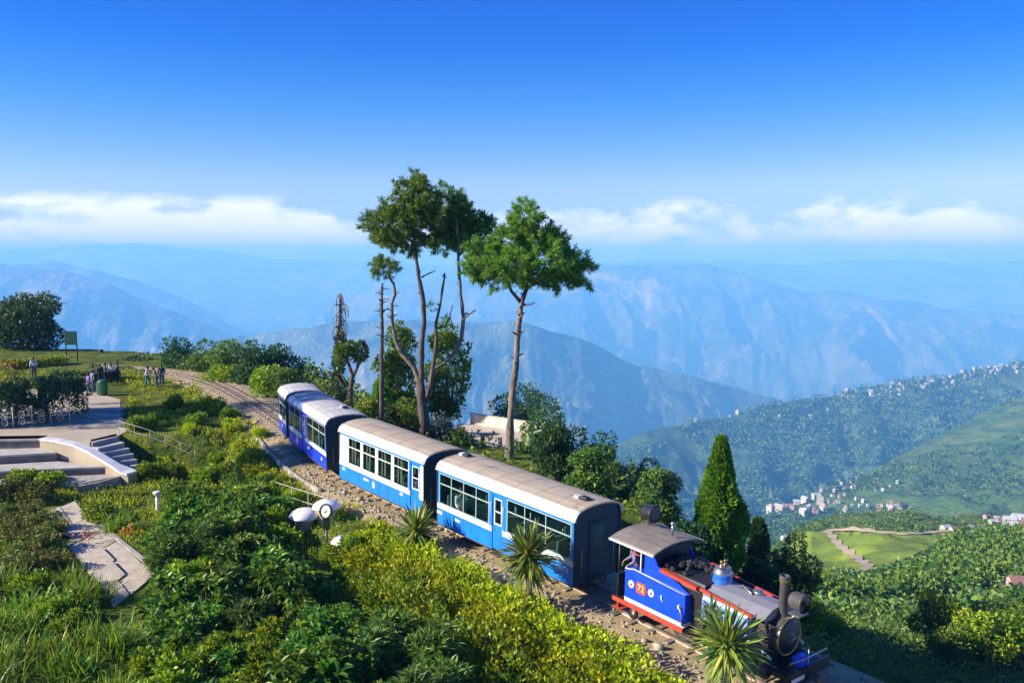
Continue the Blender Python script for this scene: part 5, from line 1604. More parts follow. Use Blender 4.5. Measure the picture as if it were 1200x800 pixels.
# sign on two legs
c = Pz(84, 419, 0.9)
g = float(gz(c[0:1], c[1:2])[0])
sb = thing('sign_board', 'green board on two legs near the big round tree', 'sign', (c[0], c[1], g), 0.1)
k = c[1] / F
zb, zt_ = P(84, 404, c[1])[2] - g, P(84, 388, c[1])[2] - g
M['sign_green'] = mat('sign_green', (0.03, 0.13, 0.07), (0.02, 0.10, 0.06), 2, 0.5)
MB().bbox(-7 * k, 7 * k, -0.05, 0.05, zb, zt_, 0.02).build('board', M['sign_green'], sb)
for sx in (-1, 1):
    MB().tube([(sx * 6.2 * k, 0.06, -0.4), (sx * 6.2 * k, 0.06, zt_)], 0.06, 8).build('leg', M['iron'], sb)
c = Pz(121, 463, 0.33)
g = float(gz(c[0:1], c[1:2])[0])
bn = thing('litter_bin', 'green litter bin with a painted-on sunlit side, at the plaza edge', 'bin', (c[0], c[1], max(g, 0.33)), 0.2)
MB().lathe([(0.24, 0.0), (0.30, 0.05), (0.33, 0.95), (0.36, 1.0), (0.35, 1.04), (0.3, 1.02)], 18).build('body', mat('bin_green', (0.02, 0.16, 0.08), (0.02, 0.12, 0.06), 3, 0.5), bn)
MB().box(-0.40, -0.32, -0.16, 0.16, 0.08, 0.98).build('lit_side', M['cream'], bn)  # cream plate stands in for sunlight on the left side
MB().lathe([(0.35, 1.02), (0.30, 1.12), (0.1, 1.18), (0, 1.18)], 18).build('lid', M['sign_green'], bn)

# railing with white scrolls in front of the dark bank
rl = thing('scroll_railing', 'iron railing with white scrolls below the dark hedge bank', 'railing', Pz(30, 500, 0.33))
o = np.array(rl.location)
for x in (-30, -8, 16, 38, 60, 82):
    a = Pz(x, 503 - max(0, x) * 0.09, 0.33) - o
    MB().tube([a, a + (0, 0, 1.15)], 0.035, 8).lathe([(0.0, 1.10), (0.07, 1.15), (0.085, 1.21), (0.06, 1.27), (0, 1.29)], 12, Matrix.Translation(Vector(a))).build('post', M['galv_pipe'], rl)
for z in (0.15, 1.02):
    MB().tube([Pz(x, 503 - max(0, x) * 0.09, 0.33) - o + (0, 0, z) for x in (-30, 0, 40, 82)], 0.022, 6).build('rail', M['iron'], rl)
for x in (-20, 6, 26, 49, 71):
    a = Vector(Pz(x, 503 - max(0, x) * 0.09, 0.33) - o)
    mb = MB()
    for z in (0.38, 0.78):
        mb.torus(0.19, 0.03, 18, 6, Matrix.Translation(a + Vector((0, 0, z))) @ Matrix.Rotation(PI / 2, 4, 'X'))
        mb.tube([a + Vector((-0.17, 0, z - 0.05)), a + Vector((0.02, 0, z)), a + Vector((0.1, 0, z + 0.06))], 0.025, 6)
    mb.build('scroll', M['galv_pipe'], rl)

# hedges
def hedge(label, pts, wid, hgt, n, L, W, material, seed, group=None, name='hedge'):
    """leafy clipped hedge along ground points"""
    g = [np.array([x, y, float(gz(np.array([x]), np.array([y]))[0])]) for x, y in pts]
    root = thing(name, label, 'hedge', g[0], 0, group)
    r = np.random.default_rng(seed)
    seg = np.array([np.linalg.norm(b - a) for a, b in zip(g[:-1], g[1:])])
    i = r.choice(len(seg), n, p=seg / seg.sum())
    t = r.random(n)
    ga = np.array(g)
    base = ga[i] + (ga[i + 1] - ga[i]) * t[:, None]
    tan = unit((ga[i + 1] - ga[i]) * np.array([1, 1, 0]))
    nor = np.column_stack([tan[:, 1], -tan[:, 0], np.zeros(n)])
    th = r.uniform(0, PI, n)
    q_ = r.uniform(0.72, 1.0, n)
    lump = 1 + 0.75 * (fbm(base[:, 0] * 0.9 + np.cos(th), base[:, 1] * 0.9 + np.sin(th) * 0.7, seed, 4) - 0.5) * 2
    c_, s_ = np.cos(th), np.sin(th)
    px_ = np.sign(c_) * np.abs(c_) ** 0.6 * wid * q_ * lump
    pz2 = np.abs(s_) ** 0.6 * hgt * q_ * lump
    pos = base + nor * px_[:, None] + np.column_stack([np.zeros(n), np.zeros(n), pz2])
    pos += r.normal(size=(n, 3)) * 0.05
    d = unit(nor * c_[:, None] + np.array([0, 0, 1.0]) * (s_[:, None] + 0.35) + r.normal(size=(n, 3)) * 0.6)
    V, Fq = leaf_arrays(pos - g[0], d, L * r.uniform(.7, 1.25, n), W * r.uniform(.7, 1.2, n))
    link('foliage', np_mesh('foliage', V, Fq, material), root)
    mb = MB()
    for a in np.linspace(0, len(g) - 1.001, max(6, int(seg.sum() / 0.8))):
        p = ga[int(a)] + (ga[int(a) + 1] - ga[int(a)]) * (a - int(a)) - g[0]
        mb.tube([p + (0, 0, -0.2), p + (0.05, 0.02, hgt * 0.4), p + (-0.02, 0.06, hgt * 0.8)], [0.03, 0.025, 0.01], 5)
    mb.build('stem', M['stem'], root, kind='stuff')
    return root


def along(s, d):
    p, t, n = on_line(s)
    return tuple((p - n * d)[:2])


hedge('bright yellow hedge along the track, nearest row to the coaches', [along(s, 2.85) for s in np.linspace(A_LOCO - 5.5, A_C2 - 3.3, 12)], 0.62, 0.62, 8500, 0.165, 0.08, FM['yellow'], 301, 'yellow green hedge rows beside the track')
hedge('yellow green hedge one row down from the bright row', [along(s, 4.0) for s in np.linspace(A_LOCO - 2, A_C2 - 3.8, 12)], 0.75, 0.78, 8000, 0.175, 0.085, FM['yellow'], 302, 'yellow green hedge rows beside the track')
hedge('greener hedge two rows down from the bright row', [along(s, 5.3) for s in np.linspace(A_LOCO + 0.5, A_C3 + 2.0, 9)], 0.8, 0.95, 6000, 0.19, 0.09, FM['lime'], 303, 'yellow green hedge rows beside the track')
def px_line(pts, z):
    return [tuple(Pz(x, y, z)[:2]) for x, y in pts]
hedge('dark hedge bank behind the scroll railing', px_line([(-70, 499), (-10, 496), (30, 494), (62, 489), (84, 485)], 0.33), 1.5, 2.2, 12000, 0.22, 0.12, FM['dark'], 304)  # dark leaf colour stands in for the shade on this bank
hedge('trimmed green hedge between plaza and walkers', px_line([(28, 457), (60, 456), (95, 457)], 0.3), 0.7, 0.75, 4200, 0.18, 0.1, FM['mid'], 305)
hedge('dark low hedge in the field behind the trimmed one', px_line([(62, 446), (95, 445), (140, 444)], 0.6), 0.7, 0.8, 3200, 0.22, 0.12, FM['dark'], 306)
hedge('low yellowish hedge in the field left of the sign', px_line([(0, 428), (40, 427), (80, 425)], 1.0), 0.7, 0.6, 2600, 0.25, 0.12, FM['lime'], 307)

# ------------------------------------------------------------------ ground cover
def outside(x, y):
    """true where plants may grow: off the bed, plaza, steps and path"""
    z = gz(x, y)
    px, py = proj(np.stack([x, y, z], -1))
    d, a, rz = track_dist(x, y)
    ok = (d < -1.6) & ((d < -2.3) | (rng.random(len(x)) < 0.45))
    ok &= ~((px < 150) & (py > 452) & (py < 572) & (y > 38) & (y < 68))
    lx = np.interp(py, [596, 640, 680, 716], [60, 86, 112, 130])
    rx = np.interp(py, [596, 626, 656, 690], [84, 128, 172, 186])
    ok &= ~((py > 592) & (py < 752) & (px > lx - 14) & (px < rx + 6))
    return ok, px, py, d, a, z


def scatter_xy(n, y0, y1, u0, u1, r=rng):
    y = np.sqrt(r.uniform(y0 ** 2, y1 ** 2, n))
    return r.uniform(u0, u1, n) * y, y


x, y = scatter_xy(180000, 15, 72, -0.72, 0.22)
ok, px, py, d, a, z = outside(x, y)
cl = fbm(x * 0.7, y * 0.7, 401, 3)
ok &= (cl > 0.34) | (rng.random(len(x)) < 0.5)
x, y, z, cl = x[ok], y[ok], z[ok], cl[ok]
n = len(x)
hgt = (0.10 + 0.30 * np.clip((cl - 0.35) * 3, 0, 1)) * rng.uniform(0.5, 1.3, n) * np.interp(y, [15, 70], [0.8, 1.3])
V, Fq = leaf_arrays(np.column_stack([x, y, z - 0.02]), unit(np.column_stack([rng.normal(0, 0.45, n), rng.normal(0, 0.45, n), np.ones(n)])), hgt, hgt * 0.16 + 0.012, 0.0, 0.12)
link('grass', np_mesh('grass', V, Fq, FM['grass']), kind='stuff')

x, y = scatter_xy(90000, 14, 46, -0.72, 0.18)
ok, px, py, d, a, z = outside(x, y)
cl = fbm(x * 0.45, y * 0.45, 411, 3)
lawn = (px > 60) & (px < 260) & (py > 555) & (py < 605) | (py < 545) | (px < 200) & (py < 600)
ok &= (cl > 0.42) & ~(lawn & (rng.random(len(x)) < 0.85)) & (d < -2.9)
x, y, z = x[ok], y[ok], z[ok]
n = len(x)
zz_ = z + rng.uniform(0.02, 0.55, n) * np.clip((cl[ok] - 0.35) * 4, 0.2, 1)
V, Fq = leaf_arrays(np.column_stack([x, y, zz_]), unit(rdir(n) + np.array([0, 0, 0.7])), rng.uniform(0.09, 0.22, n), rng.uniform(0.04, 0.09, n))
link('undergrowth', np_mesh('undergrowth', V, Fq, FM['broad']), kind='stuff')

# wild growth on the valley side of the line and down the slope
x, y = scatter_xy(120000, 16, 150, -0.25, 0.75)
d, a, rz = track_dist(x, y)
ok = (d > 2.9)
cl = fbm(x * 0.25, y * 0.25, 421, 4)
ok &= cl > 0.38
x, y = x[ok], y[ok]
z = gz(x, y)
n = len(x)
sz_ = np.interp(y, [16, 60, 150], [0.16, 0.35, 0.8]) * rng.uniform(0.6, 1.3, n)
V, Fq = leaf_arrays(np.column_stack([x, y, z + rng.uniform(0, 1, n) * sz_ * 2.2]), unit(rdir(n) + np.array([0, 0, 0.8])), sz_, sz_ * 0.5)
link('slope_undergrowth', np_mesh('slope_undergrowth', V, Fq, FM['mid']), kind='stuff')

# ------------------------------------------------------------------ shrubs of the near garden
def proto_blobs(seed, R0, H, nb=7):
    r = random.Random(seed)
    o = [((0, 0, H * 0.45), (R0 * 0.75, R0 * 0.75, H * 0.45))]
    for k in range(nb):
        a = r.uniform(0, 2 * PI)
        q_ = r.uniform(0.3, 0.75) * R0
        rr = R0 * r.uniform(0.28, 0.48)
        o.append(((math.cos(a) * q_, math.sin(a) * q_, H * r.uniform(0.35, 0.9)), (rr, rr, rr * 0.8)))
    return o


def stems_mesh(seed, R0, H, n=9, material=None):
    r = random.Random(seed)
    mb = MB()
    for k in range(n):
        a, q_ = r.uniform(0, 2 * PI), r.uniform(0.1, 0.75) * R0
        mb.tube([(0.08 * math.cos(a), 0.08 * math.sin(a), -0.25), (q_ * 0.5 * math.cos(a), q_ * 0.5 * math.sin(a), H * 0.4), (q_ * math.cos(a), q_ * math.sin(a), H * r.uniform(0.75, 1.05))], [0.035, 0.026, 0.010], 5)
    return mb.mesh('stem', material or M['stem'])


def tuft_mesh(n, L, W, material, seed, lean=0.55, bend=0.25, base=0.25, z0=0.0):
    global rng
    r = np.random.default_rng(seed)
    p = np.column_stack([r.normal(0, base, n), r.normal(0, base, n), np.full(n, z0 - 0.03)])
    dd = np.column_stack([r.normal(0, lean, n), r.normal(0, lean, n), np.ones(n)])
    V, Fq = blade_arrays(p, dd, L * r.uniform(0.55, 1.15, n), W, bend * r.uniform(0.4, 1.8, n))
    return np_mesh('blades', V, Fq, material)


def make_proto(kind, i):
    s = 500 + i * 13 + 0
    if kind == 'broad':
        me = whorls('foliage', proto_blobs(s, 1.0, 1.25), 210, 9, 0.34, 0.095, FM['broad'], s, 0.6)
    elif kind == 'narrow':
        me = whorls('foliage', proto_blobs(s + 1, 0.8, 1.7), 170, 11, 0.40, 0.06, FM['mid'], s + 1, 0.5, up=0.9, open_=0.7)
    elif kind == 'lime':
        me = leafy('foliage', proto_blobs(s + 2, 0.95, 1.0, 9), 1700, 0.21, 0.10, FM['lime'], s + 2, up=0.8, spread=0.6)
    elif kind == 'dry':
        me = leafy('foliage', proto_blobs(s + 3, 0.9, 0.9, 9), 1700, 0.17, 0.07, FM['dry'], s + 3, up=0.5, spread=0.9)
    elif kind == 'yellow':
        me = leafy('foliage', proto_blobs(s + 4, 0.8, 0.9, 8), 1600, 0.17, 0.085, FM['yellow'], s + 4, up=0.7, spread=0.6)
    elif kind == 'reed':
        return tuft_mesh(260, 1.35, 0.035, FM['reed'], s + 5, 0.42, 0.30, 0.28), None
    return me, stems_mesh(s + 9, 0.8, 1.0)


NV = {'broad': 4, 'narrow': 3, 'lime': 3, 'dry': 2, 'yellow': 2, 'reed': 3}
PROTO = {k: [make_proto(k, i) for i in range(n)] for k, n in NV.items()}
KINDS = {'broad': ('broadleaf_shrub', 'dark glossy shrub', 'shrub', 'glossy shrubs massed in the foreground'),
         'narrow': ('narrow_leaved_shrub', 'upright narrow leaved shrub', 'shrub', 'narrow leaved shrubs in the foreground'),
         'lime': ('small_leaved_shrub', 'lime green small leaved shrub', 'shrub', 'lime green shrubs in the foreground'),
         'dry': ('dry_shrub', 'brownish half dry shrub', 'shrub', 'brownish shrubs by the path'),
         'yellow': ('yellow_shrub', 'rounded yellow leaved shrub', 'shrub', 'yellow leaved shrubs'),
         'reed': ('grass_clump', 'clump of long arching grass', 'grass clump', 'long grass clumps at the lower left')}
N_SHRUB = [0]


def zone(x, y, z):
    X, Y_ = proj(np.array([x, y, z + 0.6]))
    rw = ('in the farthest row', 'in a far row', 'in a middle row', 'in a near row', 'in the nearest row')
    sd = ('left', 'middle', 'right')[int(X // 24) % 3]
    if Y_ < 545:
        return ('on the bank below the curve' if X > 170 else 'beside the garden stairs') + ', ' + sd + ' ' + rw[int(np.clip((Y_ - 470) // 15, 0, 4))]
    if Y_ < 612:
        return ('above the path' if X < 110 else ('around the white lamp' if X < 215 else ('left of the domes' if X < 350 else 'between domes and track'))) + ', ' + sd + ' ' + rw[int(np.clip((Y_ - 545) // 13, 0, 4))]
    col = ('at the far left', 'left of the stone path', 'right of the stone path', 'below the short white lamp', 'left below the domes', 'under the lone dome', 'left of the yellow hedge', 'under the small spiky palm', 'under the yellow hedge')[int(np.clip((X + 10) // 68, 0, 8))]
    row = ('level with the domes', 'a little below dome level', 'halfway down', 'in a lower row', 'near the bottom edge', 'at the bottom edge')[int(np.clip((Y_ - 612) // 36, 0, 5))]
    return col + ', ' + row




def shrub(kind, x, y, sc=1.0, label=None):
    nm, lb, ct, gr = KINDS[kind]
    me, st = random.choice(PROTO[kind])
    z = float(gz(np.array([x]), np.array([y]))[0])
    root = thing(nm, label or lb + ', ' + zone(x, y, z), ct, (x, y, z - 0.03), random.uniform(0, 2 * PI), gr, sc * random.uniform(0.85, 1.15))
    link('foliage' if kind != 'reed' else 'blades', me, root)
    if st:
        link('stem', st, root)
    N_SHRUB[0] += 1


# jittered grid over the near garden; the kind follows the part of the garden
pts = []
yy = 14.2
while yy < 44:
    step = 1.12 + 0.018 * (yy - 15)
    xx = -0.70 * yy
    while xx < 0.16 * yy + 1.5:
        pts.append((xx + random.uniform(-0.45, 0.45), yy + random.uniform(-0.4, 0.4)))
        xx += step * 1.05
    yy += step * 0.95
pa = np.array(pts)
ok, px, py, d, a, z = outside(pa[:, 0], pa[:, 1])
for (x, y), o_, X, Y_, dd in zip(pts, ok, px, py, d):
    if not o_ or dd > -6.3 and Y_ > 640 and X > 400:
        continue
    if X < -70 or X > 860 or dd > -3.4:
        continue
    u_ = random.random()
    if Y_ < 606 and X < 250:
        continue
    if 158 < X < 222 and Y_ < 655:
        continue
    if 325 < X < 430 and Y_ < 690 or (230 < X < 420 and Y_ < 600):
        continue
    if X < 75 and Y_ < 690:
        kind, sc = 'dry', 0.75
    elif X < 140 and Y_ < 900:
        kind, sc = ('reed', 0.95) if u_ < 0.75 else ('lime', 0.7)
    elif Y_ > 770 and X < 360:
        kind, sc = ('lime', 0.85) if u_ < 0.8 else ('broad', 0.8)
    elif X < 440:
        kind, sc = ('broad', 1.0) if u_ < 0.72 else (('narrow', 0.85) if u_ < 0.86 else ('lime', 0.9))
    elif X < 520 and Y_ > 690:
        kind, sc = ('narrow', 0.95) if u_ < 0.6 else ('broad', 0.9)
    else:
        kind, sc = ('broad', 0.85) if u_ < 0.6 else ('lime', 0.85)
    if 355 < X < 450 and 690 < Y_ < 790:
        sc *= 0.62
    shrub(kind, x, y, sc)
# placed ones on the middle slope
for kind, X, Y_, sc in [('yellow', 292, 545, .8), ('yellow', 300, 560, .8), ('yellow', 283, 528, .7), ('yellow', 318, 570, .75), ('lime', 330, 585, .7), ('yellow', 345, 590, .6), ('lime', 262, 560, .8), ('lime', 240, 565, .8), ('lime', 205, 560, .8),
                        ('yellow', 190, 548, .7), ('lime', 175, 562, .8), ('lime', 265, 600, .9), ('yellow', 305, 515, .7), ('yellow', 272, 505, .7), ('lime', 230, 500, .8), ('lime', 160, 505, .7), ('lime', 175, 500, .8), ('yellow', 222, 508, .6),
                        ('lime', 250, 482, .9), ('lime', 268, 492, .8), ('lime', 205, 478, .8), ('dry', 15, 585, 1.0), ('dry', 40, 590, 1.0), ('lime', 30, 570, .9), ('lime', 60, 572, .8), ('lime', 402, 676, .5), ('yellow', 418, 668, .5), ('broad', 320, 618, .9), ('lime', 335, 640, .8), ('yellow', 430, 640, .8), ('yellow', 445, 628, .7), ('lime', 418, 650, .7), ('lime', 395, 660, .7), ('lime', 150, 560, .6), ('lime', 255, 545, .6)]:
    p = hit(X, Y_)
    shrub(kind, p[0], p[1], sc)

# spiky rosette plants
def rosette(label, px, py_c, Y, R0, n, seed, stem_m=None):
    c = P(px, py_c, Y)
    g = float(gz(c[0:1], c[1:2])[0])
    root = thing('spiky_palm', label, 'plant', (c[0], c[1], g), 0, 'spiky rosette plants beside the train')
    r = np.random.default_rng(seed)
    zc = c[2] - g
    d_ = unit(r.normal(size=(n, 3)) + np.array([0, 0, 0.22]))
    p = np.array([0, 0, zc]) + d_ * 0.05 + np.column_stack([np.zeros(n), np.zeros(n), r.uniform(-0.15, 0.2, n)])
    V, Fq = blade_arrays(p, d_, R0 * r.uniform(0.75, 1.12, n), 0.085 * R0 ** 0.5, np.where(d_[:, 2] > 0.5, 0.04, 0.16) * r.uniform(0.3, 1.5, n))
    link('blades', np_mesh('blades', V, Fq, FM['yucca']), root)
    mb = MB().tube([(0, 0, -0.3), (0.03, 0, zc * 0.5), (0, 0, zc + 0.1)], [0.11, 0.09, 0.08], 9)
    mb.build('trunk', M['bark'], root)


rosette('small spiky palm below the gap between the second and front coach', 488, 624, 30.3, 1.0, 300, 701)
rosette('tall spiky palm covering the door of the front coach', 619, 652, 25.3, 1.02, 360, 702)
rosette('large spiky palm below the engine at the bottom edge', 852, 756, 19.6, 1.02, 260, 703)
rosette('half hidden brownish spiky palm just above the large one', 834, 722, 20.4, 0.45, 90, 704)

# flowers
def flowers(label, pts, z, n, material, seed, spread=0.5, hgt=0.7):
    c = Pz(*pts[0], z)
    g = float(gz(c[0:1], c[1:2])[0])
    root = thing('flower_patch', label, 'flowers', (c[0], c[1], g))
    r = np.random.default_rng(seed)
    ctr = np.column_stack([r.normal(0, spread, n), r.normal(0, spread, n), r.uniform(hgt * 0.6, hgt, n)])
    p = np.repeat(ctr, 6, 0)
    V, Fq = leaf_arrays(p, unit(rdir(len(p)) + np.array([0, 0, 0.4])), 0.11, 0.08)
    link('petals', np_mesh('petals', V, Fq, material), root, kind='stuff')
    mb = MB()
    for q_ in ctr:
        mb.tube([(q_[0] * .8, q_[1] * .8, -0.05), q_], 0.008, 4)
    mb.build('stem', M['stem'], root, kind='stuff')


flowers('cluster of red flowers beside the stone path', [(150, 632)], -0.9, 12, FM['flower'], 801, 0.3, 0.5)
flowers('red blooms on the stone path edge', [(104, 634)], -0.9, 6, FM['flower'], 802, 0.35, 0.3)
flowers('patch of orange flowers at the far left edge of the field', [(10, 436)], 0.6, 60, FM['orange'], 803, 0.9, 0.8)
# ------------------------------------------------------------------ terrace building below the line
bz = -0.75
c0 = on_ground(575, 52)
bld = thing('terrace_building', 'pale concrete building with a railed flat roof terrace behind the coaches', 'building', (-1.6, 52.5, bz - 3.0), R(-38))
M['terrace'] = mat('terrace', (0.58, 0.47, 0.38), (0.50, 0.40, 0.33), 1.2, 0.85, 0.1, 20, c3=(0.42, 0.32, 0.27), s3=0.6)
MB().box(-3.4, 3.4, -2.6, 2.6, 0, 2.85).build('wall', M['concrete'], bld)
MB().box(-3.6, 3.6, -2.8, 2.8, 2.86, 3.0).build('roof', M['terrace'], bld)
for x0, x1, y0, y1 in ((-3.6, 3.6, 2.62, 2.8), (3.42, 3.6, -0.4, 2.6)):
    p = MB().box(x0, x1, y0, y1, 3.003, 3.65).build('parapet', M['pale_concrete'], bld)
    MB().box(x0 - 0.04, x1 + 0.04, y0 - 0.04, y1 + 0.04, 3.653, 3.72).build('coping', M['pale_concrete'], p)
for x in (-3.3, -2.0, -0.7, 0.6, 1.9, 3.2):
    MB().box(x - 0.09, x + 0.09, -2.72, -2.54, 3.003, 3.85).build('railing_post', M['iron'] if int(x * 10) % 2 else M['concrete'], bld)
for z in (3.4, 3.75):
    MB().tube([(-3.3, -2.63, z), (3.2, -2.63, z)], 0.03, 6).build('rail', M['galv_pipe'], bld)
for x in (-2.3, 0.2, 2.4):
    f = MB().box(x - 0.5, x + 0.5, -2.64, -2.58, 1.0, 2.2).build('window_frame', M['coach_white'], bld)
    MB().box(x - 0.43, x + 0.43, -2.655, -2.645, 1.07, 2.13).build('pane', M['window_glass'], f)
k = bld.matrix_basis
bp = Vector((-1.6, 52.5, bz))
Rz = Matrix.Rotation(R(-38), 3, 'Z')
def on_roof(x, y, z=0.0):
    return Vector((-1.6, 52.5, bz)) + Rz @ Vector((x, y, z))
bx = thing('red_bench', 'dull red bench on the roof terrace behind the second coach', 'bench', on_roof(-2.3, -1.6), R(-38))
MB().bbox(-0.65, 0.65, -0.2, 0.25, 0.40, 0.48, 0.02).build('seat', M['red_paint'], bx)
MB().bbox(-0.65, 0.65, 0.2, 0.27, 0.48, 0.95, 0.02).build('backrest', M['red_paint'], bx)
for x in (-0.55, 0.55):
    MB().box(x - 0.04, x + 0.04, -0.16, 0.22, 0.0, 0.4).build('leg', M['iron'], bx)
pt = thing('flower_pot', 'bright red flowering pot plant at the end of the second coach roof', 'pot plant', on_roof(-3.3, -2.2, 0.003))
MB().lathe([(0.16, 0), (0.24, 0.35), (0.26, 0.38), (0.22, 0.38)], 16).build('pot', mat('terracotta', (0.42, 0.14, 0.07), (0.34, 0.10, 0.05), 4, 0.8), pt)
r_ = np.random.default_rng(5)
V, Fq = leaf_arrays(np.column_stack([r_.normal(0, .14, 160), r_.normal(0, .14, 160), r_.uniform(.4, .85, 160)]), rdir(160), .13, .09)
link('blooms', np_mesh('blooms', V, Fq, FM['flower']), pt)
V, Fq = leaf_arrays(np.column_stack([r_.normal(0, .16, 160), r_.normal(0, .16, 160), r_.uniform(.34, .7, 160)]), rdir(160), .15, .08)
link('leaves', np_mesh('leaves', V, Fq, FM['mid']), pt)

# ------------------------------------------------------------------ people
M['skin'] = mat('skin', (0.32, 0.17, 0.10), (0.26, 0.13, 0.08), 6, 0.55)
M['hair'] = mat('hair', (0.012, 0.010, 0.009), (0.02, 0.016, 0.013), 8, 0.5)


def cloth(rgb):
    return mat('cloth', rgb, tuple(c * 0.75 for c in rgb), 7, 0.85, 0.15, 30)


def skin_mesh(name, verts, edges, radii, material, parent, sub=1):
    me = bpy.data.meshes.new(name)
    me.from_pydata(verts, edges, [])
    me.materials.append(material)
    o = link(name, me, parent)
    sk = o.modifiers.new('skin', 'SKIN')
    sk.use_smooth_shade = True
    if not me.skin_vertices:
        bm = bmesh.new()
        bm.from_mesh(me)
        bm.verts.layers.skin.verify()
        bm.to_mesh(me)
        bm.free()
    for i, rr in enumerate(radii):
        me.skin_vertices[0].data[i].radius = (rr, rr) if not isinstance(rr, tuple) else rr
        me.skin_vertices[0].data[i].use_root = i == 0
    if sub:
        o.modifiers.new('subdiv', 'SUBSURF').levels = sub
        o.modifiers[-1].render_levels = sub
    return o


def person(label, loc, rot, height, shirt, trousers, pose='stand', group=None, seed=0, face=False, scarf=None):
    """faces -y before it is turned; one continuous body, clothes as its children"""
    r = random.Random(seed)
    root = thing('person', label, 'person', loc, rot, group, height / 1.70)
    lean = {'stand': 0.0, 'lean': 0.22, 'walk': 0.05, 'sit': 0.06}[pose]
    sw = {'stand': 0.03, 'lean': 0.05, 'walk': 0.20, 'sit': 0.0}[pose]
    hip = 0.93 if pose != 'sit' else 0.50
    def sp(z):
        return -lean * max(0, z - 0.93 if pose != 'sit' else z - 0.5) / 0.75
    dz = hip - 0.93
    v, e, rad = [], [], []
    def J(p, rr, to=None):
        v.append(p)
        rad.append(rr)
        if to is not None:
            e.append((to, len(v) - 1))
        return len(v) - 1
    def T(x, y, z):
        z += dz
        return (x, y + sp(z) * 1.0, z)
    pel = J(T(0, 0.01, 0.95), (0.145, 0.105))
    wai = J(T(0, 0.0, 1.10), (0.125, 0.09), pel)
    che = J(T(0, 0.0, 1.30), (0.155, 0.105), wai)
    nb = J(T(0, 0.01, 1.44), 0.062, che)
    nt = J(T(0, 0.0, 1.50), 0.052, nb)
    h1 = J(T(0, -0.025, 1.57), (0.072, 0.088), nt)
    h2 = J(T(0, -0.01, 1.65), (0.070, 0.078), h1)
    ns_ = J(T(0, -0.105, 1.575), 0.014, h1)
    arms, legs = [], []
    for s in (-1, 1):
        fw = s * sw if pose == 'walk' else (0.30 if pose in ('lean', 'sit') else r.uniform(-0.02, 0.1))
        sh = J(T(s * 0.185, 0.01, 1.40), 0.058, che)
        el = J(T(s * 0.235, 0.03 - fw * 0.4, 1.14), 0.042, sh)
        wr_ = J(T(s * 0.235, -0.05 - fw, 0.93 + abs(fw) * 0.35), 0.029, el)
        pm = J(T(s * 0.235, -0.075 - fw * 1.1, 0.87 + abs(fw) * 0.3), (0.034, 0.018), wr_)
        for k, ln in enumerate((0.070, 0.080, 0.076, 0.060)):
            o_ = (k - 1.5) * 0.016
            f1 = J(T(s * 0.235, -0.085 - fw * 1.12 + o_, 0.835 + abs(fw) * 0.28), 0.009, pm)
            J(T(s * 0.228, -0.095 - fw * 1.15 + o_, 0.835 - ln + 0.02 + abs(fw) * 0.25), 0.0075, f1)
        J(T(s * 0.215, -0.105 - fw * 1.1, 0.845 + abs(fw) * 0.3), 0.010, pm)
        arms.append((v[sh], v[el], v[wr_]))
        hp = J(T(s * 0.095, 0.01, 0.90), 0.088, pel)
        if pose == 'sit':
            kn = J((s * 0.11, -0.42, hip - 0.02), 0.06, hp)
            an_ = J((s * 0.11, -0.46, 0.09), 0.042, kn)
            to_ = J((s * 0.115, -0.60, 0.035), (0.038, 0.028), an_)
        else:
            kn = J((s * 0.10, -0.03 - s * sw * 0.6, 0.50), 0.060, hp)
            an_ = J((s * 0.105, 0.03 - s * sw, 0.09), 0.042, kn)
            to_ = J((s * 0.115, -0.13 - s * sw, 0.035), (0.038, 0.028), an_)
        legs.append((v[hp], v[kn], v[an_]))
    body = skin_mesh('body', v, e, rad, M['skin'], root)
    # shirt
    sv = [v[pel], v[wai], v[che], (v[nb][0], v[nb][1], v[nb][2] - 0.03)]
    se = [(0, 1), (1, 2), (2, 3)]
    sr = [(0.165, 0.125), (0.150, 0.115), (0.178, 0.128), 0.075]
    for a in arms:
        i = len(sv)
        end = tuple(Vector(a[1]).lerp(Vector(a[2]), 0.75))
        sv += [a[0], a[1], end]
        sr += [0.078, 0.058, 0.046]
        se += [(2, i), (i, i + 1), (i + 1, i + 2)]
    skin_mesh('shirt', sv, se, sr, shirt, root)
    tv, te, trr = [v[pel]], [], [(0.152, 0.112)]
    for l in legs:
        i = len(tv)
        tv += [l[0], l[1], (l[2][0], l[2][1], l[2][2] + 0.02)]
        trr += [0.102, 0.078, 0.062]
        te += [(0, i), (i, i + 1), (i + 1, i + 2)]
    skin_mesh('trousers', tv, te, trr, trousers, root)
    hc = Vector(v[h2])
    MB().lathe([(0.082, -0.10), (0.094, -0.04), (0.096, 0.02), (0.080, 0.075), (0.045, 0.10), (0, 0.108)], 16, Matrix.Translation(hc + Vector((0, 0.018, 0.005))) @ Matrix.Rotation(-0.28, 4, 'X') @ Matrix.Scale(1.08, 4, (0, 1, 0))).build('hair', M['hair'], root)
    for l in legs:
        a = Vector(l[2])
        MB().bbox(a.x - 0.05, a.x + 0.05, a.y - 0.21, a.y + 0.07, 0.0, 0.09, 0.02).build('shoe', M['iron'], root)
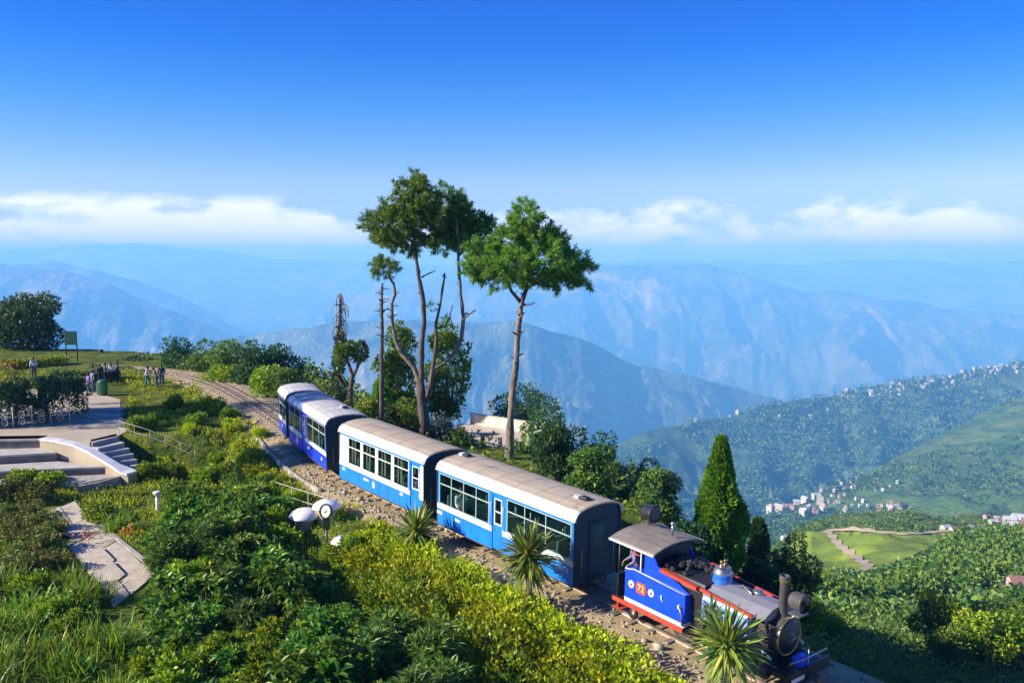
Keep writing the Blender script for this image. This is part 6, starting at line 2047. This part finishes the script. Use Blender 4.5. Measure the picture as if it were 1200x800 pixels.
    if face:
        for s in (-1, 1):
            MB().lathe([(0, -0.008), (0.011, 0), (0, 0.008)], 8, Matrix.Translation(Vector(v[h1]) + Vector((s * 0.03, -0.088, 0.035)))).build('eye', M['hair'], root)
            MB().lathe([(0, -0.02), (0.022, 0), (0, 0.03)], 8, Matrix.Translation(Vector(v[h1]) + Vector((s * 0.078, 0.0, 0.02)))).build('ear', M['skin'], root)
        MB().bbox(-0.024, 0.024, -0.004, 0.006, -0.005, 0.006, 0.002).build('mouth', cloth((0.25, 0.08, 0.06)), root).location = Vector(v[h1]) + Vector((0, -0.087, -0.035))
    return root


JE, BK, WH = cloth((0.06, 0.09, 0.18)), cloth((0.02, 0.025, 0.035)), cloth((0.75, 0.74, 0.76))
PU, PK, LV, GY_, TEA = cloth((0.22, 0.12, 0.42)), cloth((0.62, 0.36, 0.34)), cloth((0.42, 0.40, 0.60)), cloth((0.16, 0.2, 0.24)), cloth((0.05, 0.22, 0.22))
GRP = 'visitors walking on the far side of the garden'
for lab, px, py, hpx, sh, trs, ps, rz in [
    ('person in a purple shirt and jeans standing at the plaza edge', 104, 463, 32, PU, JE, 'walk', 2.6),
    ('person in dark clothes close behind the purple shirt', 109, 460, 29, GY_, JE, 'stand', -0.6),
    ('person in a pink top leaning forward behind the plaza edge', 112.5, 452, 26, PK, BK, 'lean', -1.2),
    ('person in a dark coat, left of the litter bin group', 118, 450, 29, BK, BK, 'stand', 0.4),
    ('person in a grey blue top in the middle of the standing group', 124, 449, 27, GY_, BK, 'stand', 2.0),
    ('person in a white shirt and dark vest in the standing group', 131, 449, 27, WH, BK, 'stand', 0.2),
    ('person all in black at the right of the standing group', 138, 448, 25, BK, BK, 'stand', -0.8),
    ('person in teal trousers near the bend of the track', 173, 454, 22, WH, TEA, 'walk', 1.8),
    ('person in a pale pink shirt leaning over by the bend', 184, 456, 24, PK, GY_, 'lean', -1.4),
    ('person in dark clothes right of the pink shirt by the bend', 190, 452, 24, BK, JE, 'stand', 0.3),
    ('person in a white top far off by the orange flowers', 40, 443, 20, WH, JE, 'stand', 0.5),
    ('person in pale lavender on the plaza by the dark bank', 89, 474, 22, LV, LV, 'stand', 1.0),
]:
    p = hit(px, py)
    if py > 462:
        p = Pz(px, py, 0.33)
    person(lab, (p[0], p[1], p[2]), rz, 1.66 + 0.06 * math.sin(px), sh, trs, ps, GRP, int(px))


def in_car(root, x, y, z):
    bpy.context.view_layer.update()
    return root.matrix_world @ Vector((x, y, z))


def heading(root):
    return root.rotation_euler[2]


# passenger at the window of the front coach and the driver in the cab
best = min(np.linspace(-3.5, 3.5, 141), key=lambda t: abs(proj(np.array(in_car(coach3, t, -0.75, 1.5)))[0] - 539))
p = in_car(coach3, float(best), -0.68, 0.64)
person('person in a white shirt seated at the rear window of the front coach', p, heading(coach3) + PI / 2 - 0.25, 1.7, WH, BK, 'sit', None, 91, True)
p = in_car(loco, -h + 0.42, -0.35, 0.69)
person('person in a purple grey shirt standing in the engine cab', p, heading(loco) - 0.6, 1.62, cloth((0.24, 0.2, 0.34)), BK, 'lean', None, 92, True)

# ------------------------------------------------------------------ houses
M['house_white'] = mat('house_white', (0.62, 0.60, 0.56), (0.50, 0.48, 0.44), 0.5, 0.8)
M['house_pink'] = mat('house_pink', (0.50, 0.38, 0.33), (0.42, 0.32, 0.28), 0.5, 0.8)
M['house_cream'] = mat('house_cream', (0.66, 0.58, 0.44), (0.55, 0.48, 0.36), 0.5, 0.8)
M['roof_tin'] = mat('roof_tin', (0.52, 0.53, 0.55), (0.40, 0.41, 0.43), 0.4, 0.5, stretch=(6, 1, 1))
M['roof_red'] = mat('roof_red', (0.32, 0.17, 0.12), (0.24, 0.13, 0.10), 0.6, 0.7)
M['dark_glass'] = mat('dark_glass', (0.03, 0.04, 0.05), None, 1, 0.15)


def house_parts(wx, wy, hgt, floors, wall, roof, flat=False):
    a = MB().box(-wx, wx, -wy, wy, -3, hgt)
    out = []
    if not flat:
        a.prism([(-wy, hgt), (wy, hgt), (0, hgt + wy * 0.6)], -wx, wx)
        t = 0.15
        rf = MB().prism([(-wy - 0.5, hgt - 0.28), (0, hgt + wy * 0.62), (0, hgt + wy * 0.62 + t), (-wy - 0.5, hgt - 0.28 + t)], -wx - 0.5, wx + 0.5)
        rf.prism([(wy + 0.5, hgt - 0.28), (0.001, hgt + wy * 0.62), (0.001, hgt + wy * 0.62 + t), (wy + 0.5, hgt - 0.28 + t)], -wx - 0.5, wx + 0.5)
    else:
        rf = MB().box(-wx - 0.3, wx + 0.3, -wy - 0.3, wy + 0.3, hgt + 0.005, hgt + 0.3).box(-wx * 0.4, wx * 0.3, -wy * 0.5, wy * 0.5, hgt + 0.305, hgt + 2.0)
    out.append(('wall', a.mesh('wall', wall)))
    out.append(('roof', rf.mesh('roof', roof)))
    for f in range(floors):
        z = 0.9 + f * 2.9
        for k in range(3):
            x = (k - 1) * wx * 0.62
            for s in (-1, 1):
                out.append(('window', MB().box(x - 0.5, x + 0.5, s * wy, s * (wy + 0.06), z, z + 1.3).mesh('window', M['dark_glass'])))
        for s in (-1, 1):
            out.append(('window', MB().box(s * wx, s * (wx + 0.06), -0.5, 0.5, z, z + 1.3).mesh('window', M['dark_glass'])))
    out.append(('door', MB().box(wx * 0.28, wx * 0.42, -wy - 0.05, -wy, 0, 2.0).mesh('door', M['roof_red'])))
    return out


HP = [house_parts(5, 3.6, 5.8, 2, M['house_white'], M['roof_tin']), house_parts(4.2, 3.4, 3.2, 1, M['house_cream'], M['roof_tin']), house_parts(4.6, 4.2, 8.8, 3, M['house_white'], M['terrace'], True),
      house_parts(4.4, 3.4, 5.8, 2, M['house_pink'], M['roof_red']), house_parts(3.8, 3.2, 3.1, 1, M['house_white'], M['roof_red'])]


def house(label, p, group, rz, sc=1.0, simple=False, kind=None):
    i = random.randrange(len(HP)) if kind is None else kind
    root = thing('house', label, 'house', p, rz, group, sc)
    for nm, me in HP[i]:
        if simple and nm in ('window', 'door') and random.random() < 0.0:
            continue
        link(nm, me, root)
    return root


HMESH = []
for i, parts_ in enumerate(HP):
    # the far houses: the same walls, roof and windows joined into one small mesh
    vs, fs, mi, mats_ = [], [], [], []
    for nm, me in parts_:
        if me.materials[0] not in mats_:
            mats_.append(me.materials[0])
        o_ = len(vs)
        vs += [tuple(v_.co) for v_ in me.vertices]
        fs += [tuple(x + o_ for x in p_.vertices) for p_ in me.polygons]
        mi += [mats_.index(me.materials[0])] * len(me.polygons)
    hm_ = bpy.data.meshes.new('house')
    hm_.from_pydata(vs, [], fs)
    for m_ in mats_:
        hm_.materials.append(m_)
    hm_.polygons.foreach_set('material_index', mi)
    HMESH.append(hm_)


def hill_point(px, py):
    """the nearest hillside that shows at (px, py)"""
    best = None
    for key in ('meadow', 'forest'):
        V = HILLS[key].reshape(-1, 3)
        X, Y = proj(V)
        e = (X - px) ** 2 + ((Y - py) * 1.5) ** 2
        i = np.argmin(e)
        if e[i] < 60 or key == 'forest':
            return V[i].copy() if best is None else best


def far_house(label, key, px, py, group, sc):
    p = hill_point(px, py)
    p[0] += random.uniform(-8, 8)
    p[2] += 1.5
    link('house', random.choice(HMESH), None, label, 'house', group, None, p, random.uniform(0, PI), sc)


r_ = random.Random(44)
for k in range(105):
    t = r_.random()
    X = 985 + 245 * t ** 0.75
    crest = np.interp(X, [985, 1010, 1060, 1100, 1150, 1200, 1240], [462, 453, 448, 441, 431, 423, 415])
    far_house('tiny house of the town strung along the far forested crest', 'forest', X, crest + abs(r_.gauss(0, 1)) * 7 + 1.5, 'houses of the town on the far crest', r_.uniform(0.85, 1.35))
for k in range(46):
    X, Y_ = r_.gauss(992, 27), r_.gauss(582, 15)
    X += (584 - Y_) * 0.3
    far_house('tiny pale house among trees in the middle valley village', 'forest', X, Y_, 'houses of the village in the middle valley', r_.uniform(0.4, 0.6))
for k in range(26):
    far_house('tiny pale house scattered left of the middle village', 'forest', r_.uniform(900, 965), r_.uniform(578, 606), 'scattered houses in the middle valley', r_.uniform(0.8, 1.2))
for k in range(12):
    far_house('tiny pale house below the green meadow slope', 'meadow', r_.uniform(1030, 1060), r_.uniform(592, 604), 'houses under the meadow', r_.uniform(0.8, 1.2))
for k in range(8):
    far_house('tiny pale house high on the open far ridge', 'forest', r_.uniform(800, 985), r_.uniform(478, 492), 'houses on the open far ridge', r_.uniform(0.8, 1.2))

gh = [('white house with pale roof at the left tip of the tea field', 921, 634, 0, .55), ('white house on the road right of the tea field', 1108, 620, 1, .5), ('second white house by the road, right of the first', 1118, 622, 4, .5), ('cream house where the road leaves the tea field', 1133, 621, 1, .55)]
for lab, X, Y_, kd, sc in gh:
    house(lab, hit(X, Y_), 'houses near the tea field', random.uniform(-0.4, 0.6), sc, kind=kd)
for k in range(15):
    X = 1155 + 55 * r_.random()
    house(['white house in the cluster right of the road', 'pink house in the cluster right of the road', 'tin roofed house in the cluster right of the road'][k % 3], hit(X, 606 + (X - 1155) * 0.16 + r_.uniform(-3, 8)), 'cluster of houses at the right edge', random.uniform(-0.5, 0.6), r_.uniform(.42, .62), kind=(0, 3, 1)[k % 3])
for k, (lab, X, Y_, kd) in enumerate([('white gabled house highest of the near right hamlet', 1168, 672, 4), ('cream house beside the highest white one of the hamlet', 1180, 670, 1), ('white house in the middle of the near right hamlet', 1192, 678, 0), ('pale house below the middle of the hamlet', 1188, 688, 1), ('pink house lowest at the right edge of the hamlet', 1196, 697, 3), ('small house lowest at the left of the hamlet', 1180, 697, 4)]):
    house(lab, hit(X, Y_), 'hamlet on the near right slope', random.uniform(-0.5, 0.5), 0.45, kind=kd)

# ------------------------------------------------------------------ tea field, tracks across it
M['tea'] = terrain_mat('tea', (0.27, 0.35, 0.03), (0.15, 0.22, 0.024), (0.32, 0.32, 0.05), 0.05, 1.0)
M['dirt'] = mat('dirt', (0.46, 0.36, 0.22), (0.38, 0.30, 0.18), 0.1, 0.95)
TP = [(922, 634), (936, 625), (968, 621.5), (1030, 622), (1075, 624), (1122, 624), (1096, 640), (1062, 655), (1036, 664), (1018, 670), (985, 670), (948, 668), (930, 655)]


def inside(x, y, poly):
    c = np.zeros(len(x), bool)
    n = len(poly)
    for i in range(n):
        x1, y1 = poly[i]
        x2, y2 = poly[(i + 1) % n]
        c ^= ((y1 > y) != (y2 > y)) & (x < (x2 - x1) * (y - y1) / (y2 - y1 + 1e-12) + x1)
    return c


XX, YY = np.meshgrid(np.linspace(918, 1126, 84), np.linspace(621, 671, 40))
hp = hits(XX.ravel(), YY.ravel(), 60, 1100, 220)
hp[:, 2] += 0.35
ids = np.arange(XX.size).reshape(XX.shape)
cx_, cy_ = (XX[:-1, :-1] + XX[1:, 1:]).ravel() / 2, (YY[:-1, :-1] + YY[1:, 1:]).ravel() / 2
Fq = np.stack([ids[:-1, :-1], ids[:-1, 1:], ids[1:, 1:], ids[1:, :-1]], -1).reshape(-1, 4)
gy_ = hp[:, 1][Fq]
keep = inside(cx_, cy_, TP) & (gy_.max(1) - gy_.min(1) < 60)
link('tea_field', np_mesh('tea_field', hp, Fq[keep], M['tea'], True), kind='structure')


def dirt_path(pts, wid):
    X = np.interp(np.linspace(0, len(pts) - 1, len(pts) * 9), range(len(pts)), [p[0] for p in pts])
    Y_ = np.interp(np.linspace(0, len(pts) - 1, len(pts) * 9), range(len(pts)), [p[1] for p in pts])
    g = hits(X, Y_, 60, 1100, 260)
    V = []
    t = np.gradient(g[:, :2], axis=0)
    t /= np.linalg.norm(t, axis=1)[:, None]
    n = np.column_stack([t[:, 1], -t[:, 0]])
    wv = wid * (1 + 0.35 * np.sin(np.arange(len(g)) * 0.9))
    for s in (-1, 1):
        e = g.copy()
        e[:, :2] += n * s * wv[:, None] / 2
        e[:, 2] = np.maximum(gz(e[:, 0], e[:, 1]), g[:, 2]) + 0.75
        V.append(e)
    m_ = len(g)
    Fq = np.array([(i, i + 1, m_ + i + 1, m_ + i) for i in range(m_ - 1)])
    link('dirt_path', np_mesh('dirt_path', np.vstack(V), Fq, M['dirt'], True), kind='structure')


dirt_path([(969, 623), (976, 631), (984, 642), (996, 651), (1008, 659), (1016, 665), (1019, 673)], 3.4)
dirt_path([(940, 663), (950, 669), (964, 671.5), (985, 671), (1005, 672)], 2)
dirt_path([(968, 623), (1000, 622.5), (1030, 625), (1060, 627), (1085, 625.5), (1110, 623), (1150, 620)], 3.5)

# ------------------------------------------------------------------ woods
def clump_template(n, seed, size=0.42, flat=0.85):
    r = np.random.default_rng(seed)
    d = unit(r.normal(size=(n, 3)) + np.array([0, 0, 0.25]))
    lob = 1 + 0.3 * (fbm(d[:, 0] * 2 + seed, d[:, 1] * 2 + d[:, 2] * 2, seed, 2) - 0.5) * 2
    p = d * np.array([1, 1, flat]) * (lob * r.uniform(0.7, 1.0, n))[:, None] + np.array([0, 0, 0.75])
    V, Fq = leaf_arrays(p - d * 0.1, unit(d + r.normal(size=(n, 3)) * 0.7), size * r.uniform(0.7, 1.3, n), size * 0.8, 0.2, 0.1)
    return V, Fq


def wood(name, pts, size, tmpl, material, kind='stuff'):
    pts = np.asarray(pts)
    n = len(pts)
    an = rng.uniform(0, 2 * PI, n)
    pick = rng.integers(0, len(tmpl), n)
    VV, FF, o = [], [], 0
    for k, (V, Fq) in enumerate(tmpl):
        i = np.where(pick == k)[0]
        if not len(i):
            continue
        c_, s_ = np.cos(an[i])[:, None], np.sin(an[i])[:, None]
        X = V[None, :, 0] * c_ - V[None, :, 1] * s_
        Y = V[None, :, 0] * s_ + V[None, :, 1] * c_
        Z = np.repeat(V[None, :, 2], len(i), 0) * rng.uniform(0.8, 1.35, (len(i), 1))
        W_ = np.stack([X, Y, Z], -1) * np.asarray(size)[i][:, None, None] + pts[i][:, None, :]
        VV.append(W_.reshape(-1, 3))
        FF.append((Fq[None] + len(V) * np.arange(len(i))[:, None, None]).reshape(-1, 4) + o)
        o += W_.shape[0] * len(V)
    return link(name, np_mesh(name, np.vstack(VV), np.vstack(FF), material), kind=kind)


FM['wood'] = foliage('wood', [(0.0, (0.04, 0.11, 0.022)), (0.5, (0.12, 0.20, 0.028)), (1.0, (0.28, 0.34, 0.04))], 0.6, 0.3, 0.2)
FM['far_wood'] = foliage('far_wood', [(0.0, (0.035, 0.10, 0.03)), (0.6, (0.10, 0.19, 0.045)), (1.0, (0.24, 0.33, 0.065))], 0.7, 0.2, 0.1)
T1 = [clump_template(105, s, 0.29) for s in (1, 2, 3)]
T1F = [clump_template(44, s, 0.48) for s in (7, 8, 9)]
T2 = [clump_template(13, s, 0.95) for s in (4, 5, 6)]
# woods on the near spur beyond the first slope
n = 7000
y = np.exp(rng.uniform(math.log(150), math.log(640), n))
x = rng.uniform(0.26, 0.72, n) * y
z = gz(x, y)
px, py = proj(np.stack([x, y, z], -1))
htp = 2.4 * 2.6 / y * 1000
tea = inside(px, py, TP) | inside(px, py - 4, TP) | inside(px, py - htp * 0.5, TP) | inside(px, py - htp, TP)
belt = fbm(x / 60, y / 60, 611, 3) > 0.42
hamlet = (px > 1150) & (px < 1210) & (py > 660) & (py < 704) & (rng.random(n) < 0.8)
villa = (px > 1090) & (py < 628) & (rng.random(n) < 0.85)
ok = ~tea & belt & ~hamlet & ~villa & (py > 622)
nr_ = ok & (y < 290)
wood('woods', np.column_stack([x, y, z])[nr_], rng.uniform(1.4, 3.4, n)[nr_], T1, FM['wood'])
nr_ = ok & (y >= 290)
wood('woods', np.column_stack([x, y, z])[nr_], rng.uniform(1.4, 3.4, n)[nr_], T1F, FM['wood'])
# lower scrub between the trees
n = 12000
y = np.exp(rng.uniform(math.log(120), math.log(640), n))
x = rng.uniform(0.26, 0.74, n) * y
z = gz(x, y)
px, py = proj(np.stack([x, y, z], -1))
ok = ~(inside(px, py, TP) | inside(px, py - 5, TP))
wood('scrub', np.column_stack([x, y, z - 0.3])[ok], rng.uniform(0.5, 1.3, n)[ok], T2, FM['mid'])
# forest on the next ridges
for key, n, th, s0, s1, sd in (('forest', 20000, 0.40, 4.5, 10, 621), ('meadow', 6500, 0.50, 2.5, 5.5, 631)):
    V = HILLS[key]
    a, b = rng.uniform(0, V.shape[0] - 1.001, n), rng.uniform(0, V.shape[1] - 1.001, n)
    i, j = a.astype(int), b.astype(int)
    fa, fb = (a - i)[:, None], (b - j)[:, None]
    p = (V[i, j] * (1 - fa) + V[i + 1, j] * fa) * (1 - fb) + (V[i, j + 1] * (1 - fa) + V[i + 1, j + 1] * fa) * fb
    m_ = fbm(p[:, 0] / (170 if key == 'forest' else 110), p[:, 1] / (260 if key == 'forest' else 130), sd, 4)
    px, py = proj(p)
    ok = (m_ > th) & (px > 600) & (px < 1260)
    p = p[ok]
    p[:, 2] -= 2
    wood('far_woods', p, rng.uniform(s0, s1, len(p)), T2, FM['far_wood'])

# trees one can tell apart on the slope below the engine
TT = []
for s in range(4):
    bl = proto_blobs(900 + s, 2.4, 3.6, 9)
    bl = [((c[0], c[1], c[2] + 1.0), q_) for c, q_ in bl]
    tb = MB().tube([(0, 0, -1.5), (0.1, 0, 1.2), (0.1, 0.1, 3.6)], [0.2, 0.16, 0.05], 7)
    for c, q_ in bl[1:6]:
        tb.tube([(0.06, 0, 1.0), (c[0] * .5, c[1] * .5, c[2] * .7), c], [0.1, 0.06, 0.02], 5)
    TT.append((leafy('crown', bl, 2600, 0.34, 0.2, FM['wood' if s % 2 else 'lime'], 900 + s, up=0.4, gap=0.3), tb.mesh('trunk', M['bark'])))
ct = 0
for k in range(4000):
    Y_ = 42 + 118 * random.random() ** 1.2
    X = random.uniform(0.25, 0.68) * Y_
    d, a, rz = track_dist(np.array([X]), np.array([Y_]))
    if d[0] < 9:
        continue
    z = float(gz(np.array([X]), np.array([Y_]))[0])
    qx, qy = proj(np.array([X, Y_, z + 2]))
    sc_ = random.uniform(0.5, 1.15)
    tx, ty = proj(np.array([X, Y_, z + 5.6 * sc_]))
    if ty < np.interp(tx, [880, 935, 1000, 1060, 1110, 1150, 1215], [680, 690, 722, 752, 715, 700, 690]):
        continue
    if not (890 < qx < 1215 and 640 < qy < 830) or (qx < 1060 and qy > 745 and random.random() < 0.5):
        continue
    if ct >= 110:
        break
    zone_ = ('right of the engine' if qx < 980 else 'below the tea field' if qx < 1060 else 'by the slanting trunk' if qx < 1120 else 'at the right edge')
    row_ = ('high' if qy < 690 else 'halfway down' if qy < 735 else 'low' if qy < 775 else 'at the bottom')
    zone_ += ', ' + ('left part', 'middle part', 'right part')[int(qx // 22) % 3]
    root = thing('slope_tree', '%s slope tree %s, %s' % ('small' if sc_ < 0.75 else 'middling' if sc_ < 0.95 else 'large', zone_, row_), 'tree', (X, Y_, z), random.uniform(0, 6), 'trees on the slope right of the engine', sc_)
    cm, tm = random.choice(TT)
    link('crown', cm, root)
    link('trunk', tm, root)
    ct += 1
# the pale slanting trunk at lower right
Yt = 58
root = thing('slanting_tree', 'thin tree with a pale slanting bare trunk and sparse yellow green top at lower right', 'tree', on_ground(1082, Yt))
pth = limb_path([(1082, 815), (1088, 790), (1092, 768), (1098, 748), (1101, 728), (1104, 712)], Yt)
mb = MB().tube(pth, [0.2, 0.18, 0.16, 0.13, 0.1, 0.06], 8)
for lp in ([(1097, 750), (1088, 738), (1078, 735)], [(1099, 742), (1108, 728), (1112, 715)], [(1101, 730), (1096, 718), (1090, 706)]):
    mb.tube(limb_path(lp, Yt), [0.09, 0.06, 0.03], 6)
child_world('trunk', mb.mesh('trunk', M['pale_bark']), root)
child_world('crown', leafy('crown', px_blobs([(1104, 712, 16, 14), (1080, 730, 14, 10), (1112, 722, 12, 12), (1092, 704, 14, 10), (1090, 722, 12, 8)], Yt, 1.0, 0.6), 1500, 0.4, 0.16, FM['lime'], 77), root)
